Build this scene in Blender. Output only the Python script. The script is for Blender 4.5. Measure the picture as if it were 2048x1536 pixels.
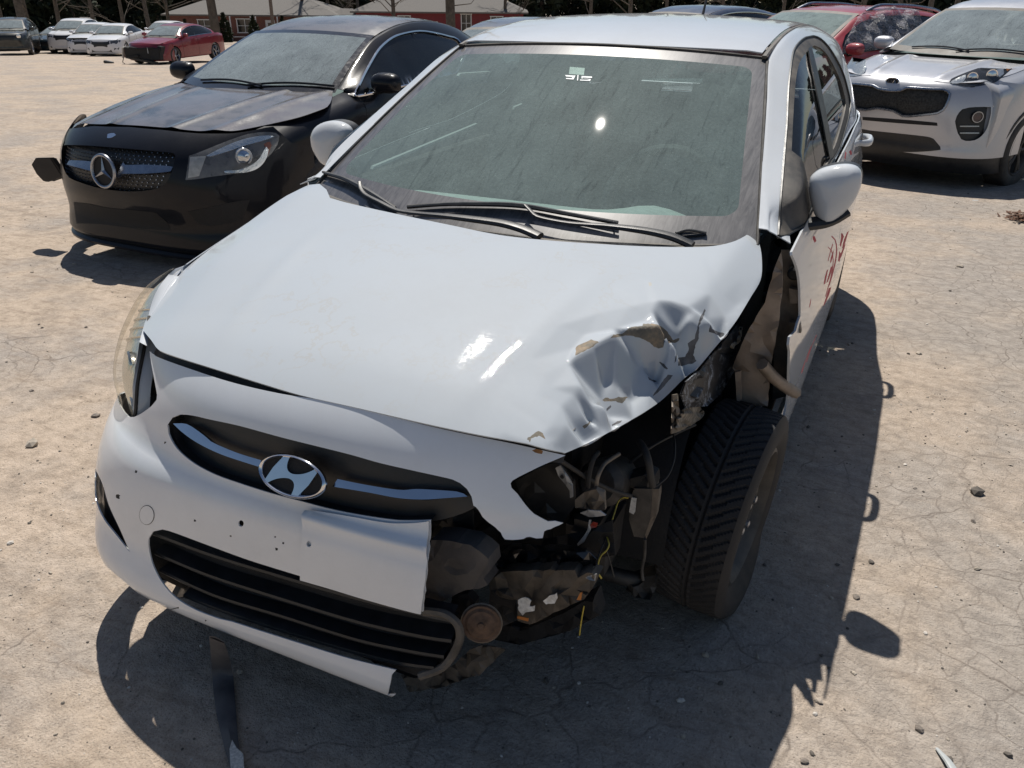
import bpy, bmesh, math, random
import numpy as np
from mathutils import Vector, Matrix
from mathutils.geometry import delaunay_2d_cdt
random.seed(4); RNG = np.random.default_rng(4)
R = math.radians
scene = bpy.context.scene
COL = scene.collection
for o in list(bpy.data.objects): bpy.data.objects.remove(o, do_unlink=True)

# ------------------------------------------------------------------ camera
CAM = np.array([.996, -1.892, 1.554]); YAW, PITCH, ROLL, FPX = R(-24.6), R(25.88), R(.44), 1650.6
cf = np.array([math.sin(YAW)*math.cos(PITCH), math.cos(YAW)*math.cos(PITCH), -math.sin(PITCH)])
cr0 = np.array([math.cos(YAW), -math.sin(YAW), 0.]); cu0 = np.cross(cr0, cf)
cr = math.cos(ROLL)*cr0 + math.sin(ROLL)*cu0; cu = -math.sin(ROLL)*cr0 + math.cos(ROLL)*cu0
cd = bpy.data.cameras.new('camera'); cd.sensor_width = 36; cd.lens = FPX/2048*36
cd.clip_start = .05; cd.clip_end = 900
cam = bpy.data.objects.new('camera', cd); COL.objects.link(cam); scene.camera = cam
cam.matrix_world = Matrix(((cr[0], cu[0], -cf[0], CAM[0]), (cr[1], cu[1], -cf[1], CAM[1]), (cr[2], cu[2], -cf[2], CAM[2]), (0, 0, 0, 1)))

# ------------------------------------------------------------------ sky, sun, exposure
SUN = np.array([-.30, .50, 1.]); SUN /= np.linalg.norm(SUN)
SUN_EL = math.asin(SUN[2]); SUN_AZ = math.atan2(SUN[0], SUN[1])
world = bpy.data.worlds.new('World'); scene.world = world; world.use_nodes = True
wn = world.node_tree.nodes; wl = world.node_tree.links
sky = wn.new('ShaderNodeTexSky'); sky.sky_type = 'NISHITA'; sky.sun_disc = False
sky.sun_elevation = SUN_EL; sky.sun_rotation = SUN_AZ; sky.air_density = 1.0; sky.dust_density = .6
bg = wn['Background']; bg.inputs['Strength'].default_value = .062
wl.new(sky.outputs['Color'], bg.inputs['Color'])
sl = bpy.data.lights.new('sun', 'SUN'); sl.energy = 5.; sl.angle = R(.53); sl.color = (1., .95, .87)
so = bpy.data.objects.new('sun', sl); COL.objects.link(so)
so.rotation_euler = Vector(-SUN).to_track_quat('-Z', 'Y').to_euler(); so.location = (-6, 12, 20)
vs = scene.view_settings; vs.view_transform = 'Standard'; vs.look = 'None'; vs.exposure = .08; vs.gamma = 1
scene.cycles.max_bounces = 8; scene.cycles.transparent_max_bounces = 12
scene.cycles.use_denoising = True
scene.cycles.caustics_reflective = False; scene.cycles.caustics_refractive = False

# ------------------------------------------------------------------ pixel helpers (photo is 2048 x 1536)
def proj(P):
    d = np.asarray(P, float) - CAM; z = d @ cf
    return np.stack([1024 + FPX*(d @ cr)/z, 768 - FPX*(d @ cu)/z], -1)
def rayd(p): return cf + (p[0]-1024)/FPX*cr + (768-p[1])/FPX*cu
def at(p, ax, v):                       # point on a plane x/y/z = v
    d = rayd(p); return CAM + d*((v-CAM[ax])/d[ax])
def terr(x, y):                         # the yard falls gently away from the camera
    d = np.minimum((np.asarray(x)-CAM[0])*-.416 + (np.asarray(y)-CAM[1])*.909, 115.); s = lambda e: (np.sqrt(e*e+.5)+e)/2
    return -.040*s(d-3.4)-.006*s(d-12)
def adep(p, D): return CAM + rayd(p)*D
def gpt(p):
    d = rayd(p); ts = np.geomspace(1, 400, 4000); P = CAM + ts[:, None]*d
    g = P[:, 2] - terr(P[:, 0], P[:, 1]); i = np.argmax(g < 0) if (g < 0).any() else -1
    return P[i]
def pch(x, xs, ys):
    xs = np.array(xs, float); ys = np.array(ys, float); x = np.clip(np.asarray(x, float), xs[0], xs[-1])
    h = np.diff(xs); d = np.diff(ys)/h; m = np.zeros(len(xs)); m[0] = d[0]; m[-1] = d[-1]
    if len(xs) > 2: m[1:-1] = (d[:-1]*h[1:] + d[1:]*h[:-1])/(h[:-1]+h[1:])
    i = np.clip(np.searchsorted(xs, x)-1, 0, len(xs)-2); t = (x-xs[i])/h[i]
    return (2*t**3-3*t**2+1)*ys[i] + (t**3-2*t**2+t)*h[i]*m[i] + (-2*t**3+3*t**2)*ys[i+1] + (t**3-t**2)*h[i]*m[i+1]

# ------------------------------------------------------------------ surfaces: P(a,b) -> (N,3)
class Surf:
    def __init__(s, fn, a0, a1, b0, b1, sgn=1, sa=1., sb=1.): s.fn, s.bd, s.sgn, s.sa, s.sb = fn, (a0, a1, b0, b1), sgn, sa, sb
    def P(s, a, b): return s.fn(np.asarray(a, float), np.asarray(b, float))
    def N(s, a, b):
        a = np.asarray(a, float); b = np.asarray(b, float); h = 2e-4
        n = np.cross(s.P(a+h/s.sa, b)-s.P(a-h/s.sa, b), s.P(a, b+h/s.sb)-s.P(a, b-h/s.sb))
        return s.sgn*n/np.maximum(np.linalg.norm(n, axis=-1, keepdims=True), 1e-12)
    def off(s, d):
        return Surf(lambda a, b: s.P(a, b) + d*s.N(a, b), *s.bd, s.sgn, s.sa, s.sb)
def HZ(f, a0, a1, b0, b1): return Surf(lambda a, b: np.stack([a, b, f(a, b)], -1), a0, a1, b0, b1, 1)
class Loft(Surf):
    """stations ys, ctrl (n,k,2) of (x,z); a = y, b = 0..k-1; side=+1 left, -1 right"""
    def __init__(s, ys, ctrl, side=1, sb=.1):
        ctrl = np.array(ctrl, float); k = ctrl.shape[1]; ks = np.arange(k)
        def fn(a, b):
            sh = np.broadcast(a, b).shape; a = np.broadcast_to(a, sh).ravel(); b = np.clip(np.broadcast_to(b, sh).ravel(), 0, k-1)
            cx = np.stack([pch(a, ys, ctrl[:, j, 0]) for j in range(k)], -1); cz = np.stack([pch(a, ys, ctrl[:, j, 1]) for j in range(k)], -1)
            m = np.zeros((2,)+cx.shape)
            for q, c in enumerate((cx, cz)):
                m[q][:, 1:-1] = (c[:, 2:]-c[:, :-2])/2; m[q][:, 0] = c[:, 1]-c[:, 0]; m[q][:, -1] = c[:, -1]-c[:, -2]
            i = np.clip(b.astype(int), 0, k-2); t = b-i; r = np.arange(len(b)); o = []
            for q, c in enumerate((cx, cz)):
                o.append((2*t**3-3*t**2+1)*c[r, i]+(t**3-2*t**2+t)*m[q][r, i]+(-2*t**3+3*t**2)*c[r, i+1]+(t**3-t**2)*m[q][r, i+1])
            return np.stack([side*o[0], a, o[1]], -1).reshape(sh+(3,))
        super().__init__(fn, ys[0], ys[-1], 0, k-1, side, 1., sb)
def xf(M, P):
    if M is None: return P
    M = np.array(M); return P @ M[:3, :3].T + M[:3, 3]
def px2ab(S, pts, M=None, n=110):
    a0, a1, b0, b1 = S.bd
    A, B = np.meshgrid(np.linspace(a0, a1, n), np.linspace(b0, b1, n), indexing='ij'); A = A.ravel(); B = B.ravel()
    Pw = xf(M, S.P(A, B)); q = proj(Pw); N = S.N(A, B)
    if M is not None: N = N @ np.array(M)[:3, :3].T
    face = ((CAM-Pw)*N).sum(-1) > 0
    out = []
    for p in pts:
        if p[0] == 'ab': out.append((p[1], p[2])); continue
        p = np.array(p[:2], float); d = ((q-p)**2).sum(-1) + np.where(face, 0, 1e7); i = d.argmin(); x = np.array([A[i], B[i]]); best = (d[i], x.copy())
        h = np.array([(a1-a0), (b1-b0)])*1e-4
        for _ in range(25):
            f0 = proj(xf(M, S.P(x[0], x[1]))) - p
            J = np.stack([(proj(xf(M, S.P(x[0]+h[0], x[1])))-p-f0)/h[0], (proj(xf(M, S.P(x[0], x[1]+h[1])))-p-f0)/h[1]], -1)
            st = np.linalg.lstsq(J + 1e-9*np.eye(2), -f0, rcond=None)[0]
            lim = np.array([(a1-a0), (b1-b0)])*.06; st = np.clip(st, -lim, lim)
            x = np.clip(x+st, [a0, b0], [a1, b1]); e = ((proj(xf(M, S.P(x[0], x[1])))-p)**2).sum()
            if e < best[0]: best = (e, x.copy())
            if e < .01: break
        out.append(tuple(best[1]))
    return out
def sm(pts, step=9., closed=True):
    """Catmull-Rom; a point with a truthy 3rd item is a corner"""
    P = [np.array(p[:2], float) for p in pts]; C = [len(p) > 2 and bool(p[2]) for p in pts]; n = len(P); out = []
    for i in range(n if closed else n-1):
        p1, p2 = P[i], P[(i+1) % n]; p0 = P[i-1] if (closed or i > 0) else p1; p3 = P[(i+2) % n] if (closed or i+2 < n) else p2
        L = np.linalg.norm(p2-p1); m1 = (p2-p1) if C[i] else (p2-p0)/2; m2 = (p2-p1) if C[(i+1) % n] else (p3-p1)/2
        for m in (m1, m2):
            l = np.linalg.norm(m)
            if l > L: m *= L/l
        k = max(1, int(L/step))
        for j in range(k):
            t = j/k; out.append(tuple((2*t**3-3*t**2+1)*p1+(t**3-2*t**2+t)*m1+(-2*t**3+3*t**2)*p2+(t**3-t**2)*m2))
    if not closed: out.append(tuple(P[-1]))
    return out
def cn(pts): return [tuple(p[:2])+(1,) for p in pts]
def jag(pts, amp, step, closed=True, seed=1):
    r = random.Random(seed); q = sm(cn(pts), step, closed)
    return [(x+r.uniform(-amp, amp), y+r.uniform(-amp, amp)) for x, y in q]
def inpoly(pt, poly):
    x, y = pt[:, 0], pt[:, 1]; c = np.zeros(len(pt), bool); p = np.array(poly); j = len(p)-1
    for i in range(len(p)):
        xi, yi, xj, yj = p[i, 0], p[i, 1], p[j, 0], p[j, 1]
        if yi != yj: c ^= ((yi > y) != (yj > y)) & (x < (xj-xi)*(y-yi)/(yj-yi)+xi)
        j = i
    return c

# ------------------------------------------------------------------ objects
def tag(o, label=None, cat=None, group=None, kind=None, category=None):
    cat = cat or category
    for k, v in (('label', label), ('category', cat), ('group', group), ('kind', kind)):
        if v: o[k] = v
    return o
def link(o, parent=None):
    COL.objects.link(o)
    if parent is not None: o.parent = parent
    return o
def empty(name, loc=(0, 0, 0), rz=0., **k):
    o = bpy.data.objects.new(name, None); o.location = loc; o.rotation_euler = (0, 0, rz); o.empty_display_size = .1
    link(o); tag(o, **k); return o
def frame(loc, rz): return np.array(Matrix.Translation(loc) @ Matrix.Rotation(rz, 4, 'Z'))
def mesh_obj(name, V, Fc, mats, parent=None, mi=None, smooth=30, ln=None, **k):
    me = bpy.data.meshes.new(name); me.from_pydata([tuple(map(float, v)) for v in V], [], [tuple(int(i) for i in f) for f in Fc])
    mats = mats if isinstance(mats, (list, tuple)) else [mats]
    for m in mats: me.materials.append(m)
    if mi is not None: me.polygons.foreach_set('material_index', np.array(mi, np.int32))
    me.validate(clean_customdata=False)
    if smooth is not None:
        me.polygons.foreach_set('use_smooth', np.ones(len(me.polygons), bool))
        if ln is None and smooth < 180: me.set_sharp_from_angle(angle=R(smooth))
    if ln is not None and len(ln) == len(me.loops): me.normals_split_custom_set([tuple(v) for v in ln])
    me.update()
    o = bpy.data.objects.new(name, me); link(o, parent); tag(o, **k); return o
def panel(name, S, outer, mats, parent=None, holes=(), regions=(), res=.02, thick=.0025, fine=(), **k):
    sc = np.array([S.sa, S.sb]); polys = [np.array(outer)*sc] + [np.array(h)*sc for h in holes] + [np.array(r[0])*sc for r in regions]
    V = []; E = []
    for p in polys:
        b = len(V); V += [tuple(v) for v in p]; E += [(b+i, b+(i+1) % len(p)) for i in range(len(p))]
    lo = polys[0].min(0); hi = polys[0].max(0)
    def grid(lo, hi, res):
        gx = np.arange(lo[0]+res/2, hi[0], res); gy = np.arange(lo[1]+res/2, hi[1], res*.87)
        G = np.array([(x+(j % 2)*res/2, y) for j, y in enumerate(gy) for x in gx]).reshape(-1, 2); return G
    G = grid(lo, hi, res); G = G[inpoly(G, polys[0])] if len(G) else G
    for fp, fr in fine:
        fp = np.array(fp)*sc
        if len(G): G = G[~inpoly(G, fp)]
        g2 = grid(fp.min(0), fp.max(0), fr); g2 = g2[inpoly(g2, fp) & inpoly(g2, polys[0])]; G = np.concatenate([G, g2])
    # drop grid points hugging the outlines (they make slivers)
    if len(G):
        Q = np.concatenate([polys[0]]+polys[1:1+len(holes)])
        keep = np.ones(len(G), bool)
        for s0 in range(0, len(G), 4000):
            d = ((G[s0:s0+4000, None]-Q[None])**2).sum(-1).min(1); keep[s0:s0+4000] = d > (.35*min([res]+[f[1] for f in fine]))**2
        G = G[keep]
    V += [tuple(g) for g in G]
    vv, ee, ff, *_ = delaunay_2d_cdt([Vector(v) for v in V], E, [], 0, 1e-6)
    vv = np.array([tuple(v) for v in vv]); ff = np.array([f for f in ff if len(f) == 3])
    c = vv[ff].mean(1); ok = inpoly(c, polys[0])
    for h in polys[1:1+len(holes)]: ok &= ~inpoly(c, h)
    ff = ff[ok]; c = c[ok]; mi = np.zeros(len(ff), int)
    for (r, m), p in zip(regions, polys[1+len(holes):]): mi[inpoly(c, p)] = m
    used = np.unique(ff); rm = -np.ones(len(vv), int); rm[used] = np.arange(len(used)); vv = vv[used]; ff = rm[ff]
    a, b = vv[:, 0]/S.sa, vv[:, 1]/S.sb; P = S.P(a, b); N = S.N(a, b)
    e1 = vv[ff[:, 1]]-vv[ff[:, 0]]; e2 = vv[ff[:, 2]]-vv[ff[:, 0]]; ccw = e1[:, 0]*e2[:, 1]-e1[:, 1]*e2[:, 0]
    flip = (ccw*S.sgn) < 0; ff[flip] = ff[flip][:, ::-1]
    F = [list(f) for f in ff]; M = list(mi); LN = [N[i] for f in F for i in f]; VV = [P]
    if thick:
        n = len(P); VV.append(P-N*thick); back = [[n+i for i in f[::-1]] for f in ff]; F += back; M += list(mi)
        LN += [-N[i-n] for f in back for i in f]
        cnt = {}
        for f in ff:
            for i in range(3): cnt[(f[i], f[(i+1) % 3])] = 1
        for (i, j) in list(cnt):
            if (j, i) not in cnt:
                q = [j, i, n+i, n+j]; e = np.cross(P[i]-P[j], -N[i]); l = np.linalg.norm(e); e = e/l if l > 1e-12 else N[i]
                F.append(q); M.append(0); LN += [e]*4
    return mesh_obj(name, np.concatenate(VV), F, mats, parent, M, 180, LN, **k)
class MB:
    def __init__(s): s.v = []; s.f = []; s.m = []; s.cur = 0
    def add(s, V, F):
        b = len(s.v); s.v += [tuple(map(float, v)) for v in V]; s.f += [tuple(b+i for i in f) for f in F]; s.m += [s.cur]*len(F); return s
    def box(s, c, size, rot=None, taper=1.):
        x, y, z = np.array(size)/2.; V = np.array([(-x, -y, -z), (x, -y, -z), (x, y, -z), (-x, y, -z), (-x*taper, -y*taper, z), (x*taper, -y*taper, z), (x*taper, y*taper, z), (-x*taper, y*taper, z)])
        if rot is not None: V = V @ np.array(Matrix.Rotation(rot[2], 3, 'Z') @ Matrix.Rotation(rot[1], 3, 'Y') @ Matrix.Rotation(rot[0], 3, 'X')).T
        return s.add(V+np.array(c), [(0, 3, 2, 1), (4, 5, 6, 7), (0, 1, 5, 4), (1, 2, 6, 5), (2, 3, 7, 6), (3, 0, 4, 7)])
    def tube(s, pts, r, seg=8, closed=False, flat=1., smooth=0):
        pts = np.array(pts, float)
        if smooth: pts = spl(pts, smooth)
        n = len(pts); r = np.broadcast_to(np.array(r, float), (n,)) if np.ndim(r) == 0 or len(np.atleast_1d(r)) == n else np.interp(np.linspace(0, 1, n), np.linspace(0, 1, len(r)), r)
        T = np.gradient(pts, axis=0)
        if closed: T = np.roll(pts, -1, 0)-np.roll(pts, 1, 0)
        T /= np.maximum(np.linalg.norm(T, axis=1, keepdims=True), 1e-9)
        up = np.array([0, 0, 1.]) if abs(T[0][2]) < .9 else np.array([1., 0, 0]); V = []
        for i in range(n):
            u = np.cross(T[i], up); u /= max(np.linalg.norm(u), 1e-9); w = np.cross(u, T[i]); up = w
            for k in range(seg):
                a = 2*math.pi*k/seg; V.append(pts[i]+r[i]*(math.cos(a)*u+flat*math.sin(a)*w))
        F = [(i*seg+k, i*seg+(k+1) % seg, ((i+1) % n)*seg+(k+1) % seg, ((i+1) % n)*seg+k) for i in range(n if closed else n-1) for k in range(seg)]
        if not closed: F += [tuple(range(seg))[::-1], tuple((n-1)*seg+k for k in range(seg))]
        return s.add(V, F)
    def lathe(s, prof, seg=24, M=None, caps=True):
        """prof (r, h) about local z"""
        V = [(r*math.cos(2*math.pi*k/seg), r*math.sin(2*math.pi*k/seg), h) for r, h in prof for k in range(seg)]
        n = len(prof); F = [(i*seg+k, i*seg+(k+1) % seg, (i+1)*seg+(k+1) % seg, (i+1)*seg+k) for i in range(n-1) for k in range(seg)]
        if caps:
            if prof[0][0] > 1e-6: F.append(tuple(range(seg))[::-1])
            if prof[-1][0] > 1e-6: F.append(tuple((n-1)*seg+k for k in range(seg)))
        V = np.array(V); V = xf(M, V); return s.add(V, F)
    def prism(s, poly, d, M=None, bev=0.):
        """2D polygon in local xy extruded to z=d"""
        p = np.array(poly, float); n = len(p)
        if bev:
            c = p.mean(0); q = c+(p-c)*(1-bev); L = [(p, 0), (p, d*.7), (q, d)]
        else: L = [(p, 0), (p, d)]
        V = np.array([(x, y, z) for P, z in L for x, y in P]); k = len(L)
        F = [(j*n+i, j*n+(i+1) % n, (j+1)*n+(i+1) % n, (j+1)*n+i) for j in range(k-1) for i in range(n)] + [tuple(range(n))[::-1], tuple((k-1)*n+i for i in range(n))]
        return s.add(xf(M, V), F)
    def sheet(s, poly3, off):
        """closed 3D polygon, extruded by vector off"""
        p = np.array(poly3, float); n = len(p)
        V = np.concatenate([p, p+np.array(off)]); F = [tuple(range(n)), tuple(range(2*n-1, n-1, -1))]+[((i+1) % n, i, n+i, n+(i+1) % n) for i in range(n)]
        return s.add(V, F)
    def grid(s, P, closed_u=False):
        nu, nv = P.shape[:2]; F = [(i*nv+j, ((i+1) % nu)*nv+j, ((i+1) % nu)*nv+j+1, i*nv+j+1) for i in range(nu if closed_u else nu-1) for j in range(nv-1)]
        return s.add(P.reshape(-1, 3), F)
    def build(s, name, mats, parent=None, smooth=35, bevel=0., **k):
        o = mesh_obj(name, s.v, s.f, mats, parent, s.m, smooth, **k)
        bm = bmesh.new(); bm.from_mesh(o.data); bmesh.ops.recalc_face_normals(bm, faces=bm.faces)
        if bevel: bmesh.ops.bevel(bm, geom=[e for e in bm.edges if len(e.link_faces) == 2 and e.calc_face_angle(0) > R(40)], offset=bevel, segments=2, affect='EDGES', clamp_overlap=True)
        bm.to_mesh(o.data); bm.free()
        if smooth is not None and smooth < 180: o.data.set_sharp_from_angle(angle=R(smooth))
        return o
def spl(pts, n):
    pts = np.array(pts, float); L = np.r_[0, np.cumsum(np.linalg.norm(np.diff(pts, axis=0), axis=1))]; t = np.linspace(0, L[-1], n)
    return np.stack([pch(t, L, pts[:, i]) for i in range(3)], -1)
def basis(o, x, y):
    x = np.array(x, float); x /= np.linalg.norm(x); y = np.array(y, float); y -= x*(x@y); y /= np.linalg.norm(y); M = np.eye(4); M[:3, 0] = x; M[:3, 1] = y; M[:3, 2] = np.cross(x, y); M[:3, 3] = o; return M
def puff(name, poly3, depth, mat, parent, dirv, res=.012, p=.5, back=None, **k):
    """a closed planar outline swollen to a dome along dirv"""
    poly = np.array(poly3); c = poly.mean(0); dirv = np.array(dirv, float)/np.linalg.norm(dirv)
    x = np.cross(dirv, [0, 0, 1.]); x /= np.linalg.norm(x); y = np.cross(x, dirv)
    q = np.stack([(poly-c)@x, (poly-c)@y], -1); lo, hi = q.min(0), q.max(0)
    gx = np.arange(lo[0], hi[0], res); gy = np.arange(lo[1], hi[1], res); G = np.array([(a, b) for a in gx for b in gy]); G = G[inpoly(G, q)]
    def dist(G):
        d = np.full(len(G), 9.)
        for i in range(len(q)):
            a, b = q[i], q[(i+1) % len(q)]; ab = b-a; t = np.clip(((G-a)@ab)/max(ab@ab, 1e-12), 0, 1); d = np.minimum(d, np.linalg.norm(G-a-t[:, None]*ab, axis=1))
        return d
    dg = dist(G); keep = dg > res*.35; G = G[keep]
    if True:
        rr = [f for f in (.02, .06, .14)]; ring = []
        mx = dg.max()
        for f in rr: ring += [tuple(v*(1-f*1.0)) for v in q]
        ring = np.array(ring); ring = ring[inpoly(ring, q)]; G = np.concatenate([G[dist(G) > .16*mx], ring])
    V = [tuple(v) for v in q]+[tuple(g) for g in G]; n = len(q)
    vv, ee, ff, *_ = delaunay_2d_cdt([Vector(v) for v in V], [(i, (i+1) % n) for i in range(n)], [], 0, 1e-6)
    vv = np.array([tuple(v) for v in vv]); ff = np.array([f for f in ff if len(f) == 3]); ff = ff[inpoly(vv[ff].mean(1), q)]
    d = dist(vv); t = np.clip(d/d.max(), 0, 1); h = depth*(1-(1-t)**2)**p
    P = c+vv[:, :1]*x+vv[:, 1:]*y+h[:, None]*dirv
    B = c+vv[:, :1]*x+vv[:, 1:]*y-.001*dirv
    mb = MB(); mb.add(P, ff); mb.add(B, [f[::-1] for f in ff])
    o = mb.build(name, mat, parent, smooth=180, **k); return o

# ------------------------------------------------------------------ materials
class NT:
    def __init__(s, name):
        s.m = bpy.data.materials.new(name); s.m.use_nodes = True; s.t = s.m.node_tree; s.n = s.t.nodes; s.l = s.t.links; s.b = s.n['Principled BSDF']; s.out = s.n['Material Output']; s._tc = None
    def node(s, ty, **k):
        o = s.n.new('ShaderNode'+ty)
        for a, v in k.items(): setattr(o, a, v)
        return o
    def set(s, node, name, v):
        i = node.inputs[name]
        if hasattr(v, 'links') or isinstance(v, bpy.types.NodeSocket): s.l.new(v, i)
        else: i.default_value = v
    def co(s, scale=(1, 1, 1), rot=(0, 0, 0), obj=True):
        if s._tc is None: s._tc = s.node('TexCoord')
        mp = s.node('Mapping'); mp.inputs['Scale'].default_value = scale; mp.inputs['Rotation'].default_value = rot
        s.l.new(s._tc.outputs['Object'], mp.inputs['Vector']); return mp.outputs[0]
    def noise(s, scale, det=4, rough=.55, co=None, dist=0.):
        n = s.node('TexNoise'); n.inputs['Scale'].default_value = scale; n.inputs['Detail'].default_value = det; n.inputs['Roughness'].default_value = rough; n.inputs['Distortion'].default_value = dist
        s.l.new(co if co is not None else s.co(), n.inputs['Vector']); return n.outputs['Fac']
    def ramp(s, fac, stops):
        r = s.node('ValToRGB'); e = r.color_ramp.elements
        while len(e) < len(stops): e.new(.5)
        for x, (p, c) in zip(e, stops): x.position = p; x.color = (*c, 1) if len(c) == 3 else c
        s.l.new(fac, r.inputs[0]); return r.outputs[0]
    def rampf(s, fac, a, b, lo=0., hi=1.):
        r = s.node('MapRange'); r.inputs[1].default_value = a; r.inputs[2].default_value = b; r.inputs[3].default_value = lo; r.inputs[4].default_value = hi; s.l.new(fac, r.inputs[0]); return r.outputs[0]
    def mix(s, fac, a, b, mode='MIX'):
        m = s.node('Mix', data_type='RGBA', blend_type=mode); s.set(m, 0, fac)
        for i, v in ((6, a), (7, b)):
            if isinstance(v, bpy.types.NodeSocket): s.l.new(v, m.inputs[i])
            else: m.inputs[i].default_value = (*v, 1) if len(v) == 3 else v
        return m.outputs[2]
    def math(s, op, a, b=0.):
        m = s.node('Math', operation=op)
        for i, v in ((0, a), (1, b)):
            if isinstance(v, bpy.types.NodeSocket): s.l.new(v, m.inputs[i])
            else: m.inputs[i].default_value = v
        return m.outputs[0]
    def bump(s, h, strength=.2, dist=.01, target=None, norm=None):
        b = s.node('Bump'); b.inputs['Strength'].default_value = strength; b.inputs['Distance'].default_value = dist; s.l.new(h, b.inputs['Height'])
        if norm is not None: s.l.new(norm, b.inputs['Normal'])
        s.l.new(b.outputs[0], (target or s.b).inputs['Normal']); return b.outputs[0]
    def p(s, **k):
        for a, v in k.items(): s.set(s.b, {'col': 'Base Color', 'rough': 'Roughness', 'metal': 'Metallic', 'coat': 'Coat Weight', 'coatr': 'Coat Roughness', 'spec': 'Specular IOR Level', 'alpha': 'Alpha', 'trans': 'Transmission Weight', 'ior': 'IOR', 'em': 'Emission Color', 'ems': 'Emission Strength', 'sheen': 'Sheen Weight'}[a], (*v, 1) if isinstance(v, tuple) and len(v) == 3 else v)
        return s
def simple(name, col, rough=.5, metal=0., coat=0., var=.12, nscale=30, bump=0., bscale=120, spec=.5, dust=0.):
    """plain material with a little noise in colour and roughness"""
    t = NT(name); n = t.noise(nscale, 5); c = t.ramp(n, [(.3, tuple(np.clip(np.array(col)*(1-var), 0, 1))), (.7, tuple(np.clip(np.array(col)*(1+var), 0, 1)))])
    if dust:
        n2 = t.noise(7, 6, .65); f = t.rampf(n2, .35, .75, 0, dust); c = t.mix(f, c, (.30, .26, .21))
    t.p(col=c, rough=t.rampf(n, .3, .7, max(0, rough-.06), min(1, rough+.06)), metal=metal, coat=coat, coatr=.06, spec=spec)
    if bump: t.bump(t.noise(bscale, 4), bump, .004)
    return t.m
# ------------------------------------------------------------------ material library
def paint(name, col, rough=.32, coatr=.05, dust=.25, dustcol=(.42, .38, .32), scratch=.0, flake=0., dscale=5., metal=0., coat=1., spec=.15, stain=0.):
    t = NT(name); big = t.noise(dscale, 6, .62); fine = t.noise(90, 5, .7); spk = t.noise(420, 2, .5)
    d = t.math('MULTIPLY', t.rampf(big, .38, .72, 0, dust), t.rampf(fine, .25, .75, .45, 1.))
    c = t.mix(t.rampf(fine, .3, .7, 0, .05), col, tuple(.9*v for v in col))
    c = t.mix(d, c, dustcol)
    if stain:
        ln = t.noise(6, 5, .6); k = t.math('MULTIPLY', t.rampf(ln, .485, .50), t.rampf(ln, .515, .50)); k = t.math('MULTIPLY', k, t.rampf(t.noise(2.3, 3), .50, .62, 0, stain)); c = t.mix(k, c, (.40, .33, .22))
    if flake: c = t.mix(t.rampf(spk, .55, .7, 0, flake), c, tuple(min(1, v*1.6+.02) for v in col))
    ro = t.math('ADD', t.rampf(fine, .2, .8, rough-.04, rough+.08), t.math('MULTIPLY', d, .8))
    cr_ = t.math('ADD', t.rampf(big, .3, .7, coatr, coatr+.02), t.math('MULTIPLY', d, .15))
    t.p(col=c, rough=ro, coat=coat, coatr=cr_, metal=metal, spec=spec)
    if scratch:
        w = [t.noise(30, 3, .6, t.co((1, 26, 1), (0, 0, a))) for a in (.3, 1.5, 2.4)]
        h = t.math('ADD', t.math('ADD', t.rampf(w[0], .62, .66), t.rampf(w[1], .63, .66)), t.rampf(w[2], .64, .67))
        b = t.node('Bump'); b.inputs['Strength'].default_value = scratch; b.inputs['Distance'].default_value = .002; t.l.new(h, b.inputs['Height'])
        t.l.new(b.outputs[0], t.b.inputs['Coat Normal'])
    return t.m
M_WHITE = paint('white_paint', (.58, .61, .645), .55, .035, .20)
M_WHITE_DIMMED = paint('white_paint_sun_dimmed', (.445, .48, .515), .55, .022, .14, scratch=.04, dscale=3.5, spec=.10, stain=.22)  # the same white paint, toned darker against full sun; dust and stains its own
M_WHITE_LIFTED = paint('white_paint_shade_lifted', (.78, .81, .84), .5, .03, .16, (.45, .42, .38), dscale=8, spec=.3)  # the same white paint, lightened in colour to lift the shaded front
def primer():
    t = NT('bare_primer'); a = t.noise(16, 6, .7); b = t.noise(140, 5, .7)
    c = t.ramp(a, [(.3, (.10, .095, .08)), (.5, (.19, .165, .125)), (.62, (.30, .22, .14)), (.75, (.14, .135, .125))])
    c = t.mix(t.rampf(b, .4, .7, 0, .5), c, (.09, .085, .08)); t.p(col=c, rough=.75); t.bump(b, .35, .004); return t.m
M_PRIMER = primer()
M_PRIMER_D = simple('grey_primer', (.11, .11, .115), .7, var=.45, nscale=40, bump=.4)
M_RUST = simple('rust_stain', (.30, .15, .06), .85, var=.5, nscale=60, bump=.5)
M_BLACKP = simple('black_plastic', (.016, .017, .019), .42, var=.3, nscale=25, bump=.12, bscale=500)
M_BLACKD = simple('dusty_black_plastic', (.035, .033, .032), .6, var=.35, nscale=14, bump=.2, bscale=300, dust=.5)
M_RUBBER = simple('rubber', (.018, .018, .019), .75, var=.3, nscale=20, bump=.2, bscale=260, dust=.22)
def tyre_mat():
    t = NT('muddy_tyre'); a = t.noise(9, 6, .65); b = t.noise(160, 4, .6)
    g = t.node('NewGeometry'); sx = t.node('SeparateXYZ'); t.l.new(g.outputs['Position'], sx.inputs[0])
    low = t.rampf(sx.outputs[2], .34, .02, 0, .55)
    f = t.math('MULTIPLY', low, t.rampf(a, .3, .65, .2, 1.))
    t.p(col=t.mix(f, (.024, .024, .026), (.13, .105, .08)), rough=.72, spec=.35); t.bump(b, .25, .003); return t.m
M_TYRE = tyre_mat()
M_STEEL = simple('dark_steel_rim', (.05, .046, .042), .55, .35, var=.4, nscale=18, bump=.2, dust=.4)
M_LUG = simple('lug_nut_steel', (.42, .43, .45), .35, .9, var=.2)
M_CHROME = simple('chrome', (.72, .74, .78), .07, 1., var=.04, dust=.08)
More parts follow.
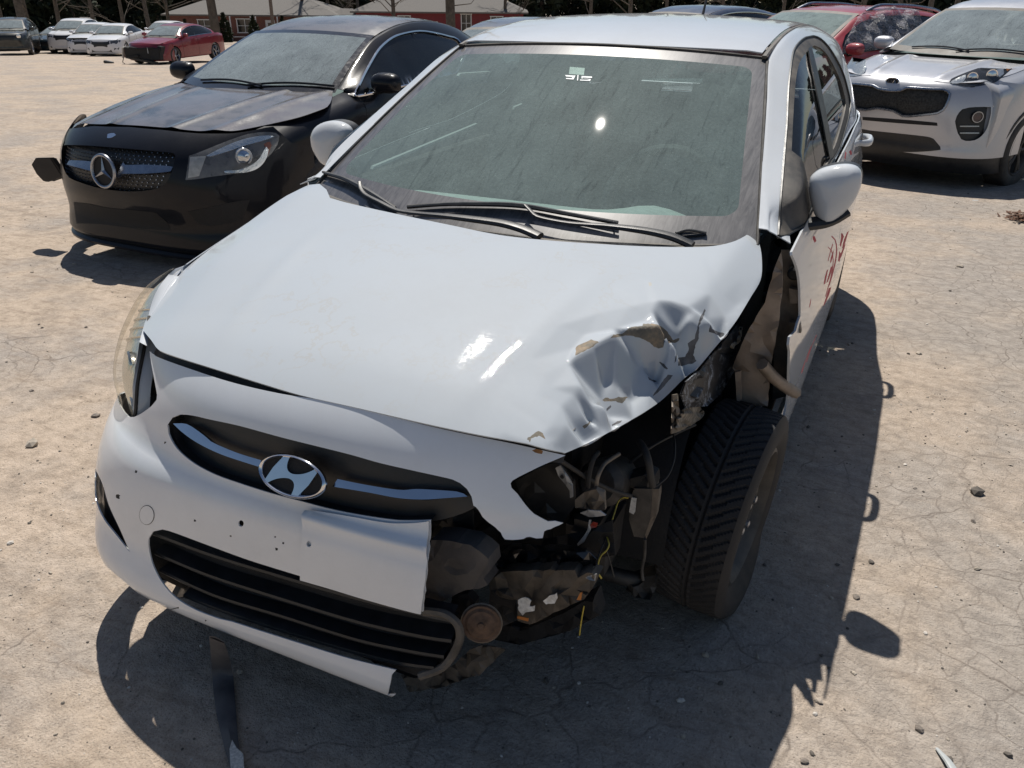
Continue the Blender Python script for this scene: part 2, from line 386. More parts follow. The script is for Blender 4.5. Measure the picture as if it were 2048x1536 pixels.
M_SATIN = simple('satin_metal', (.36, .37, .40), .28, 1., var=.1)
M_METALD = simple('dirty_steel', (.16, .135, .11), .62, .3, var=.5, nscale=22, bump=.5, bscale=60, dust=.5)
M_BROWN = simple('bare_body_panel', (.26, .20, .155), .6, .0, .3, var=.5, nscale=12, bump=.3, bscale=80, dust=.45)
M_ALU = simple('grey_bracket', (.36, .37, .38), .5, .5, var=.3, nscale=30, bump=.3)
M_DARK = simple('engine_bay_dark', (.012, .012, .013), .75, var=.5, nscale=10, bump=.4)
M_ENGINE = simple('grimy_casting', (.045, .043, .042), .55, .3, var=.6, nscale=16, bump=.6, bscale=45, dust=.18)
M_FOAM = simple('grey_foam', (.060, .056, .056), .85, var=.4, nscale=10, bump=.5, bscale=90, dust=.15)
M_WIREY = simple('yellow_wire', (.55, .42, .06), .5, var=.3)
M_WIREK = simple('black_wire', (.02, .02, .02), .5, var=.3)
M_LABEL = simple('torn_white_label', (.62, .61, .58), .7, var=.25, nscale=120)
M_ORANGE = simple('orange_reflector', (.42, .14, .02), .35, var=.2)
M_REDTXT = simple('red_grease_pencil', (.50, .05, .07), .7, var=.35, nscale=90)
M_BLACKGL = simple('gloss_black', (.012, .012, .013), .12, coat=.6, var=.2)
M_SEAT = simple('grey_seat_cloth', (.16, .16, .165), .9, var=.25, nscale=60, bump=.3, bscale=400)
M_DASH = simple('grey_dashboard', (.34, .37, .36), .75, var=.2, nscale=50, bump=.3, bscale=500)
def glass(name, tint=(.45, .55, .53), dustc=(.36, .42, .41), dust=.40, streak=True, rough=.02, stretch=(1, 1, 1), base=.22, ior=1.5, scale=1., speck=.35, grain=1.):
    """dusty laminated glass: tinted see-through, a mirror coat and a thin film of dirt with run-down streaks"""
    t = NT(name); n = t.n; n.remove(t.b)
    tr = t.node('BsdfTransparent'); tr.inputs[0].default_value = (*tint, 1)
    gl = t.node('BsdfGlossy'); gl.inputs['Roughness'].default_value = rough; gl.inputs[0].default_value = (1, 1, 1, 1)
    fr = t.node('Fresnel'); fr.inputs[0].default_value = ior
    geo = t.node('NewGeometry'); bf = t.math('SUBTRACT', 1., geo.outputs['Backfacing']); frf = t.math('MULTIPLY', fr.outputs[0], bf)
    m1 = t.node('MixShader'); t.l.new(frf, m1.inputs[0]); t.l.new(tr.outputs[0], m1.inputs[1]); t.l.new(gl.outputs[0], m1.inputs[2])
    di = t.node('BsdfDiffuse'); di.inputs[0].default_value = (*dustc, 1)
    a = t.noise(5*scale, 6, .65); b = t.noise(120*scale, 4, .65); f = t.rampf(a, .3, .75, base*.8, base+dust*.35)
    f = t.math('MULTIPLY', f, t.rampf(b, .25, .8, 1-.45*grain, 1+.35*grain))
    if streak:
        s1 = t.noise(7*scale, 5, .75, t.co(stretch), 1.2); f = t.math('MULTIPLY', f, t.rampf(s1, .34, .46, .72, 1.03))
        s2 = t.noise(3.2*scale, 4, .6, t.co(stretch), .6); f = t.math('ADD', f, t.rampf(s2, .58, .75, 0, dust*.35))
    sp = t.noise(260*scale, 2, .5); f = t.math('ADD', f, t.rampf(sp, .70, .76, 0, speck))
    f = t.math('MULTIPLY', f, bf)
    m2 = t.node('MixShader'); t.l.new(f, m2.inputs[0]); t.l.new(m1.outputs[0], m2.inputs[1]); t.l.new(di.outputs[0], m2.inputs[2])
    t.l.new(m2.outputs[0], t.out.inputs[0]); return t.m
M_WSHIELD = glass('dusty_windshield', (.66, .78, .75), (.35, .44, .425), .16, True, .016, (6, .8, .8), .34, grain=.5)
M_SIDEGL = glass('side_glass', (.30, .34, .34), (.20, .22, .22), .10, False, .01, base=.03)
M_BGGLASS = glass('dusty_car_glass', (.34, .42, .42), (.37, .43, .45), .30, True, .02, (4, 1, 1), .50)
M_DARKGL = glass('dark_tinted_glass', (.05, .06, .07), (.15, .17, .19), .15, False, .02, base=.05)
M_LENS = glass('hazy_lamp_lens', (.95, .94, .90), (.80, .78, .72), .20, False, .03, base=.16, scale=2, speck=0, grain=.15)
M_LENSC = glass('clear_lamp_lens', (.85, .87, .88), (.40, .42, .44), .10, False, .02, base=.04)
def frit():
    t = NT('dusty_black_frit'); a = t.noise(7, 5, .75, t.co((8, 1, 1)), 1.2); b = t.noise(6, 5, .6)
    c = t.ramp(a, [(.35, (.045, .045, .05)), (.62, (.15, .145, .145))]); c = t.mix(t.rampf(b, .4, .7, 0, .45), c, (.19, .18, .175)); t.p(col=c, rough=.35, coat=.8, coatr=.03); return t.m
M_FRIT = frit()
def reflector():
    t = NT('lamp_reflector'); a = t.noise(14, 3); t.p(col=(.92, .91, .88), rough=.20, metal=.8); t.bump(a, .4, .02); return t.m
M_REFL = reflector()

def scuff():
    t = NT('scuffed_black_plastic'); a = t.noise(26, 5, .8, None, 1.5); b = t.noise(8, 3, .5)
    f = t.math('MULTIPLY', t.rampf(a, .52, .58), t.rampf(b, .45, .6)); t.p(col=t.mix(f, (.018, .02, .024), (.34, .38, .44)), rough=.5); return t.m
M_SCUFF = scuff()

M_REFLC = simple('lamp_bowl_chrome', (.75, .74, .70), .12, .9, var=.05)
# ------------------------------------------------------------------ the yard
def ground_mat():
    t = NT('dusty_worn_yard'); co = t.co()
    mid = t.noise(.9, 5, .68); fine = t.noise(17, 4, .78); grit = t.noise(170, 3, .8)
    stret = t.noise(4, 3, .7, t.co((1, 4.5, 1), (0, 0, -.5)))
    c = t.ramp(fine, [(.28, (0.272, 0.218, 0.171)), (.46, (0.432, 0.350, 0.275)), (.6, (0.493, 0.401, 0.319)), (.78, (0.559, 0.464, 0.376))])
    blot = t.noise(3.1, 4, .7); c = t.mix(t.rampf(blot, .52, .68, 0, .55), c, (.215, .178, .148))
    c = t.mix(t.rampf(mid, .44, .62, 0, .8), c, t.ramp(fine, [(.3, (0.251, 0.225, 0.205)), (.7, (0.412, 0.368, 0.328))]))
    c = t.mix(t.rampf(stret, .52, .70, 0, .55), c, (0.251, 0.194, 0.148))
    c = t.mix(t.rampf(grit, .56, .70, 0, .8), c, (0.131, 0.106, 0.085)); c = t.mix(t.rampf(grit, .42, .28, 0, .6), c, (0.603, 0.532, 0.457))
    # alligator cracks: a wobbling voronoi net, only in patches
    wob = t.node('TexNoise'); wob.inputs['Scale'].default_value = 5; wob.inputs['Detail'].default_value = 3; t.l.new(co, wob.inputs['Vector'])
    add = t.node('MixRGB', blend_type='ADD'); add.inputs[0].default_value = .17; t.l.new(co, add.inputs[1]); t.l.new(wob.outputs['Color'], add.inputs[2])
    sx = t.node('SeparateXYZ'); t.l.new(co, sx.inputs[0]); zone = t.math('MULTIPLY', t.rampf(sx.outputs[0], .75, 1.5), t.rampf(sx.outputs[1], -.9, -.2)); zone = t.math('MULTIPLY', zone, t.rampf(mid, .30, .52))
    c = t.mix(t.math('MULTIPLY', zone, .7), c, t.ramp(fine, [(.3, (0.221, 0.198, 0.176)), (.7, (0.402, 0.363, 0.323))]))
    def crack(sc, w):
        v = t.node('TexVoronoi', feature='DISTANCE_TO_EDGE', voronoi_dimensions='2D'); v.inputs['Scale'].default_value = sc; t.l.new(add.outputs[0], v.inputs['Vector']); return t.rampf(v.outputs['Distance'], 0., w, 1., 0.)
    k1 = t.math('MULTIPLY', crack(2.3, .014), t.math('MAXIMUM', zone, t.rampf(mid, .47, .56))); k2 = t.math('MULTIPLY', crack(8.5, .040), t.math('MAXIMUM', t.math('MULTIPLY', zone, .9), t.rampf(mid, .51, .60)))
    k = t.math('MULTIPLY', t.math('MAXIMUM', k1, t.math('MULTIPLY', k2, .8)), t.rampf(fine, .38, .50))
    c = t.mix(t.math('MULTIPLY', k, .72), c, (0.101, 0.080, 0.065))
    t.p(col=c, rough=.93, spec=.18)
    h = t.math('ADD', t.math('MULTIPLY', t.noise(22, 3, .75), 1.), t.math('MULTIPLY', t.noise(170, 2, .8), .55))
    t.bump(h, .75, .014); return t.m
M_GROUND = ground_mat()
def nonuni(a, b, c, near, n1, n2):
    return np.unique(np.concatenate([np.linspace(near[0], near[1], n1), near[0]-np.geomspace(.05, near[0]-a, n2), near[1]+np.geomspace(.05, b-near[1], n2)]))
gx = nonuni(-190, 190, 0, (-5, 4), 120, 40); gy = nonuni(-40, 330, 0, (-3, 9), 150, 40)
GX, GY = np.meshgrid(gx, gy, indexing='ij')
def und(x, y): return .007*np.sin(1.7*x+.6*y)*np.sin(1.1*y-.4*x)+.004*np.sin(4.1*x-2.2*y+1)*np.sin(3.3*y+1.7*x)
fade = np.clip((np.hypot(GX-.3, GY-.5)-1.2)/2, 0, 1)
GZ = terr(GX, GY) + und(GX, GY)*fade
mb = MB(); mb.grid(np.stack([GX, GY, GZ], -1))
mb.build('ground', M_GROUND, smooth=180, kind='structure')
# pebbles and crumbs: nobody could count them
def pebbles():
    r = np.random.default_rng(7); mb = MB()
    ico = []; ph = (1+5**.5)/2
    V0 = np.array([(-1, ph, 0), (1, ph, 0), (-1, -ph, 0), (1, -ph, 0), (0, -1, ph), (0, 1, ph), (0, -1, -ph), (0, 1, -ph), (ph, 0, -1), (ph, 0, 1), (-ph, 0, -1), (-ph, 0, 1)])/1.9
    F0 = [(0, 11, 5), (0, 5, 1), (0, 1, 7), (0, 7, 10), (0, 10, 11), (1, 5, 9), (5, 11, 4), (11, 10, 2), (10, 7, 6), (7, 1, 8), (3, 9, 4), (3, 4, 2), (3, 2, 6), (3, 6, 8), (3, 8, 9), (4, 9, 5), (2, 4, 11), (6, 2, 10), (8, 6, 7), (9, 8, 1)]
    for i in range(5200):
        if i < 3400: x, y = r.uniform(-1.7, 2.6), r.uniform(-1.35, 2.2)
        else: x, y = r.uniform(-6, 4), r.uniform(-1, 9)
        s = .0016*math.exp(abs(r.normal())*.62) * (1 if i < 3400 else 1.8)
        V = V0*(s*r.uniform(.7, 1.3, 3))*np.array([1, 1, .62])*r.uniform(.8, 1.2, (12, 1)); a = r.uniform(0, 6.28); c_, s_ = math.cos(a), math.sin(a)
        V = np.stack([V[:, 0]*c_-V[:, 1]*s_+x, V[:, 0]*s_+V[:, 1]*c_+y, V[:, 2]+terr(x, y)+s*.25+und(x, y)*np.clip((math.hypot(x-.3, y-.5)-1.2)/2, 0, 1)], -1)
        mb.cur = int(r.choice([0, 0, 1, 1, 2])); mb.add(V, F0)
    ms = [simple('pebble_tan', (.38, .33, .27), .9, var=.3), simple('pebble_dark', (.12, .105, .09), .9, var=.4), simple('pebble_pale', (.55, .51, .46), .9, var=.2)]
    mb.build('gravel', ms, smooth=None, kind='stuff', label='loose grit and pebbles scattered over the dusty yard', category='gravel')
pebbles()
# ================================================================== the wrecked white sedan
HERO = empty('wrecked_sedan', (0, 0, 0), label='white sedan with torn bumper, crumpled hood corner and exposed front wheel', cat='car')
hp = lambda S, pts, step=9., closed=True: px2ab(S, sm(pts, step, closed) if not any(p[0] == 'ab' for p in pts) else pts)
def H0(x, y):
    zc = pch(y, [-.85, -.78, -.74, -.70, -.62, -.5, -.35, -.2, 0, .15, .3], [.695, .743, .772, .797, .836, .875, .914, .941, .964, .975, .984])
    aL = pch(y, [-.8, -.6, -.4, -.25, -.1, .2, .4], [.17, .18, .16, .13, .10, .03, .02])
    aR = pch(y, [-.8, -.6, -.4, -.3, -.04, .2, .4], [.17, .18, .15, .125, .09, .01, 0])
    xs = pch(y, [-.8, -.51, -.25, -.1, .2, .4], [.50, .54, .62, .645, .668, .68])
    e = np.abs(x)-xs; sp = .5*(e+np.sqrt(e*e+.0004))
    cre = np.exp(-((np.abs(x)-(.30+.18*(y+.7)))/.034)**2)*.0034*np.clip((y+.70)*6, 0, 1)*np.clip((.0-y)*4, 0, 1)
    return zc-np.where(x > 0, aL, aR)*x*x-np.where(x > 0, .50, .16)*sp+cre
def hitH(p, drop):
    d = rayd(p); t = np.linspace(.8, 4, 6000); P = CAM+t[:, None]*d; v = P[:, 2]-(H0(P[:, 0], P[:, 1])-drop); i = np.where(v[:-1]*v[1:] < 0)[0]; i = i[0] if len(i) else np.abs(v).argmin(); return P[i]
DENT = [(880, 700, 0), (900, 840, 0), (1000, 700, 0), (1060, 640, 0), (1130, 600, 0), (1220, 570, 0), (1290, 555, 0), (1000, 800, 0), (1060, 560, 0), (1000, 868, 0), (1050, 882, .002), (1060, 720, 0), (1075, 790, .003), (1090, 745, .002),
        (1120, 650, 0), (1200, 625, 0), (1262, 612, 0), (1148, 712, -.003), (1187, 690, -.004), (1230, 667, -.004), (1288, 653, -.003), (1322, 652, .002), (1345, 680, .020),
        (1105, 775, .005), (1124, 812, .010), (1150, 790, .012), (1162, 772, .006), (1180, 806, .026), (1212, 814, .034), (1172, 835, .030), (1138, 852, .016), (1100, 856, .006), (1118, 878, .016), (1084, 872, .004),
        (1168, 765, .034), (1200, 800, .056), (1210, 760, .050), (1150, 870, .034), (1178, 856, .050), (1215, 836, .068), (1260, 802, .082), (1310, 770, .090), (1345, 742, .082), (1280, 730, .058),
        (1092, 893, .006), (1131, 906, .030), (1170, 889, .050), (1219, 864, .070), (1264, 839, .078), (1320, 803, .085), (1368, 757, .082),
        (1298, 604, -.003), (1318, 601, -.006), (1340, 602, -.006), (1378, 614, -.004), (1306, 622, .002), (1330, 626, .014), (1350, 650, .030), (1352, 672, .040), (1375, 645, .010), (1398, 625, -.004), (1396, 660, .014), (1388, 690, .040), (1372, 716, .058), (1392, 728, .062),
        (1413, 640, .018), (1424, 647, -.008), (1450, 634, .002), (1472, 612, .006), (1506, 592, .002), (1430, 668, .026), (1452, 668, .002), (1478, 640, -.002), (1440, 692, .036), (1416, 712, .048), (1400, 733, .060), (1420, 588, 0), (1445, 590, .002), (1480, 560, 0), (1522, 555, 0), (1522, 500, 0), (1500, 500, 0), (1470, 500, 0), (1400, 500, 0), (1300, 500, 0), (1150, 520, 0)]
_st = lambda d: d if d < .024 else .024+(d-.024)*1.55
_dp = np.array([np.r_[hitH(p[:2], _st(p[2]))[:2], _st(p[2])] for p in DENT]+[(.78, .42, 0), (.78, -.2, .04), (.70, -.50, .085), (.56, -.72, .03), (.3, -.8, 0), (.2, .42, 0)])
_rj = np.random.default_rng(9); _q = px2ab(HZ(H0, -.8, .8, -.8, .42), [(_rj.uniform(1130, 1440), _rj.uniform(600, 880)) for _ in range(70)]); _q = np.array(_q)
def _idw(p): d = ((_dp[:, :2]-p)**2).sum(1); i = d.argsort()[:5]; w = 1/(d[i]+1e-6); return (w*_dp[i, 2]).sum()/w.sum(), d.min()
_ex = []
for p in _q:
    v, dm = _idw(p)
    if dm > .012**2 and v > .006: _ex.append((p[0], p[1], v+_rj.normal()*.0010))
_dp = np.r_[_dp, np.array(_ex)]
_vv, _e, _ff, *_r = delaunay_2d_cdt([Vector(p[:2]) for p in _dp], [], [], 0, 1e-9)
_vv = np.array([tuple(v) for v in _vv]); _ff = np.array([f for f in _ff if len(f) == 3]); _vd = np.array([_dp[((_dp[:, :2]-v)**2).sum(1).argmin(), 2] for v in _vv])
def plin(X, Y):
    out = np.zeros(len(X)); done = np.zeros(len(X), bool)
    for f in _ff:
        (x0, y0), (x1, y1), (x2, y2) = _vv[f]; D = (y1-y2)*(x0-x2)+(x2-x1)*(y0-y2)
        if abs(D) < 1e-12: continue
        i = np.where(~done & (X >= min(x0, x1, x2)) & (X <= max(x0, x1, x2)) & (Y >= min(y0, y1, y2)) & (Y <= max(y0, y1, y2)))[0]
        if not len(i): continue
        l0 = ((y1-y2)*(X[i]-x2)+(x2-x1)*(Y[i]-y2))/D; l1 = ((y2-y0)*(X[i]-x2)+(x0-x2)*(Y[i]-y2))/D; l2 = 1-l0-l1; k = (l0 >= -1e-9) & (l1 >= -1e-9) & (l2 >= -1e-9)
        out[i[k]] = l0[k]*_vd[f[0]]+l1[k]*_vd[f[1]]+l2[k]*_vd[f[2]]; done[i[k]] = True
    return out
# tabulated once on a fine grid, softened a little, read back bicubically
_gx = np.arange(.24, .80, .0025); _gy = np.arange(-.78, .30, .0025); _GX, _GY = np.meshgrid(_gx, _gy, indexing='ij'); _T = plin(_GX.ravel(), _GY.ravel()).reshape(_GX.shape)
def _blur(T, n):
    for _ in range(n):
        T = (np.roll(T, 1, 0)+2*T+np.roll(T, -1, 0))/4; T = (np.roll(T, 1, 1)+2*T+np.roll(T, -1, 1))/4
    return T
_far = np.clip((.42-_GX)/.12, 0, 1); _T = _blur(_T, 5)*(1-_far)+_blur(_T, 60)*_far
_m = np.clip((_GX-.26)/.08, 0, 1)*np.clip((.24-_GY)/.08, 0, 1); _T *= _m
def Hd(x, y):
    fx = np.clip((np.asarray(x, float)-.24)/.0025, 1, len(_gx)-3.001); fy = np.clip((np.asarray(y, float)+.78)/.0025, 1, len(_gy)-3.001); i = fx.astype(int); j = fy.astype(int); u = fx-i; v = fy-j
    bs = lambda t: ((1-t)**3/6, (3*t**3-6*t*t+4)/6, (-3*t**3+3*t*t+3*t+1)/6, t**3/6); bu, bv = bs(u), bs(v)
    return H0(x, y)-sum(bu[p]*bv[q]*_T[i+p-1, j+q-1] for p in range(4) for q in range(4))
S_HOOD = HZ(Hd, -.80, .80, -.80, .42)
hood_px = [(303, 681, 1), (318, 700), (360, 716), (430, 738), (520, 766), (600, 790), (720, 817), (850, 847), (940, 866), (1010, 879), (1054, 887, 1), (1090, 897), (1131, 906, 1), (1170, 889), (1219, 864), (1264, 839), (1320, 803), (1368, 757), (1397, 734), (1425, 701), (1452, 669), (1475, 638), (1501, 595), (1521, 560), (1524, 525), (1519, 489), (1503, 463, 1), (1490, 472), (1470, 482), (1440, 490), (1400, 494), (1300, 493), (1200, 488), (1100, 481), (1000, 470), (900, 450), (780, 425), (700, 407), (660, 396, 1)]
hood_ab = px2ab(S_HOOD, sm(hood_px, 8, False), n=160)
hood_ab += [(-.60, .20), (-.66, .245), (-.695, .235)] + sm([(-.715, .15), (-.738, 0), (-.74, -.15), (-.73, -.28), (-.705, -.40), (-.665, -.50), (-.61, -.565)], .02, False)[:-1]
A = lambda L, st=6: px2ab(S_HOOD, sm(L, st), n=160)
peel = [[(1152, 693), (1169, 685), (1182, 679), (1196, 682), (1197, 685), (1179, 697), (1163, 705), (1151, 711)],
        [(1221, 676), (1227, 669), (1244, 668), (1252, 661), (1262, 654), (1285, 652), (1287, 648), (1304, 647), (1319, 650), (1332, 660), (1341, 672), (1346, 680), (1360, 676), (1354, 685), (1329, 686), (1326, 694), (1316, 697), (1305, 691), (1299, 685), (1279, 675), (1255, 671), (1232, 675)],
        [(1053, 878), (1067, 868), (1077, 861), (1086, 867), (1091, 878), (1078, 872), (1062, 876), (1060, 884)],
        [(1205, 800), (1211, 795), (1225, 798), (1237, 794), (1256, 794), (1244, 806), (1231, 803), (1209, 803)],
        [(1165, 853), (1182, 842), (1180, 848), (1168, 858)]]
peeld = [[(1409, 617), (1411, 621), (1405, 638), (1398, 652), (1398, 677), (1391, 691), (1387, 710), (1393, 722), (1385, 727), (1364, 731), (1352, 733), (1349, 726), (1358, 716), (1370, 714), (1378, 701), (1376, 687), (1389, 677), (1394, 658), (1399, 638)],
         [(1296, 752), (1300, 757), (1315, 763), (1309, 765), (1297, 759)], [(1305, 793), (1318, 772), (1335, 749), (1346, 750), (1330, 771), (1315, 786)],
         [(1317, 723), (1328, 728), (1337, 738), (1333, 739), (1324, 732)],
         [(1421, 648), (1425, 658), (1436, 663), (1449, 667), (1444, 676), (1429, 667), (1418, 663)], [(1213, 817), (1222, 809), (1223, 814), (1213, 823)], [(1223, 850), (1234, 843), (1244, 840), (1241, 845), (1225, 852)]]
stain = [[(1297, 565), (1303, 564), (1304, 571), (1298, 572)]]
M_STAIN = paint('yellowed_paint', (.47, .455, .41), .4, .10, .3)
regs = [(A(jag(p, .9, 4, seed=i), 99), 1) for i, p in enumerate(peel)]+[(A(jag(p, .8, 4, seed=i+20), 99), 2) for i, p in enumerate(peeld)]+[(A(jag(p, 1.1, 5, seed=i+60), 99), 3) for i, p in enumerate(stain)]
panel('hood', S_HOOD, hood_ab, [M_WHITE_DIMMED, M_PRIMER, M_PRIMER_D, M_STAIN], HERO, regions=regs, res=.016, thick=.004,
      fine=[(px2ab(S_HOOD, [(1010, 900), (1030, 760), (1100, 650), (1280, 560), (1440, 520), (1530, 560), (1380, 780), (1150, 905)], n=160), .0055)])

# ---- front bumper skin: superellipse in plan, profile in z
F_X, F_YB = .845, -.2
def FS(yc, nn, X=F_X, yb=F_YB, z0=.14, z1=.86, shear=None):
    def fn(a, b):
        n = nn(b); D = yb-yc(b); X_ = X(b) if callable(X) else X
        r = (np.abs(np.sin(a)/X_)**n+np.abs(np.cos(a)/D)**n)**(-1/n)
        return np.stack([r*np.sin(a), yb-r*np.cos(a)+0*b, b+0*a], -1)
    return Surf(fn, -1.56, 1.56, z0, z1, 1, .72, 1.)
yc_h = lambda z: pch(z, [.14, .17, .19, .215, .25, .28, .31, .36, .41, .46, .50, .535, .552, .57, .60, .655, .70, .74, .775, .80, .86], [-.775, -.812, -.828, -.835, -.832, -.822, -.812, -.808, -.808, -.807, -.805, -.800, -.793, -.781, -.772, -.768, -.757, -.741, -.718, -.697, -.63])
nn_h = lambda z: pch(z, [.14, .25, .36, .45, .55, .62, .70, .78, .86], [4.4, 4.5, 4.3, 3.7, 2.9, 2.45, 2.15, 2.0, 2.0])
S_F = FS(yc_h, nn_h)
top = [(299, 702), (311, 712), (355, 729), (458, 763), (560, 787), (663, 803), (731, 819), (850, 850), (940, 870), (1000, 882), (1052, 893), (1100, 904), (1131, 911)]
wing = [(1117, 917), (1084, 931), (1039, 953), (1025, 961), (1021, 967), (1023, 976), (1035, 988), (1051, 1010), (1068, 1028), (1084, 1037), (1096, 1043), (1110, 1042)]
tear1 = [(1127, 1046), (1109, 1055), (1087, 1063), (1085, 1077), (1072, 1076), (1060, 1073), (1039, 1080), (1010, 1078), (996, 1060), (977, 1045), (965, 1033), (957, 1020), (946, 1010)]
gtop = [(943, 993), (934, 978), (920, 966), (905, 959), (880, 953), (830, 942), (760, 926), (700, 909), (640, 894), (560, 874), (480, 852), (420, 839), (385, 831), (360, 829)]
gbot = [(345, 835), (335, 850), (337, 867), (347, 888), (362, 906), (390, 928), (430, 949), (480, 967), (540, 986), (600, 1002), (660, 1018), (720, 1030), (790, 1040), (830, 1041), (861, 1040)]
tear2 = [(861, 1060), (858, 1100), (853, 1150), (849, 1190), (845, 1224)]
ibot = [(780, 1203), (700, 1180), (620, 1158), (500, 1121), (420, 1092), (350, 1066), (325, 1059), (306, 1063), (297, 1078), (299, 1105), (308, 1135), (325, 1166), (352, 1196), (392, 1220), (440, 1238)]
lipt = [(462, 1243), (518, 1261), (607, 1289), (695, 1316), (792, 1340)]
lipe = [(783, 1350), (780, 1368), (781, 1382), (790, 1390)]
lipb = [(772, 1390), (695, 1368), (594, 1334), (492, 1299), (416, 1268), (370, 1243), (330, 1220), (285, 1193), (245, 1160)]
bo = [(x, y, 1) if i in (0, len(top)-1) else (x, y) for i, (x, y) in enumerate(top)]
bo += wing[:-1]+cn([wing[-1]])+jag(tear1, 1.2, 7, False, 3)+gtop+gbot[:-1]+cn([gbot[-1]])+jag(tear2, 1.2, 8, False, 5)+ibot+lipt[:-1]+cn([lipt[-1]])+cn(lipe)+lipb
bab = px2ab(S_F, sm(bo, 10, False), n=170)
left = [(-1.20, .185), (-1.50, .19), (-1.55, .25), (-1.55, .40), (-1.53, .47), (-1.40, .50), (-1.27, .53)]
hlb = px2ab(S_F, sm([(226, 782), (236, 803), (248, 824), (258, 834), (268, 834), (284, 826), (303, 812), (313, 800), (314, 790), (309, 762), (303, 730)], 8, False), n=170)
bab = bab+left+hlb
slit = px2ab(S_F, sm([(184, 916, 1), (190, 936), (205, 968), (218, 1011), (241, 1061), (260, 1105, 1), (233, 1071), (208, 1039), (193, 1005), (185, 955)], 8), n=170)
rustb = px2ab(S_F, sm([(1064, 901), (1073, 897), (1086, 902), (1084, 908), (1070, 905)], 5), n=170)
holes_b = [px2ab(S_F, [(x+5.5*math.cos(t), y+6.5*math.sin(t)) for t in np.linspace(0, 6.28, 11)[:-1]], n=170) for x, y in ((482, 1047),)]
chips = [px2ab(S_F, jag([(x-s, y-s), (x+s, y-s*.6), (x+s*.7, y+s), (x-s*.8, y+s)], s*.4, 3, seed=int(x)), n=170) for x, y, s in ((236, 993, 4), (272, 943, 2.5), (390, 1041, 2), (461, 1072, 2), (550, 1074, 1.6), (566, 1086, 1.8), (553, 1098, 2.6), (356, 1215, 2), (412, 1241, 1.8), (440, 1228, 1.6), (330, 885, 2), (700, 1092, 2))]
panel('front_bumper', S_F, bab, [M_WHITE_LIFTED, M_RUST, M_DARK], HERO, holes=[slit]+holes_b, regions=[(rustb, 1)]+[(c, 2) for c in chips], res=.017, thick=.0035)
# loose skin flap folded over the middle of the bumper
flap = cn([(617, 1018)])+[(640, 1020), (700, 1030), (780, 1044), (830, 1044)]+cn([(860, 1040)])+[tuple(p) for p in jag([(860, 1060), (859, 1100), (853, 1160), (845, 1224)], 1., 9, False, 9)]+[(736, 1196), (660, 1173)]+cn([(604, 1157), (604, 1106), (610, 1050)])
fl = px2ab(S_F, sm(flap, 10), n=170)
S_FL = Surf(lambda a, b: S_F.P(a, b)+S_F.N(a, b)*(.007+.014*np.exp(-((b-.565)/.012)**2))[..., None], *S_F.bd, 1, .72, 1.)
hole2 = px2ab(S_F, [(622+5*math.cos(t), 1085+6*math.sin(t)) for t in np.linspace(0, 6.28, 11)[:-1]], n=170)
panel('bumper_flap', S_FL, fl, [M_WHITE_LIFTED, M_DARK], HERO, holes=[hole2], res=.012, thick=.003, label='torn loose flap of white bumper skin')
# tow-eye cover
tc = px2ab(S_F, [(294+14.5*math.cos(t), 1030+19*math.sin(t)) for t in np.linspace(0, 6.28, 25)[:-1]], n=170)
panel('tow_eye_cover', S_F.off(.0012), tc, M_WHITE_LIFTED, HERO, res=.01, thick=.0012)
tcr = S_F.P(*np.array(tc).T)+S_F.N(*np.array(tc).T)*.0006
mb = MB(); mb.tube(tcr, .0009, 5, True); mb.build('tow_eye_seam', M_BLACKP, HERO)

# ---- grille
gin = S_F.off(-.030)
gp = px2ab(gin, sm([(322, 835), (330, 826), (380, 820), (480, 838), (640, 880), (830, 930), (925, 955), (958, 990), (955, 1010), (930, 1025), (880, 1040), (820, 1046), (720, 1036), (560, 1000), (440, 962), (360, 920), (330, 880)], 12), n=150)
panel('grille', gin, gp, [M_BLACKP], HERO, res=.02, thick=.004)
# return lip round the grille opening
rim = np.array(px2ab(S_F, sm(gtop[::-1], 10, False), n=150)); mb = MB()
P0 = S_F.P(rim[:, 0], rim[:, 1]); mb.grid(np.stack([P0-.0005*S_F.N(rim[:, 0], rim[:, 1]), P0-.030*S_F.N(rim[:, 0], rim[:, 1])], 1)); mb.build('grille_surround', M_BLACKP, HERO)
rimb = np.array(px2ab(S_F, sm(gbot, 10, False), n=150)); P0 = S_F.P(rimb[:, 0], rimb[:, 1]); Nn = S_F.N(rimb[:, 0], rimb[:, 1]); mb = MB(); mb.grid(np.stack([P0-.0005*Nn, P0-.012*Nn+np.array([0, 0, -.004])], 1)); mb.grid(np.stack([P0-.012*Nn+np.array([0, 0, -.004]), P0-.030*Nn], 1)); mb.build('grille_ledge', M_BLACKP, HERO)
gm = FS(lambda z: yc_h(z)+.62*(z-.662)+.010, nn_h)
for L in ([(346, 847, 1), (373, 848), (399, 864), (413, 875), (422, 883), (443, 893), (478, 907), (524, 921, 1), (522, 935, 1), (478, 921), (443, 909), (408, 893), (381, 877), (359, 860)],
          [(675, 958, 1), (718, 967), (776, 977), (807, 980), (831, 978), (874, 980), (913, 983), (927, 987), (935, 993, 1), (894, 996), (845, 999), (796, 996), (737, 985), (665, 973, 1)]):
    panel('chrome_strip', gm, px2ab(gm, sm(L, 8), n=150), [M_CHROME], HERO, res=.012, thick=.014)
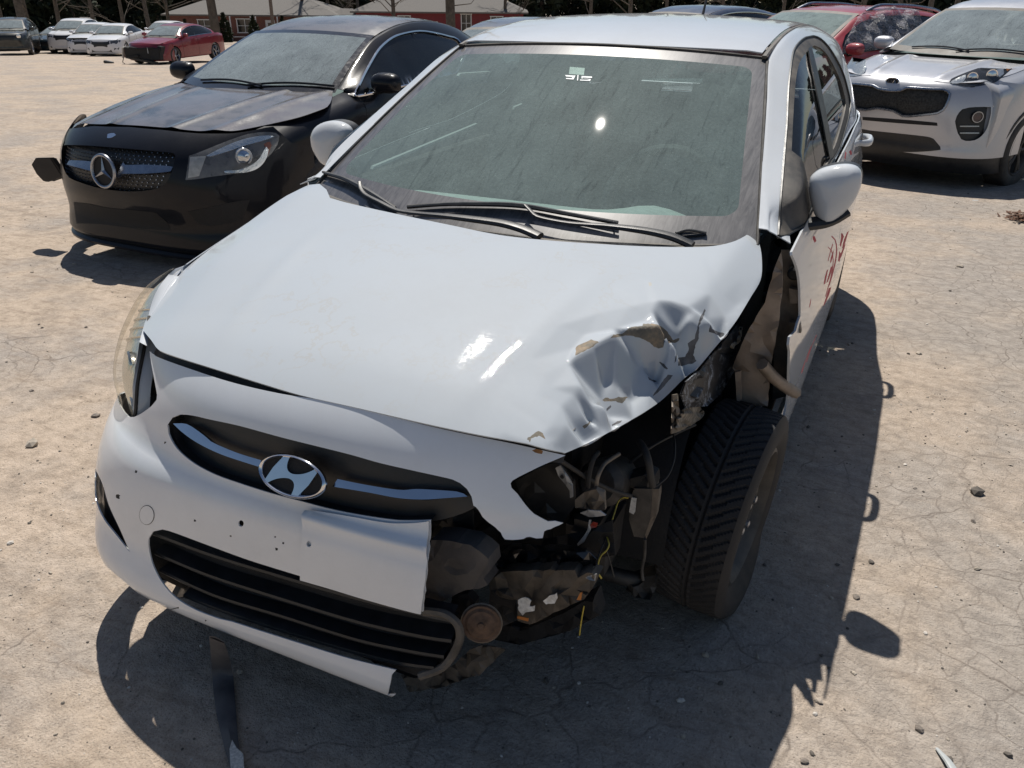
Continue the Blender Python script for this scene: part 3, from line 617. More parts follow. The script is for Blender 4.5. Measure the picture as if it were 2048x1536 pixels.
# emblem: oval ring and slanted letter
EM = basis((.0, -.782, .652), (1, .0, -.012), (0, .50, 1)); EM[:3, 2] *= 1
def ell(a, b, n=48): return [(a*math.cos(t), b*math.sin(t)) for t in np.linspace(0, 2*math.pi, n, endpoint=False)]
emb = empty('emblem'); emb.parent = HERO
mb = MB(); o_, i_ = np.array(ell(.084, .0435)), np.array(ell(.0735, .0345)); md = (o_+i_)/2; n = len(o_)
lay = [(o_, 0), (o_*.985, .006), (md, .0095), (i_*1.02, .006), (i_, 0)]; G = np.array([[(x, y, z) for x, y in p] for p, z in lay]); mb.grid(xf(EM, np.transpose(G, (1, 0, 2)).reshape(-1, 3)).reshape(n, 5, 3), True)
mb.build('emblem_ring', M_CHROME, emb, smooth=60)
# slanted H: two leaning uprights joined by a curved waist
bez = lambda p, q, r, n=9: [tuple((1-t)**2*np.array(p)+2*t*(1-t)*np.array(q)+t*t*np.array(r)) for t in np.linspace(0, 1, n)]
Hp = [(-.024, .0385), (-.010, .0405)]+bez((-.010, .0405), (-.022, .006), (.004, .0055))[1:]+bez((.004, .0055), (.030, .008), (.052, .0265))[1:]+[(.060, .0215), (.046, -.0075), (.0235, -.0385), (.0085, -.0405)]+bez((.0085, -.0405), (.022, -.006), (-.004, -.0055))[1:]+bez((-.004, -.0055), (-.030, -.008), (-.052, -.0265))[1:]+[(-.060, -.0215), (-.046, .0075)]
vv, ee, ff, *_ = delaunay_2d_cdt([Vector(p) for p in Hp], [(i, (i+1) % len(Hp)) for i in range(len(Hp))], [], 0, 1e-7)
vv = np.array([tuple(v) for v in vv]); ff = [f for f in ff if inpoly(vv[list(f)].mean(0)[None], Hp)[0]]
mb = MB(); n = len(vv); mb.add(xf(EM, np.c_[vv, np.full(n, .007)]), ff)
hb = [(i, (i+1) % len(Hp)) for i in range(len(Hp))]; Q = np.array(Hp); mb.add(xf(EM, np.r_[np.c_[Q, np.full(len(Q), .007)], np.c_[Q*1.03, np.full(len(Q), .0)]]), [(i, j, len(Q)+j, len(Q)+i) for i, j in hb]); mb.build('emblem_letter', M_CHROME, emb, smooth=25)
mb = MB(); mb.prism(ell(.074, .035, 36), .0015, EM); mb.build('emblem_backing', M_DARK, emb)

# ---- lower intake: dark backing and slats
lin = S_F.off(-.055)
lp = px2ab(lin, sm([(285, 1050), (330, 1048), (430, 1085), (620, 1150), (845, 1215), (900, 1225), (925, 1255), (915, 1300), (880, 1340), (830, 1355), (700, 1320), (520, 1262), (420, 1235), (340, 1200), (300, 1150)], 14), n=150)
panel('intake_backing', lin, lp, [M_DARK], HERO, res=.03, thick=.004)
lsl = S_F.off(-.026)
SL = [[(305, 1064), (420, 1107), (560, 1150), (720, 1196), (850, 1228), (905, 1240)], [(312, 1105), (420, 1150), (560, 1195), (720, 1243), (850, 1272), (905, 1280)], [(322, 1140), (430, 1190), (560, 1230), (720, 1280), (830, 1303), (890, 1312)], [(345, 1180), (440, 1218), (560, 1258), (700, 1300), (800, 1325), (870, 1335)]]
for L in SL:
    ab = np.array(px2ab(lsl, sm(L, 16, False), n=150)); P = lsl.P(ab[:, 0], ab[:, 1]); N = lsl.N(ab[:, 0], ab[:, 1]); mb = MB()
    mb.grid(np.stack([P-N*.03+[0, 0, .016], P+N*.004+[0, 0, .004], P+N*.006+[0, 0, -.002], P+N*.002+[0, 0, -.008], P-N*.03+[0, 0, -.004]], 1)); mb.build('slat', M_BLACKP, HERO)
# broken right end of the intake frame
ab = np.array(px2ab(lsl, sm([(848, 1222), (890, 1228), (915, 1248), (920, 1275), (908, 1305), (885, 1335), (840, 1352)], 8, False), n=150)); mb = MB(); mb.tube(lsl.P(ab[:, 0], ab[:, 1]), .009, 7); mb.build('intake_frame', M_BLACKD, HERO)
# slit backing on the right corner
ss = S_F.off(-.02); panel('corner_vent', ss, px2ab(ss, sm([(180, 905), (200, 960), (240, 1050), (266, 1112), (240, 1090), (200, 1040), (185, 990)], 10), n=150), [M_BLACKP], HERO, res=.03, thick=.003)
# gap filler under the hood edge
def under_hood():
    xs = np.linspace(-.57, .52, 40); y = -.665+.2*xs**2+.55*xs**4; a = np.stack([xs, y, H0(xs, y)-.030], -1); b = np.stack([xs, y-.045+.0*xs, H0(xs, y)-.075], -1); c = np.stack([xs, y+.12, H0(xs, y)-.035], -1)
    mb = MB(); mb.grid(np.stack([c, a, b], 1)); mb.build('radiator_cover', M_BLACKD, HERO)
under_hood()

# ---- right headlamp
inn = spl([(-.635, -.640, .562), (-.588, -.655, .592), (-.580, -.632, .675), (-.604, -.572, .742), (-.655, -.500, .782), (-.712, -.405, .820), (-.742, -.312, .848)], 40)
outr = spl([(-.650, -.628, .556), (-.705, -.590, .582), (-.760, -.548, .630), (-.790, -.492, .682), (-.803, -.425, .738), (-.794, -.365, .796), (-.752, -.305, .846)], 40)
def lampS(d, infl=.030):
    u = np.linspace(0, 1, 40)
    def fn(a, b):
        sh = np.broadcast(a, b).shape; A_ = np.clip(np.broadcast_to(a, sh).ravel(), 0, 1); B_ = np.broadcast_to(b, sh).ravel()
        i = np.stack([np.interp(A_, u, inn[:, k]) for k in range(3)], -1); o = np.stack([np.interp(A_, u, outr[:, k]) for k in range(3)], -1)
        return (i+(o-i)*B_[:, None]+np.array([-.55, -.75, .35])*((infl*4*B_*(1-B_)*np.sin(np.clip(A_, 0, 1)*np.pi)**.5)[:, None]+d)).reshape(sh+(3,))
    return Surf(fn, 0, 1, 0, 1, -1, .5, .15)
rect = [(0, 0)]+[(0, t) for t in (.25, .5, .75, 1)]+[(t, 1) for t in np.linspace(.04, 1, 25)]+[(1, .5)]+[(t, 0) for t in np.linspace(1, .04, 25)]
hl = empty('headlamp'); hl.parent = HERO
panel('lamp_lens', lampS(0), rect, M_LENS, hl, res=.012, thick=0)
panel('lamp_housing', lampS(-.018, .022), rect, M_REFL, hl, res=.02, thick=.002)
for q, (u, v, r) in enumerate(((.14, .42, .028), (.36, .45, .032))):
    c = lampS(-.026, .020).P(u, v); n_ = np.array([-.55, -.75, .35]); Mx = basis(c, np.cross([0, 0, 1.], n_), (0, 0, 1)); mb = MB()
    mb.lathe([(.004, .006), (.010, .001), (r*.6, .0005), (r*.9, .004), (r, .009), (r*1.08, .003)], 24, Mx, caps=False); mb.build('reflector_bowl', M_REFLC, hl)
for u in (.50, .56, .62, .68): mb = MB(); mb.tube(lampS(-.016, .024).P(np.full(8, u), np.linspace(.08, .9, 8)), .003, 5); mb.build('reflector_rib', M_REFL, hl)
gk = np.r_[lampS(.001).P(np.linspace(.62, 0, 30), np.zeros(30)), lampS(.001).P(np.zeros(10), np.linspace(.05, 1, 10))]; mb = MB(); mb.tube(gk, .0045, 6); mb.build('lamp_gasket', M_RUBBER, hl)

he = np.array(sm([(-.742, -.25), (-.735, -.30), (-.705, -.40), (-.665, -.50), (-.615, -.565), (-.585, -.60)], .02, False)); hs = spl(np.c_[he, H0(he[:, 0], he[:, 1])-.003], 30); ls = inn[::-1][2:36]; ls = spl(ls, 30)
mb = MB(); mb.grid(np.stack([hs+np.array([.012, .01, -.012]), hs, hs*.4+ls*.6+np.array([-.006, -.006, .004]), ls+np.array([-.002, -.003, .001]), ls+np.array([.02, .02, -.01])], 1)); mb.build('lamp_surround', M_WHITE, HERO, smooth=180)
# ---- right fender and the lower body sides
zb = lambda y: pch(y, [-.7, 0, .3, 2.2, 3.3], [.88, .93, .955, 1.045, 1.06])
def side_ctrl(y):
    w = float(pch(y, [-.75, -.55, -.35, 0, .4, 2.4, 2.9, 3.2, 3.35], [.70, .775, .815, .835, .843, .843, .82, .77, .70])); b = float(zb(y)); s = w/.843; tp = .27*max(0, y-2.25)
    return [(.70*s, .165), (.79*s, .195), (.826*s, .29), (w, .40), (w, .60), (.832*s, .78), (.815*s-tp*.5, b-.06), (.797*s-tp, b)]
ys = [-.75, -.55, -.35, -.1, .2, .4, .8, 1.3, 1.8, 2.3, 2.6, 2.9, 3.2, 3.35]
S_SL = Loft(ys, [side_ctrl(y) for y in ys], 1); S_SR = Loft(ys, [side_ctrl(y) for y in ys], -1)
def arch(y0, r, n=14, z0=.30): # wheel-arch notch in (y, v) - v of the loft for a z is found numerically
    return [(y0+r*math.cos(t), z0+r*math.sin(t)) for t in np.linspace(math.pi, 0, n)]
def zv(S, y, z):
    v = np.linspace(0, 7, 300); zz = S.P(np.full(300, y), v)[:, 2]; return float(np.interp(z, zz, v))
def yz(S, pts): return [(y, zv(S, y, z)) for y, z in pts]
panel('fender', Loft([-.62, -.45, -.3, -.1, .1, .32], [[(.78, .50), (.79, .58), (.79, .64), (.77, .70), (.745, .735), (.715, .76)], [(.79, .45), (.80, .58), (.80, .67), (.785, .745), (.755, .79), (.72, .82)], [(.80, .40), (.81, .58), (.812, .68), (.80, .76), (.77, .815), (.730, .85)], [(.815, .36), (.825, .58), (.825, .70), (.812, .785), (.785, .845), (.742, .885)], [(.83, .30), (.838, .58), (.836, .72), (.82, .815), (.785, .88), (.730, .93)], [(.84, .25), (.843, .55), (.84, .74), (.822, .86), (.78, .93), (.70, .972)]], -1),
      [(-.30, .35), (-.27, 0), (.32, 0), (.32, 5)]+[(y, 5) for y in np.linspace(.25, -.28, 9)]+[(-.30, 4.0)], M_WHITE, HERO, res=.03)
for S in (S_SR,):
    panel('body_side', S, yz(S, [(.36, .17), (2.22, .17)]+arch(2.57, .335)+[(2.92, .22), (3.34, .30)])+[(3.34, 7)]+[(y, 7) for y in np.linspace(3.2, .36, 16)], M_WHITE, HERO, res=.06)
M_TRIM = simple('painted_light_line', (.70, .74, .72), .6)  # pale colour for the painted lines of daylight inside the cabin
# ---- windshield
def wsz(x, y):
    yb = .085+.175*(x/.7)**2; yt = .945+.075*(np.abs(x)/.56)**2; zt = 1.370-.027*(x/.56)**2; zb_ = .935+.012*(x/.7)**2
    v = (y-yb)/(yt-yb); return zb_+(zt-zb_)*v+.018*np.clip(4*v*(1-v), -1, 1)
S_WS = HZ(wsz, -.74, .74, -.05, 1.10)
wsx = lambda v: .705+(.553-.705)*v
def wsp(u, v):  # u -1..1, v 0..1 -> (x, y)
    x = u*wsx(v); yb = .085+.175*(x/.7)**2; yt = .945+.075*(np.abs(x)/.56)**2; return (float(x), float(yb+(yt-yb)*v))
N_ = 30
def wsloop(u0, u1, v0, v1, r=0.): 
    q = [wsp(u, v0) for u in np.linspace(u0, u1, N_)]+[wsp(u1, v) for v in np.linspace(v0, v1, N_)[1:]]+[wsp(u, v1) for u in np.linspace(u1, u0, N_)[1:]]+[wsp(u0, v) for v in np.linspace(v1, v0, N_)[1:-1]]; return q
def wsround(u0, u1, v0, v1, ru, rv):
    q = []
    for (cu_, cv_, a0) in ((u1-ru, v0+rv, -90), (u1-ru, v1-rv, 0), (u0+ru, v1-rv, 90), (u0+ru, v0+rv, 180)):
        for k in range(7): t = R(a0+15*k); q.append((cu_+ru*math.cos(t), cv_+rv*math.sin(t)))
    out = []
    for i in range(len(q)):
        a, b = np.array(q[i]), np.array(q[(i+1) % len(q)]); n = max(1, int(np.linalg.norm(b-a)/.05))
        out += [wsp(*(a+(b-a)*k/n)) for k in range(n)]
    return out
M_WSREF = M_WSHIELD
panel('windshield', S_WS, wsloop(-1, 1, 0, 1), [M_FRIT, M_WSHIELD], HERO, regions=[(wsround(-.925, .925, .125, .925, .06, .05), 1)], res=.03, thick=.0)
# black gasket round the glass
q = np.array(wsloop(-1, 1, 0, 1)); mb = MB(); mb.tube(np.c_[q, wsz(q[:, 0], q[:, 1])+.001], .0055, 6, True); mb.build('windshield_seal', M_RUBBER, HERO)
# sensor block and paper sticker behind the glass, near the top edge
p = [S_WS.P(*px2ab(S_WS, [c])[0]) for c in ((1140, 126), (1170, 128), (1168, 142), (1138, 140))]; mb = MB(); mb.sheet(np.array(p)-[0, 0, .012], (0, .006, -.01)); mb.build('mirror_mount', M_BLACKP, HERO)
stk = empty('inspection_sticker'); stk.parent = HERO
for L in ([(1130, 151), (1147, 152), (1147, 155), (1132, 154)], [(1144, 155), (1148, 152), (1151, 152), (1147, 160), (1132, 159), (1132, 157), (1144, 157)], [(1155, 151), (1157, 151), (1156, 162), (1154, 162)], [(1163, 153), (1184, 154), (1184, 157), (1165, 156), (1165, 158), (1182, 159), (1180, 163), (1160, 162), (1160, 160), (1177, 161), (1178, 160), (1163, 158)]):
    q = np.array(px2ab(S_WS, L)); mb = MB(); mb.sheet(S_WS.P(q[:, 0], q[:, 1])+[0, 0, .0012], (0, 0, .0004)); mb.build('printed_mark', simple('sticker_white', (.75, .78, .78), .6), stk)

# ---- roof
def rfz(x, y):
    zc = pch(y, [.90, 1.0, 1.2, 1.45, 1.7, 2.0, 2.3, 2.6, 3.0], [1.362, 1.386, 1.418, 1.441, 1.447, 1.441, 1.422, 1.385, 1.27]); return zc-.085*x*x-.10*np.clip(np.abs(x)-.49, 0, 1)
S_RF = HZ(rfz, -.60, .60, .90, 2.75)
hd = [(x, .950+.075*(abs(x)/.56)**2) for x in np.linspace(-.535, .535, 25)]
rs = [px2ab(S_RF, jag(L, .8, 4, seed=i)) for i, L in enumerate(([(948, 82), (975, 83), (972, 86), (950, 85)], [(1205, 90), (1222, 90), (1220, 95), (1207, 94)], [(1405, 103), (1430, 105), (1429, 109), (1407, 107)]))]
panel('roof', S_RF, hd+[(.535, y) for y in np.linspace(1.1, 2.6, 14)]+[(x, 2.66-.1*(x/.5)**2) for x in np.linspace(.50, -.50, 11)]+[(-.535, y) for y in np.linspace(2.6, 1.1, 14)], [M_WHITE, M_RUST], HERO, res=.05, thick=.004, regions=[(r, 1) for r in rs])
for s in (-1, 1):   # ditch mouldings
    y = np.linspace(1.0, 2.6, 40); q = np.stack([s*np.full(40, .5455), y, rfz(.5455, y)-.006], -1); mb = MB(); mb.tube(q, .0105, 6, flat=.5); mb.build('roof_moulding', M_BLACKD, HERO)
# ---- greenhouse sides (pillars and rails), left and right
def gh_ctrl(y):
    if y < 1.01:
        v = (y-.26)/(1.02-.26); x = .705+(.553-.705)*v; z = .962+(1.347-.962)*v+.012*max(0, 4*v*(1-v))
    else: x = .556; z = float(rfz(.556, y))-.002
    tp = max(0, y-2.25)
    if tp: x = .556-.12*tp
    b = float(zb(y)); h = z-b
    sx = lambda zz: .797-.30*(zz-b)-.45*max(zz-b, 0)**2-.30*tp
    z1, z2 = z-.006*min(1, h/.2), z-.045*min(1, h/.25); k3 = b+h*.70; k4 = b+h*.38
    return [(x, z), (x+.022, z1), (max(x+.040, sx(z2)-.012) if h > .1 else x+.03, z2), (max(sx(k3), x+.042) if h > .1 else x+.04, k3), (max(sx(k4), x+.05) if h > .1 else x+.06, k4), (max(.797-.27*tp, x+.06) if h > .1 else x+.085, b)]
gys = [.30, .36, .45, .6, .8, 1.0, 1.2, 1.5, 1.8, 2.1, 2.35, 2.55, 2.75]
GC = [gh_ctrl(y) for y in gys]; S_GL = Loft(gys, GC, 1, .06); S_GL.sgn = -1; S_GR = Loft(gys, GC, -1, .06); S_GR.sgn = 1
C1 = lambda c: (1480+c[0]*300/2048, 20+c[1]*300/2048)
win_out = [(1556, 478), (1558, 440), (1562, 390), (1567, 330), (1571, 280), (1573.7, 245), (1576.5, 181), (1581, 137), (1587, 102), (1597, 86), (1611, 75), (1626, 72), (1641, 78), (1656, 93), (1670, 114), (1685, 144), (1694, 174), (1700, 203), (1699, 225), (1690, 262), (1677, 302), (1664, 322), (1655, 338)]
wab = [(.40, 5.0), (.42, 4.6)]
wab = px2ab(S_GL, sm(win_out, 8, False), n=150)
wab = wab+[(1.2, 4.95), (.9, 4.95), (.6, 4.95), (.44, 4.95), (.36, 4.95)]
inner = [(1584, 300), (1587, 240), (1590, 190), (1594, 150), (1600, 125), (1609, 110), (1620, 97), (1630, 90), (1642, 95), (1655, 108), (1668, 130), (1681, 158), (1689, 185), (1693, 208), (1690, 228), (1683, 255), (1671, 293), (1657, 316)]
iab = px2ab(S_GL, sm(inner, 8, False), n=150)+[(1.2, 4.78), (.9, 4.78), (.62, 4.70)]
gout = [(a, 0.) for a in np.linspace(.30, 2.75, 40)]+[(2.75, b) for b in np.linspace(.5, 5, 10)]+[(a, 5.) for a in np.linspace(2.7, .30, 40)]+[(.30, b) for b in np.linspace(4.5, .5, 9)]
panel('pillar_and_rail', S_GL, gout, M_WHITE, HERO, holes=[wab], res=.02)
panel('window_frame', S_GL.off(-.002), wab, M_BLACKD, HERO, holes=[iab], res=.02, thick=.006)
q = np.array(wab); mb = MB(); mb.tube(S_GL.P(q[:, 0], q[:, 1])+.001*S_GL.N(q[:, 0], q[:, 1]), .0032, 5, True); mb.build('window_seal', M_BLACKP, HERO)
panel('side_window', S_GL.off(-.008), iab, M_SIDEGL, HERO, res=.05, thick=0)
bp = px2ab(S_GL, sm([(1617, 96, 1), (1624, 92, 1), (1638, 150), (1656, 240), (1669, 312, 1), (1661, 318, 1), (1647, 245), (1630, 160)], 10), n=150)
panel('b_pillar_trim', S_GL.off(-.001), bp, M_BLACKP, HERO, res=.03, thick=.004)
# right side mirrored
panel('pillar_and_rail', S_GR, gout, M_WHITE, HERO, holes=[wab], res=.04)
panel('side_window', S_GR.off(-.008), wab, M_SIDEGL, HERO, res=.06, thick=0)
# ---- left doors, quarter, sill
door_front = px2ab(S_SL, sm([(1571, 497), (1580, 503), (1589, 519), (1596, 541), (1600, 569), (1601, 600), (1601, 632), (1596, 646), (1592, 662), (1580, 674), (1578, 690), (1580, 702), (1579, 736), (1578, 771), (1576, 800), (1569, 833)], 9, False), n=200)
red = [[(1664, 470), (1672, 478), (1676, 498), (1672, 530), (1660, 572), (1656, 570), (1667, 528), (1671, 499), (1668, 481), (1662, 474)], [(1655, 520), (1660, 500), (1664, 486), (1667, 490), (1662, 506), (1657, 524)], [(1651, 545), (1655, 528), (1658, 532), (1653, 555), (1649, 580), (1646, 578)], [(1682, 462), (1688, 455), (1691, 462), (1684, 485), (1679, 505), (1676, 502), (1682, 480)], [(1677, 520), (1683, 500), (1686, 503), (1679, 530), (1670, 560), (1667, 558)], [(1626, 470), (1630, 466), (1633, 482), (1629, 492), (1625, 480)], [(1618, 610), (1621, 596), (1623, 600), (1620, 618)], [(1655, 585), (1662, 560), (1665, 565), (1655, 600), (1645, 625), (1643, 622)], [(1602, 742), (1612, 715), (1622, 690), (1624, 694), (1612, 722), (1604, 750)], [(1690, 470), (1697, 450), (1700, 455), (1692, 480), (1684, 510), (1682, 506)],
       [(1687, 315), (1690, 300), (1694, 308), (1692, 320)], [(1696, 300), (1700, 296), (1706, 312), (1703, 314)], [(1660, 540), (1664, 520), (1667, 524), (1661, 552), (1653, 578), (1650, 575)]]
def thin(L, f):
    n = len(L); m_ = [((L[i][0]+L[n-1-i][0])/2, (L[i][1]+L[n-1-i][1])/2) for i in range(n)]; return [(mx+(x-mx)*f, my+(y-my)*f) for (x, y), (mx, my) in zip(L, m_)]
red = [thin(L, .5) for L in red]+[[(x+dx, y+dy) for x, y in thin(L, .35)] for L, dx, dy in ((red[0], 6, 10), (red[0], -7, 22), (red[3], -4, 34), (red[4], 8, -26), (red[2], 12, -40), (red[7], 6, -14), (red[8], 10, -22))]
rb = [px2ab(S_SL, sm(L, 8), n=200) for L in red]
fd = door_front+yz(S_SL, [(.42, .20), (.8, .20), (1.335, .20)])+[(1.335, v) for v in np.linspace(1.5, 7, 9)]+[(y, 7.) for y in np.linspace(1.2, .40, 8)]
rdv = yz(S_SL, [(1.342, .20), (2.18, .20)]+arch(2.57, .345)[1:9])
rd = rdv+yz(S_SL, [(2.38, .70), (2.42, .85)])+[(2.44, 7)]+[(y, 7.) for y in np.linspace(2.3, 1.342, 8)]+[(1.342, v) for v in np.linspace(6.2, 1.5, 7)]
def redin(dr): return [(r, 1) for r in rb if inpoly(np.array(r), np.array(dr)).all()]
door = empty('front_door'); door.parent = HERO
panel('door_skin', S_SL, fd, [M_WHITE, M_REDTXT], door, res=.03, regions=redin(fd), thick=.006)
rdoor = empty('rear_door'); rdoor.parent = HERO
panel('door_skin', S_SL, rd, [M_WHITE, M_REDTXT], rdoor, res=.03, regions=redin(rd), thick=.006)
panel('quarter_panel', S_SL, yz(S_SL, arch(2.57, .345)[9:]+[(2.93, .25), (3.34, .30)])+[(3.34, 7)]+[(y, 7.) for y in np.linspace(3.2, 2.447, 7)]+yz(S_SL, [(2.425, .85), (2.387, .70)]), M_WHITE, HERO, res=.04)
mb = MB(); mb.tube([S_SL.P(y, zv(S_SL, y, .185)) for y in np.linspace(.36, 2.2, 20)], .012, 6); mb.build('sill', M_WHITE, HERO)
for pr, (y, z) in ((door, (1.14, .90)), (rdoor, (2.16, .945))):   # grab handles stand off the skin
    v = zv(S_SL, y, z); P = lambda d, n: S_SL.P(y+d, v)+np.array([n, 0, 0]); mb = MB()
    mb.tube([P(-.085, -.004), P(-.078, .022), P(-.06, .034), P(-.03, .038), P(.03, .038), P(.06, .034), P(.078, .022), P(.085, -.004)], [.010, .012, .013, .013, .013, .013, .012, .010], 10, flat=1.2, smooth=24); mb.build('handle', M_WHITE, pr)
    mb = MB(); mb.lathe([(.0, .004), (.028, .003), (.032, .0)], 16, basis(P(0, .001), (0, 1, 0), (0, 0, 1)), caps=False); mb.build('handle_cup', M_BLACKD, pr)
# ---- mirrors
def mirror(name, px, y, par, dirv, depth, armpts, sd):
    m = empty(name); m.parent = par; poly = np.array([at(p, 1, y) for p in sm(px, 6)]); c = poly.mean(0)
    puff('mirror_cap', poly, depth, M_WHITE, m, dirv, .008, .42)
    mb = MB(); q = c+(poly-c)*.985; mb.sheet(q+np.array([0, .002, 0]), np.array([0, .045, 0])); mb.build('mirror_housing', M_BLACKP, m, smooth=60)
    mb = MB(); mb.sheet((c+(poly-c)*.86)+np.array([0, .049, 0]), (0, .002, 0)); mb.build('mirror_glass', M_CHROME, m)
    mb = MB(); mb.tube(armpts, [.034, .030, .028, .030], 10, flat=.6, smooth=14); mb.build('mirror_arm', M_BLACKP, m); return m
mirror('door_mirror', [(1622, 352), (1640, 338), (1668, 330), (1697, 328), (1716, 334), (1724, 348), (1722, 372), (1710, 400), (1690, 425), (1668, 445), (1653, 451), (1640, 445), (1628, 425), (1620, 395), (1618, 370)], .56, door, (.05, -1, .1), .052, [(.755, .50, .95), (.80, .52, .955), (.85, .545, .965), (.885, .57, .99)], 1)
mirror('door_mirror', [(625, 272), (632, 254), (648, 244), (668, 241), (690, 246), (705, 258), (708, 280), (700, 305), (680, 325), (655, 330), (638, 312), (628, 292)], .60, HERO, (-.05, -1, .1), .052, [(-.755, .54, .95), (-.80, .56, .955), (-.85, .585, .97), (-.885, .61, 1.0)], -1)
mb = MB(); mb.sheet([(.742, .40, .955), (.700, .50, 1.06), (.735, .60, 1.05), (.79, .66, .965)], (.012, -.004, .004)); mb.build('mirror_triangle', M_BLACKP, door); mb = MB(); mb.sheet([(.77, .40, .90), (.75, .40, .96), (.79, .60, .965), (.80, .60, .90)], (.010, 0, 0)); mb.build('mirror_base', M_BLACKP, door)
# ---- wipers and cowl
def wpath(px, off): 
    So = S_WS.off(off); q = np.array(px2ab(So, sm(px, 14, False))); return So.P(q[:, 0], q[:, 1])
for bl, ar, in (([(815, 414), (880, 409), (942, 408), (1039, 411), (1137, 428), (1236, 446)], [(1050, 410), (1058, 418), (1074, 433), (1137, 446), (1215, 452), (1293, 462), (1345, 474), (1385, 491)]),
                ([(646, 345), (690, 358), (742, 386), (790, 416)], [(719, 364), (721, 376), (730, 388), (760, 404), (800, 422), (900, 433), (1000, 446), (1045, 458), (1080, 473)])):
    w = empty('wiper'); w.parent = HERO
    P = wpath(bl, .010); mb = MB(); mb.tube(P, .006, 6); mb.build('wiper_rubber', M_RUBBER, w)
    P2 = wpath(bl, .019); n = len(P2); mb = MB(); mb.tube(P2, [.004, .0085, .0105, .0085, .004], 6, flat=.7, smooth=30); mb.build('wiper_blade', M_BLACKP, w)
    for k in np.linspace(1, n-2, 6).astype(int): mb = MB(); mb.tube([P[k], P2[k]], .0025, 5); mb.build('blade_claw', M_BLACKP, w)
    P = wpath(ar, .028); mb = MB(); mb.tube(P, [.006, .007, .008, .010, .014, .016, .017], 8, flat=.55, smooth=40); mb.build('wiper_arm', M_BLACKP, w)
xs = np.linspace(-.69, .69, 50); yh = .03+.30*xs**2+.12*xs**4; yg = .085+.175*(xs/.7)**2
a = np.stack([xs, yh-.03, H0(xs, yh-.03)-.012], -1); b_ = np.stack([xs, yh+.012, H0(xs, yh)-.020], -1); c_ = np.stack([xs, np.maximum(yg, yh+.02)+.015, wsz(xs, np.maximum(yg, yh+.02)+.015)-.002], -1)
mb = MB(); mb.grid(np.stack([a, b_, c_], 1)); mb.build('cowl_panel', M_BLACKD, HERO)
pj = wpath([(1352, 466), (1375, 460), (1413, 466)], .006); mb = MB(); mb.tube(pj, .006, 6, flat=.6, smooth=10); mb.build('washer_jet', M_BLACKP, HERO); mb = MB(); mb.tube(wpath([(1365, 473), (1385, 471), (1412, 468)], .004), .004, 6); mb.build('washer_jet', M_BLACKP, HERO)
# antenna
mb = MB(); mb.tube([(0, 2.46, 1.395), (0, 2.462, 1.41), (0, 2.52, 1.50), (0, 2.60, 1.64)], [.022, .008, .004, .003], 8); mb.build('antenna', M_BLACKP, HERO)
# ---- shell, floor and cabin
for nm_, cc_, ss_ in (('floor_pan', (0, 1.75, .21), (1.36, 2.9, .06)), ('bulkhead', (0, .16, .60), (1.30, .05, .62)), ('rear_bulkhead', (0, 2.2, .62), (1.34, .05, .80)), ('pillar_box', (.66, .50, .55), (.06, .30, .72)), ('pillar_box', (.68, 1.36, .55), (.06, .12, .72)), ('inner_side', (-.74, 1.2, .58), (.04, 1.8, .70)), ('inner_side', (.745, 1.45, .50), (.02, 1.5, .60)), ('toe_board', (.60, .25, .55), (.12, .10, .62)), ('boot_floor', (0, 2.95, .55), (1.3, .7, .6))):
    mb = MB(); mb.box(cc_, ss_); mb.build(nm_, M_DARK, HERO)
S_TR = HZ(lambda x, y: pch(y, [2.55, 2.75, 2.95, 3.2, 3.42], [1.37, 1.24, 1.10, 1.06, 1.0])-.10*x*x, -.6, .6, 2.6, 3.42)
panel('rear_window', S_TR, [(-.50, 2.68), (.50, 2.68), (.58, 2.95), (-.58, 2.95)], M_SIDEGL, HERO, res=.06); panel('boot_lid', S_TR, [(-.60, 2.96), (.60, 2.96), (.58, 3.38), (-.58, 3.38)], M_WHITE, HERO, res=.06)
mb = MB(); mb.box((0, 3.37, .62), (1.35, .08, .70)); mb.build('rear_bumper', M_WHITE, HERO, bevel=.03)
u = np.linspace(-1, 1, 30); prof = [(.18, .895), (.28, .925), (.42, .935), (.52, .925), (.58, .88), (.60, .70)]
mb = MB(); mb.grid(np.array([[(x*.68, y+.06*(x*x), z-.02*x*x+(.035*math.exp(-((x-.52)/.16)**2) if 1 < k < 5 else 0)) for k, (y, z) in enumerate(prof)] for x in u])); mb.build('dashboard', M_DASH, HERO, smooth=60)
def seat(x, y):
    s = empty('seat'); s.parent = HERO
    mb = MB(); mb.box((x, y, .45), (.48, .50, .16)); mb.build('seat_cushion', M_SEAT, s, bevel=.04)
    mb = MB(); mb.box((x, y+.33, .78), (.46, .13, .62), (-.28, 0, 0)); mb.build('seat_back', M_SEAT, s, bevel=.05)
    mb = MB(); mb.box((x, y+.44, 1.17), (.25, .09, .17), (-.2, 0, 0)); mb.build('head_restraint', M_SEAT, s, bevel=.035)
seat(.36, .95); seat(-.36, .95)
mb = MB(); mb.box((0, 2.05, .8), (1.2, .14, .62), (-.35, 0, 0)); mb.build('rear_bench_back', M_SEAT, HERO, bevel=.05)
mb = MB(); mb.box((0, 1.75, .45), (1.2, .5, .16)); mb.build('rear_bench', M_SEAT, HERO, bevel=.05)
MS = basis((.36, .60, .93), (1, 0, 0), (0, .42, 1)); t = np.linspace(0, 2*math.pi, 32, endpoint=False); mb = MB(); mb.tube(xf(MS, np.c_[.185*np.cos(t), .185*np.sin(t), 0*t]), .016, 8, True); mb.build('steering_wheel', M_BLACKP, HERO); mb = MB(); mb.box(MS[:3, 3], (.30, .05, .10), (-.4, 0, 0)); mb.build('steering_hub', M_BLACKP, HERO, bevel=.02)
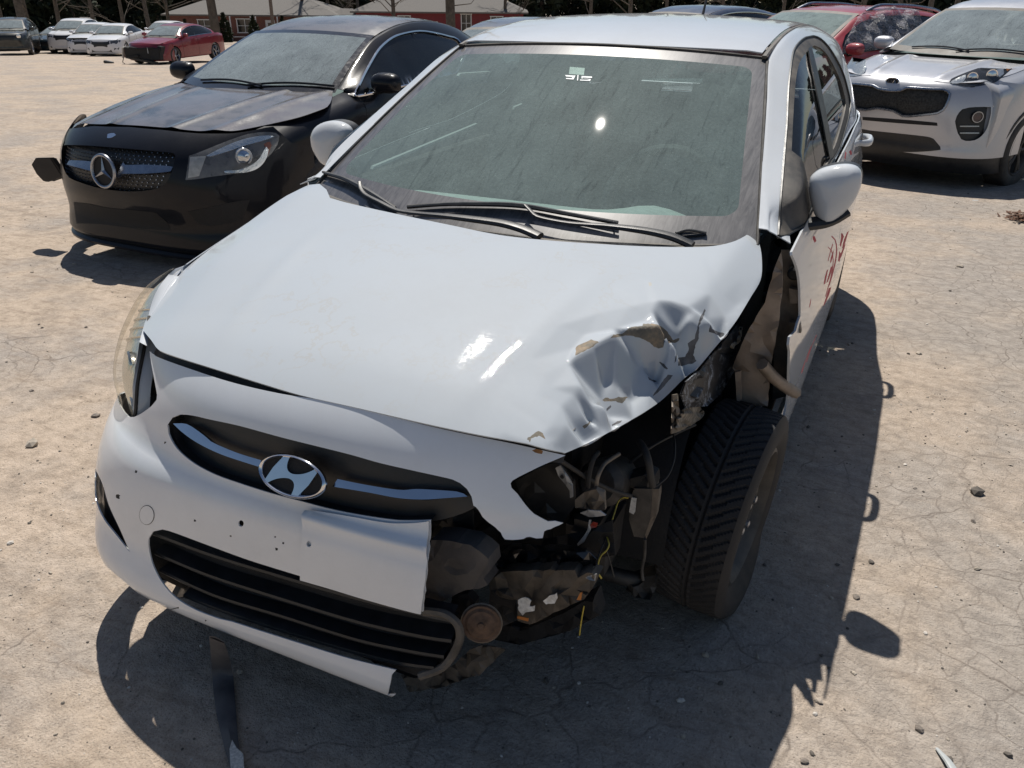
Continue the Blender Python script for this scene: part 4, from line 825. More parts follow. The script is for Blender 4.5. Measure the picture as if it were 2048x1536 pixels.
for q in ([(745, 339), (748, 333), (955, 247), (953, 253)], [(1028, 219), (1030, 214), (1100, 185), (1101, 188)], [(917, 152), (921, 147), (981, 143), (979, 146)]):   # pale strips added to stand for lines of daylight seen through the glass
    P = np.array([at(p, 0, -.66) for p in q]); mb = MB(); mb.sheet(P, (-.01, 0, .002)); mb.build('light_line_strip', M_TRIM, HERO)
mb = MB(); mb.box((.03, .99, 1.285), (.24, .03, .07), (.1, 0, 0)); mb.build('rear_view_mirror', M_BLACKP, HERO, bevel=.01)
# ------------------------------------------------------------------ wheels
def make_tyre_mesh(name, R0=.30, w=.186, rim=.185, flat=0., nblk=64, tread=True):
    """tyre about local x; directional tread blocks as real grooves"""
    prof = [(rim-.004, -w*.40), (rim+.012, -w*.455), (rim+.045, -w*.51), (R0-.045, -w*.505), (R0-.018, -w*.475), (R0-.006, -w*.43)]
    nx = 25 if tread else 7
    tx = np.linspace(-w*.43, w*.43, nx)
    crown = [(R0-.006*(abs(x)/(w*.43))**2.4, x) for x in tx]
    full = prof+crown[1:-1]+[(r, -h) for r, h in prof[::-1]]
    SPB = 6; seg = nblk*SPB if tread else 48; V = []; ntop = len(prof)
    for k in range(seg):
        a = 2*math.pi*k/seg
        for j, (r, h) in enumerate(full):
            rr = r
            if tread and ntop-1 <= j <= ntop+nx-3:
                ax = abs(h)/(w*.43); ph = (k/SPB+ax*2.1+(.5 if h > 0 else 0)) % 1.   # swept lateral grooves
                if ph < .22 and ax > .10: rr -= .0065
                if abs(h) < w*.025: rr -= .006
            V.append((h, rr*math.cos(a), rr*math.sin(a)))
    V = np.array(V); m = len(full)
    if flat:
        z = V[:, 2]; lim = -(R0-flat); low = z < lim; d = np.clip((lim+.10-z)/.10, 0, 1.4)
        V[:, 0] *= 1+.28*d*(np.abs(V[:, 0])/(w*.5)); V[low, 2] = lim+(V[low, 2]-lim)*.04
    F = [(k*m+j, k*m+j+1, ((k+1) % seg)*m+j+1, ((k+1) % seg)*m+j) for k in range(seg) for j in range(m-1)]
    return V, F
def wheel(par, name, loc, rz=0., ry=0., rx=0., R0=.30, w=.186, rim=.185, flat=0., tread=True, style='steel', mt=None, mr=None, zt=0.):
    wh = empty(name); wh.parent = par; wh.location = loc; wh.rotation_euler = (rx, ry, rz)
    V, F = make_tyre_mesh('tyre', R0, w, rim, flat, tread=tread)
    mb = MB(); mb.add(V, F); mb.build('tyre', mt or M_TYRE, wh, smooth=32 if tread else 60)
    mr = mr or M_STEEL; Mx = basis((0, 0, 0), (0, 1, 0), (0, 0, 1)); mb = MB()
    if style == 'steel':
        mb.lathe([(rim+.006, w*.44), (rim-.004, w*.46), (rim-.016, w*.38), (rim-.024, w*.26), (rim-.032, w*.20), (rim*.72, w*.22), (rim*.62, w*.33), (rim*.42, w*.35), (rim*.36, w*.26), (rim*.18, w*.27), (rim*.16, w*.34), (0, w*.35)], 40, Mx, caps=False)
        mb.build('rim', mr, wh, smooth=50); mb = MB(); mb.lathe([(rim+.004, -w*.45), (rim-.03, 0), (rim-.03, w*.1)], 32, Mx, caps=False); mb.build('rim_barrel', mr, wh, smooth=50)
        for k in range(4): mb = MB(); a = k*math.pi/2+.5; mb.lathe([(.011, w*.24), (.011, w*.39), (.006, w*.405), (0, w*.406)], 6, basis((0, .052*math.cos(a), .052*math.sin(a)), (0, 1, 0), (0, 0, 1))); mb.build('lug_nut', M_LUG, wh)
        for k in range(8): mb = MB(); a = k*math.pi/4+.2; mb.lathe([(.017, w*.285), (0, w*.286)], 12, basis((0, rim*.66*math.cos(a), rim*.66*math.sin(a)), (0, 1, 0), (0, 0, 1))); mb.build('vent_hole', M_DARK, wh)
    else:
        mb.lathe([(rim+.006, w*.44), (rim-.006, w*.47), (rim-.016, w*.40), (rim-.026, -w*.3)], 32, Mx, caps=False); mb.build('rim', mr, wh, smooth=50)
        for k in range(5):
            for da in (-.13, .13):
                mb = MB(); a = k*2*math.pi/5; mb.tube([(w*.36, .03*math.cos(a), .03*math.sin(a)), (w*.40, rim*.5*math.cos(a+da*.5), rim*.5*math.sin(a+da*.5)), (w*.38, (rim-.01)*math.cos(a+da), (rim-.01)*math.sin(a+da))], .012, 6); mb.build('spoke', mr, wh)
        mb = MB(); mb.lathe([(.045, w*.30), (.045, w*.40), (0, w*.42)], 16, Mx); mb.build('hub_cap', mr, wh)
        mb = MB(); mb.lathe([(rim-.03, -.02), (0, -.02)], 24, Mx); mb.build('brake_disc', M_DARK, wh)
    return wh
wheel(HERO, 'front_wheel', (.738, .075, .266), R(-5), R(4.5), 0, R0=.292, w=.186, rim=.192, flat=.026)
wheel(HERO, 'front_wheel', (-.735, .0, .295), math.pi, 0, 0, tread=False)
wheel(HERO, 'rear_wheel', (.735, 2.57, .255), 0, 0, 0, tread=False)
wheel(HERO, 'rear_wheel', (-.735, 2.57, .255), math.pi, 0, 0, tread=False)
M_BEAM = simple('grimy_beam', (.085, .072, .058), .65, .3, var=.6, nscale=20, bump=.6, bscale=60, dust=.15)
# ------------------------------------------------------------------ torn-open left front corner
def crump(name, px, ax, v, mat, amp=.01, cell=14, seed=0, par=HERO, tilt=(0, 0), thick=.002, jg=0., smooth=25, **k):
    """sheet cut to a traced outline on a plane, buckled at random"""
    r = random.Random(seed); out = jag(px, jg, cell*.6, seed=seed) if jg else sm(cn(px), cell, True); q = np.array([p[:2] for p in out]); lo, hi = q.min(0), q.max(0)
    G = np.array([(x+r.uniform(-.3, .3)*cell, y+r.uniform(-.3, .3)*cell) for x in np.arange(lo[0], hi[0], cell) for y in np.arange(lo[1], hi[1], cell)]).reshape(-1, 2); G = G[inpoly(G, q)] if len(G) else G
    V = [tuple(a) for a in q]+[tuple(g) for g in G]; n = len(q)
    vv, ee, ff, *_ = delaunay_2d_cdt([Vector(a) for a in V], [(i, (i+1) % n) for i in range(n)], [], 0, 1e-4)
    vv = np.array([tuple(a) for a in vv]); ff = [f for f in ff if len(f) == 3 and inpoly(vv[list(f)].mean(0)[None], q)[0]]; c = q.mean(0)
    P = np.array([at(p, ax, v+tilt[0]*(p[0]-c[0])/100+tilt[1]*(p[1]-c[1])/100+r.uniform(-amp, amp)) for p in vv]); d = np.zeros(3); d[ax] = thick*(1 if ax == 1 else -1)
    mb = MB(); mb.add(P, ff); mb.add(P+d, [f[::-1] for f in ff]); m = len(P); cnt = {(f[i], f[(i+1) % 3]) for f in ff for i in range(3)}
    mb.add(np.r_[P, P+d], [(i, j, m+j, m+i) for i, j in cnt if (j, i) not in cnt]); return mb.build(name, mat, par, smooth=smooth, **k)
def pt(px, ax, v, r, name, mat, seg=7, sm_=24, par=HERO, flat=1., **k):
    """tube through traced points; v may be a list of depths"""
    vs_ = v if isinstance(v, (list, tuple)) else [v]*len(px); mb = MB(); mb.tube([at(p, ax, d) for p, d in zip(px, vs_)], r, seg, smooth=sm_, flat=flat); return mb.build(name, mat, par, smooth=60, **k)
bay = HERO
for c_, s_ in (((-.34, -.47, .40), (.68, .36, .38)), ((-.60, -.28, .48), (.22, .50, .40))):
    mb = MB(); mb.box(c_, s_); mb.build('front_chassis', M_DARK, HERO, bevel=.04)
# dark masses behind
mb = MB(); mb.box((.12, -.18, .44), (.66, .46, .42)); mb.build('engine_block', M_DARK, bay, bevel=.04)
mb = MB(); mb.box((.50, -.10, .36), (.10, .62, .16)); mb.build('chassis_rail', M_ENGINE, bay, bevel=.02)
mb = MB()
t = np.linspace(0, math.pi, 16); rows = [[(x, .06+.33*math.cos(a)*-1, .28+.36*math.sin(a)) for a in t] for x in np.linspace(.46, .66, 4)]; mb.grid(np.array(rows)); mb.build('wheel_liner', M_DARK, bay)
crump('lamp_carrier', [(1030, 962), (1075, 938), (1115, 920), (1150, 960), (1152, 1010), (1125, 1045), (1075, 1030), (1045, 1000)], 1, -.52, M_BLACKP, .006, 20, 3)
crump('radiator_support', [(905, 1000), (950, 1005), (985, 1050), (1030, 1080), (1090, 1078), (1180, 1060), (1225, 1040), (1230, 1110), (1120, 1130), (1000, 1130), (930, 1090), (890, 1060)], 1, -.56, M_DARK, .012, 20, 4)
crump('grille_bracket', [(862, 1046), (885, 1040), (930, 1026), (946, 1020), (948, 1060), (944, 1082), (900, 1076), (862, 1076)], 1, -.66, M_BLACKP, .004, 16, 5)
crump('bumper_absorber', [(862, 1080), (900, 1081), (940, 1090), (962, 1104), (976, 1118), (979, 1142), (968, 1156), (975, 1170), (960, 1178), (930, 1180), (905, 1192), (880, 1205), (846, 1210), (850, 1160)], 1, -.73, M_FOAM, .004, 18, 6, thick=.05, jg=1.)
crump('horn_bracket', [(905, 1190), (935, 1188), (950, 1205), (945, 1235), (915, 1240), (900, 1220)], 1, -.70, M_DARK, .004, 12, 7, thick=.02)
hn = empty('horn'); hn.parent = bay; c = at((963, 1246), 1, -.74); Mh = basis(c, (.93, .35, -.05), (-.1, .30, .95)); mb = MB()
mb.lathe([(0, -.012), (.034, -.012), (.038, -.006), (.040, .004), (.038, .007), (.033, .006), (.028, .010), (.020, .010), (.014, .014), (.008, .014), (.006, .018), (0, .018)], 28, Mh); mb.build('horn_disc', simple('rusty_horn', (.12, .075, .05), .75, .3, var=.5, nscale=50, bump=.4), hn)
mb = MB(); mb.tube(xf(Mh, np.array([(.0405*math.cos(a), .0405*math.sin(a), .0) for a in np.linspace(0, 6.283, 30, endpoint=False)])), .0025, 5, True); mb.build('horn_rim', M_METALD, hn)
crump('crash_beam', [(978, 1148), (1030, 1142), (1100, 1140), (1150, 1140), (1196, 1150), (1185, 1175), (1168, 1198), (1130, 1215), (1085, 1238), (1060, 1250), (1036, 1242), (1034, 1200), (1000, 1195), (980, 1180)], 1, -.66, M_BEAM, .010, 18, 8, thick=.03, jg=1.5)
crump('beam_end_plate', [(980, 1180), (1030, 1190), (1035, 1240), (1000, 1255), (975, 1240)], 1, -.64, M_DARK, .008, 16, 9)
crump('torn_label', [(1036, 1200), (1050, 1194), (1062, 1202), (1058, 1214), (1070, 1212), (1068, 1222), (1052, 1224), (1044, 1230), (1037, 1222)], 1, -.678, M_LABEL, .001, 9, 10, jg=1.2)
crump('torn_label', [(1086, 1202), (1098, 1192), (1114, 1187), (1116, 1196), (1108, 1206), (1092, 1210)], 1, -.678, M_LABEL, .001, 9, 11, jg=1.2)
crump('side_marker', [(1035, 1232), (1057, 1237), (1056, 1243), (1034, 1237)], 1, -.680, M_ORANGE, .0, 20, 12)
crump('side_marker', [(1160, 1186), (1164, 1184), (1162, 1200), (1153, 1200)], 1, -.680, M_ORANGE, .0, 20, 13)
crump('crushed_liner', [(978, 1122), (1005, 1092), (1040, 1086), (1080, 1092), (1105, 1088), (1150, 1092), (1178, 1104), (1192, 1118), (1190, 1150), (1150, 1140), (1100, 1138), (1030, 1142), (985, 1146)], 1, -.63, M_BLACKGL, .020, 16, 14, smooth=12)
crump('torn_foil', [(1160, 1150), (1175, 1152), (1193, 1148), (1190, 1162), (1178, 1160)], 1, -.66, M_ALU, .006, 8, 15)
crump('lamp_bracket', [(1111, 936), (1121, 931), (1129, 944), (1138, 956), (1145, 970), (1146, 994), (1140, 996), (1139, 981), (1129, 967), (1117, 953)], 1, -.545, M_ALU, .003, 10, 16, thick=.003)
mb = MB(); mb.lathe([(.0045, 0), (0, .0005)], 10, basis(at((1124, 954), 1, -.549), (1, 0, 0), (0, 0, 1))); mb.build('bracket_hole', M_DARK, bay)
crump('corner_plate', [(1160, 1026), (1176, 1020), (1200, 1022), (1212, 1031), (1190, 1034), (1178, 1034)], 1, -.56, M_ALU, .003, 12, 17, thick=.003)
crump('strut_bracket', [(1150, 1000), (1168, 985), (1192, 978), (1208, 985), (1210, 1020), (1190, 1024), (1172, 1018), (1150, 1016)], 1, -.53, M_METALD, .012, 12, 18, thick=.01)
crump('bent_tie_bar', [(1175, 1060), (1178, 1040), (1182, 1040), (1181, 1060), (1168, 1084), (1156, 1092), (1154, 1088), (1166, 1074)], 1, -.575, M_ALU, .002, 9, 19)
crump('broken_side_repeater', [(1180, 1050), (1186, 1044), (1196, 1046), (1192, 1055), (1182, 1056)], 1, -.575, simple('red_plastic', (.22, .03, .02), .4), .002, 8, 20)
wbx = empty('relay_box'); wbx.parent = bay
crump('box_body', [(1268, 977), (1304, 978), (1300, 1040), (1288, 1076), (1268, 1073), (1258, 1040), (1260, 1000)], 1, -.36, M_BLACKD, .002, 18, 21, wbx, thick=.06)
crump('box_side', [(1304, 978), (1318, 978), (1318, 992), (1312, 1032), (1292, 1078), (1290, 1070), (1301, 1036)], 1, -.355, M_METALD, .001, 14, 22, wbx, thick=.02)
crump('box_label', [(1263, 995), (1273, 997), (1270, 1024), (1267, 1029), (1258, 1024)], 1, -.366, M_LABEL, .0005, 12, 23, wbx)
crump('box_lid', [(1250, 960), (1290, 950), (1306, 958), (1308, 978), (1266, 977), (1250, 972)], 1, -.355, M_BLACKP, .003, 14, 24, wbx, thick=.05)
pt([(1279, 884), (1290, 902), (1297, 925), (1300, 945), (1306, 972)], 1, [-.33, -.36, -.38, -.38, -.37], .0085, 'coolant_hose', M_RUBBER)
pt([(1347, 868), (1350, 895), (1347, 925), (1333, 955), (1313, 972)], 1, [-.22, -.28, -.32, -.35, -.37], .0022, 'loom_wire', M_WIREK)
pt([(1390, 850), (1350, 868), (1300, 895), (1260, 925)], 1, [-.10, -.2, -.28, -.30], .004, 'loom_wire', M_WIREK)
pt([(1117, 918), (1150, 940), (1190, 965), (1230, 983), (1262, 992)], 1, [-.56, -.52, -.48, -.44, -.40], .005, 'loom_wire', M_RUBBER)
pt([(1192, 975), (1197, 950), (1206, 932), (1222, 918), (1238, 908)], 1, [-.52, -.52, -.5, -.46, -.42], .0045, 'loom_wire', M_METALD)
pt([(1175, 975), (1178, 950), (1188, 915), (1196, 905)], 1, [-.5, -.5, -.48, -.46], .006, 'loom_wire', M_RUBBER)
pt([(1256, 996), (1245, 996), (1236, 1004), (1230, 1022), (1222, 1046), (1212, 1066), (1216, 1080), (1218, 1090), (1213, 1101), (1203, 1110), (1197, 1124), (1196, 1136)], 1, [-.37, -.40, -.43, -.46, -.50, -.54, -.56, -.57, -.58, -.59, -.60, -.61], .0016, 'yellow_wire', M_WIREY, 6, 60)
pt([(1213, 1070), (1206, 1090), (1197, 1112), (1190, 1138)], 1, [-.54, -.57, -.59, -.61], .0016, 'loom_wire', M_WIREK)
pt([(1213, 1101), (1222, 1130), (1228, 1154)], 1, [-.58, -.58, -.58], .0014, 'loom_wire', M_WIREK)
pt([(1197, 1148), (1203, 1157)], 1, -.61, .002, 'yellow_wire', M_WIREY, 6, 4)
pt([(1168, 1212), (1163, 1240), (1159, 1270)], 1, [-.60, -.60, -.60], .0016, 'yellow_wire', M_WIREY, 6, 12)
pt([(1290, 1078), (1289, 1110), (1284, 1145), (1286, 1160)], 1, [-.33, -.32, -.31, -.31], .004, 'brake_line', M_BLACKD)
crump('steering_knuckle', [(1256, 1165), (1285, 1155), (1310, 1150), (1312, 1175), (1300, 1200), (1270, 1195), (1252, 1180)], 1, -.20, M_ENGINE, .02, 12, 25, thick=.05)
pt([(1150, 1120), (1230, 1150), (1310, 1165)], 1, [-.2, -.2, -.15], .022, 'control_arm', M_ENGINE)
mb = MB(); mb.lathe([(.055, 0), (.055, .10), (.04, .12), (0, .12)], 18, basis(at((1232, 955), 1, -.30), (1, 0, .2), (-.1, .4, 1))); mb.build('washer_motor', M_ENGINE, bay)
crump('crossmember', [(985, 1250), (1060, 1255), (1130, 1225), (1190, 1190), (1200, 1230), (1140, 1262), (1040, 1290), (990, 1280)], 1, -.50, M_DARK, .01, 18, 26, thick=.04)
crump('undertray', [(800, 1350), (840, 1356), (900, 1335), (940, 1300), (960, 1290), (1010, 1300), (960, 1350), (880, 1375), (820, 1385)], 1, -.68, M_BLACKD, .012, 16, 27, jg=2)
# inner wing, hinge pillar, fender bracket
crump('inner_wing', [(1546, 545), (1562, 505), (1566, 560), (1558, 640), (1548, 700), (1540, 740), (1535, 812), (1476, 812), (1482, 760), (1464, 735), (1478, 700), (1500, 655), (1530, 605)], 1, .20, M_BROWN, .006, 20, 30, thick=.004, jg=1)
crump('hinge_pillar', [(1562, 500), (1580, 500), (1592, 530), (1601, 580), (1602, 640), (1582, 680), (1582, 790), (1545, 800), (1548, 700), (1560, 600)], 1, .36, M_METALD, .004, 22, 31, thick=.004)
for y_, h_ in ((548, 26), (592, 30), (655, 22)):
    crump('door_hinge', [(1578, y_-h_/2), (1600, y_-h_/2+4), (1602, y_+h_/2), (1580, y_+h_/2)], 1, .33, M_METALD, .002, 14, y_, thick=.02)
mb = MB(); mb.lathe([(.018, 0), (.012, .006), (0, .006)], 14, basis(at((1588, 548), 1, .325), (1, 0, 0), (0, 0, 1))); mb.build('hinge_bolt', M_DARK, bay)
crump('fender_bracket', [(1518, 588), (1535, 583), (1544, 606), (1528, 632), (1497, 665), (1480, 700), (1468, 745), (1440, 790), (1415, 812), (1372, 816), (1362, 790), (1372, 764), (1400, 740), (1430, 702), (1460, 668), (1485, 636)], 0, .675, M_SCUFF if 'M_SCUFF' in globals() else M_BLACKP, .010, 16, 33, thick=.003)
crump('foam_strip', [(1528, 606), (1532, 612), (1522, 628), (1505, 642), (1492, 656), (1496, 668), (1480, 682), (1468, 696), (1464, 692), (1478, 668), (1488, 650), (1512, 628)], 0, .682, simple('cream_foam', (.50, .46, .38), .9, var=.2, bump=.5), .004, 8, 34, jg=1.5, thick=.008)
crump('crushed_wing_end', [(1346, 790), (1356, 788), (1358, 815), (1368, 835), (1362, 862), (1344, 868), (1346, 826)], 0, .66, M_METALD, .006, 10, 35, thick=.003)
crump('crushed_wing_end', [(1362, 822), (1380, 808), (1400, 812), (1410, 826), (1404, 836), (1384, 850), (1358, 862), (1352, 856)], 0, .665, simple('scraped_zinc', (.22, .20, .17), .6, .4, var=.7, nscale=70, bump=.6), .008, 9, 36, thick=.003, jg=1.5)
crump('crushed_wing_end', [(1415, 836), (1430, 812), (1446, 800), (1450, 828), (1430, 834)], 0, .672, simple('torn_liner', (.17, .14, .10), .8, var=.5, nscale=60, bump=.5), .004, 9, 37, thick=.002, jg=1)
pt([(1524, 728), (1545, 752), (1570, 772), (1592, 786)], 1, [.16, .20, .24, .28], .017, 'hinge_arm', M_BROWN)
crump('apron_rail', [(1470, 745), (1482, 742), (1482, 800), (1474, 812)], 1, .17, M_BROWN, .002, 16, 38, thick=.012)
# rubber strip hanging to the ground
st = empty('hanging_splitter_strip'); st.parent = HERO
a = [at((418, 1272), 2, .19), at((421, 1300), 2, .12), at((424, 1350), 2, .02), gpt((432, 1420))+[0, 0, .012], gpt((450, 1500))+[0, 0, .010], gpt((470, 1570))+[0, 0, .012]]
b = [at((448, 1284), 2, .19), at((456, 1305), 2, .12), at((466, 1350), 2, .02), gpt((473, 1420))+[0, 0, .016], gpt((480, 1500))+[0, 0, .014], gpt((497, 1570))+[0, 0, .016]]
A_, B_ = spl(a, 30), spl(b, 30); mid = (A_+B_)/2+np.array([0, 0, .006]); mb = MB(); mb.grid(np.stack([A_, mid, B_, B_-[0, 0, .004], A_-[0, 0, .004]], 1)); mb.build('rubber_strip', simple('grey_rubber_strip', (.06, .06, .068), .6, var=.3, nscale=14, dust=.3), st)
q = [gpt(p)+np.array([0, 0, .02]) for p in ((463, 1536), (462, 1512), (467, 1494), (476, 1510), (489, 1522), (492, 1560), (465, 1560))]; mb = MB(); mb.sheet(q, (0, 0, .003)); mb.build('strip_end', simple('torn_end_painted_sunlit', (.62, .58, .52), .9, var=.3, nscale=150, bump=.5), st)  # torn strip end, pale colour painted to read as sun catching it
# ------------------------------------------------------------------ a car body built from panels (used for every other car)
def carkit(E, M, p, paintm, glassm, res=.06, det=True, fascia_holes=(), sgl=None, hood_ab=None, skip=(), fpaint=None, hres=None):
    fpaint = fpaint or paintm
    g = lambda k, d=None: p.get(k, d); X = p['X']; S = {}
    S['F'] = FS(lambda z: pch(z, *p['yc']), lambda z: pch(z, *p['nn']), X, g('yb', -.1), p['z0'], p['z1'])
    S['F'].sa = .8
    xe = lambda y: X*pch(y, *g('xe', ([-.95, -.6, 0, .5], [.66, .78, .86, .87])))
    def Hh(x, y):
        z = pch(y, *p['hz'])-pch(y, *g('ha', ([-1, -.5, .5], [.14, .12, .07])))*x*x
        for cx, cw, ch in g('crease', ()): z = z+ch*np.exp(-((np.abs(x)-(cx+.12*(y+.5)))/cw)**2)*np.clip((y+.85)*5, 0, 1)
        return z
    S['H'] = HZ(Hh, -X, X, p['hood'][0]-.15, p['hood'][1]+.15)
    yw, zw, xw = p['wb']; yt, zt_, xt_ = p['wt']; sw = g('sweep', .17)
    def wz(x, y):
        b = yw+sw*((x/xw)**2-1); t = yt+.06*((np.abs(x)/xt_)**2-1); zt = zt_+.025*(1-(x/xt_)**2); zb_ = zw-.01*(1-(x/xw)**2)
        v = (y-b)/(t-b); return zb_+(zt-zb_)*v+.02*np.clip(4*v*(1-v), -1, 1)
    S['W'] = HZ(wz, -xw, xw, yw-.3, yt+.1)
    def wp(u, v):
        x = u*(xw+(xt_-xw)*v); b = yw+sw*((x/xw)**2-1); t = yt+.06*((abs(x)/xt_)**2-1); return (x, b+(t-b)*v)
    def wl(u0, u1, v0, v1, n=14): return [wp(u, v0) for u in np.linspace(u0, u1, n)]+[wp(u1, v) for v in np.linspace(v0, v1, n)[1:]]+[wp(u, v1) for u in np.linspace(u1, u0, n)[1:]]+[wp(u0, v) for v in np.linspace(v1, v0, n)[1:-1]]
    rz_ = lambda x, y: pch(y, *p['roof'])-.075*x*x-.12*np.clip(np.abs(x)-xt_*.85, 0, 1)
    S['R'] = HZ(rz_, -X, X, yt-.1, p['roof'][0][-1])
    belt = lambda y: pch(y, *p['belt']); ww = lambda y: X*pch(y, *p['w'])
    y0, y1 = p['ends']
    def sc(y):
        w = float(ww(y)); h = 1 if y < yw else 0
        if y < yw: xtop = float(min(xe(y), w*.95)); zt = float(Hh(xtop, y))-.004
        elif y < p['deck'][0][0]: t = min(1, (y-yw)/.25); xtop = float(xe(yw))*(1-t)+w*.935*t; zt = float(Hh(xe(yw), yw))*(1-t)+float(belt(y))*t
        else: xtop = w*.90; zt = float(pch(y, *p['deck']))
        zs = g('sill', .20); m_ = zs+.30
        return [(w*.84, zs-.02), (w*.95, zs+.02), (w*.985, zs+.14), (w, m_), (w*.998, (m_+zt)/2), (w*.978, zt-.075), (xtop, zt)]
    st = np.unique(np.r_[np.linspace(y0, y1, 12), yw, yw+.12, yw+.25])
    for s in (1, -1):
        L = Loft(st, [sc(y) for y in st], s); S['S%d' % s] = L
        def zvv(y, z, L=L):
            v = np.linspace(0, 6, 200); zz = L.P(np.full(200, y), v)[:, 2]; return float(np.interp(z, zz, v))
        S['zv'] = zvv; a0, a1 = p['axles']; ra = g('arch', .36); zc = g('zc', .33); zs = g('sill', .20)
        def ar(yc_): return [(yc_+ra*math.cos(t), max(zs, zc+ra*math.sin(t))) for t in np.linspace(math.pi*1.12, -math.pi*.12, 15)]
        ys0 = g('y0r', y0) if s < 0 else y0
        low = [(y, zvv(y, z)) for y, z in [(ys0+.001, zs+.1)]+(ar(a0) if ys0 < a0 else [])+ar(a1)+[(y1, zs+.1)]]
        if 'side%d' % s not in skip: panel('body_side', L, low+[(y, 6.) for y in np.linspace(y1, ys0+.001, 24)], fpaint, E, res=res)
        if det:   # door shut lines
            for yy in g('doors', ()):
                q = np.array([L.P(yy+.02*math.sin(v), v)+L.N(yy, v)*.0005 for v in np.linspace(1.3, 5.9, 14)]); mb = MB(); mb.tube(q, .0035, 4); mb.build('door_seam', M_BLACKP, E)
            for yy in g('handles', ()):
                v = zvv(yy, float(belt(yy))-.10); P_ = lambda d, n: L.P(yy+d, v)+np.array([s*n, 0, 0]); mb = MB(); mb.tube([P_(-.09, .0), P_(-.06, .03), P_(.06, .03), P_(.09, .0)], .012, 6, smooth=10); mb.build('handle', g('handle_m', paintm), E)
    # greenhouse
    def gc(y):
        if y < yt+.02: v = (y-yw)/(yt-yw); x = xw+(xt_-xw)*v; z = zw+(zt_-zw)*v+.014*max(0, 4*v*(1-v))
        else: x = xt_-.03*max(0, (y-(p['ghend']-.5)))/.5; z = float(rz_(x, y))-.003
        b = float(belt(y)) if y < p['ghend']-.02 else float(belt(y)); w = float(ww(y))*.935; hgt = max(z-b, .01)
        sx = lambda f: w+(x+.045-w)*f**1.25 if hgt > .06 else x+.05
        return [(x, z), (x+.02, z-.006*min(1, hgt/.2)), (max(sx(.9), x+.03), z-.045*min(1, hgt/.25)), (max(sx(.66), x+.04), b+hgt*.66), (max(sx(.34), x+.045), b+hgt*.34), (max(w, x+.05), b)]
    gs = np.unique(np.r_[yw+.04, np.linspace(yw+.1, p['ghend'], 10), yt+.05])
    GC_ = [gc(y) for y in gs]; ya, yb_ = g('win', (yw+.25, p['ghend']-.18)); S['gs'] = gs
    for s in (1, -1):
        L = Loft(gs, GC_, s, .06); L.sgn = -s; S['G%d' % s] = L
        ww_ = [(y, 4.9) for y in np.linspace(ya, yb_, 14)]+[(yb_+.06, 3.6)]+[(y, 2.15) for y in np.linspace(yb_-.08, ya+.16, 14)]+[(ya+.04, 3.4)]
        if g('winfn'): ww_ = g('winfn')(L, s)
        panel('pillar_and_rail', L, [(y, 0.) for y in np.linspace(gs[0], gs[-1], 22)]+[(gs[-1], b) for b in np.linspace(.7, 5, 7)]+[(y, 5.) for y in np.linspace(gs[-1], gs[0], 22)][1:]+[(gs[0], b) for b in np.linspace(4.2, .7, 5)], g('pillar_m', paintm), E, holes=[ww_], res=res)
        panel('side_window', L.off(-.008), ww_, sgl or M_DARKGL, E, res=res, thick=0); S['win%d' % s] = ww_
        for yb2 in g('bpost', ()):
            panel('door_post', L.off(-.002), [(yb2-.03, 4.92), (yb2+.03, 4.92), (yb2+.10, 2.1), (yb2+.06, 2.1)], M_BLACKP, E, res=.1, thick=.003)
        if g('trim'): q = np.array(ww_); mb = MB(); mb.tube(L.P(q[:, 0], q[:, 1])+.002*L.N(q[:, 0], q[:, 1]), .008, 5, True); mb.build('window_trim', g('trim'), E)
    panel('windshield', S['W'], wl(-1, 1, 0, 1), [g('frit_m', M_BLACKD), glassm], E, regions=[(wl(-.93, .93, .10, .93), 1)], res=res, thick=0)
    S['wl'] = wl; S['wp'] = wp
    hdv = [(x, yt+.004+.06*((abs(x)/xt_)**2-1)) for x in np.linspace(-xt_*.985, xt_*.985, 13)]; ye = p['roof'][0][-1]
    panel('roof', S['R'], hdv+[(xt_*.985, y) for y in np.linspace(yt+.1, ye-.05, 8)]+[(x, ye) for x in np.linspace(xt_*.9, -xt_*.9, 7)]+[(-xt_*.985, y) for y in np.linspace(ye-.05, yt+.1, 8)], paintm, E, res=res)
    # hood
    h0, h1 = p['hood']; hf = g('hf', lambda x: h0+.20*x*x+.35*x**4)
    hx = min(float(xe(h0+.15)), X*.8); xs_ = np.linspace(-hx, hx, 17); rear = lambda x: min(h1, yw+sw*((x/xw)**2-1)-.03)
    if hood_ab is None: hood_ab = [(x, hf(x)) for x in xs_]+[(float(xe(y)), y) for y in np.linspace(hf(hx)+.1, rear(X*.86), 9)]+[(x, rear(x)) for x in np.linspace(float(xe(h1))*.96, -float(xe(h1))*.96, 17)]+[(-float(xe(y)), y) for y in np.linspace(rear(X*.86), hf(hx)+.1, 9)]
    if 'hood' not in skip: panel('hood', S['H'], hood_ab, paintm, E, res=hres or res)
    hu = np.array(hood_ab, float); hu = np.c_[hu[:, 0]*.96, hu[:, 1]]; hu[:, 1] = np.where(hu[:, 1] < h0+.35, hu[:, 1]-.045, hu[:, 1]-.03)
    panel('hood_underside', S['H'].off(-.035), [tuple(v) for v in hu], M_DARK, E, res=.15, thick=.003)
    # fascia
    ztop = g('ftop', lambda a: p['z1']-.02-.08*abs(a)); th = np.linspace(-1.5, 1.5, 60)
    if g('ftop_pts'): fa, fzz = np.array(sorted(g('ftop_pts'))).T; ztop = lambda a: float(np.interp(a, fa, fzz))
    panel('front_bumper', S['F'], [(a, p['z0']+g('flow', lambda a: 0.)(a)) for a in th]+[(a, ztop(a)) for a in th[::-1]], fpaint, E, holes=[h for h in fascia_holes], res=min(res, .05))
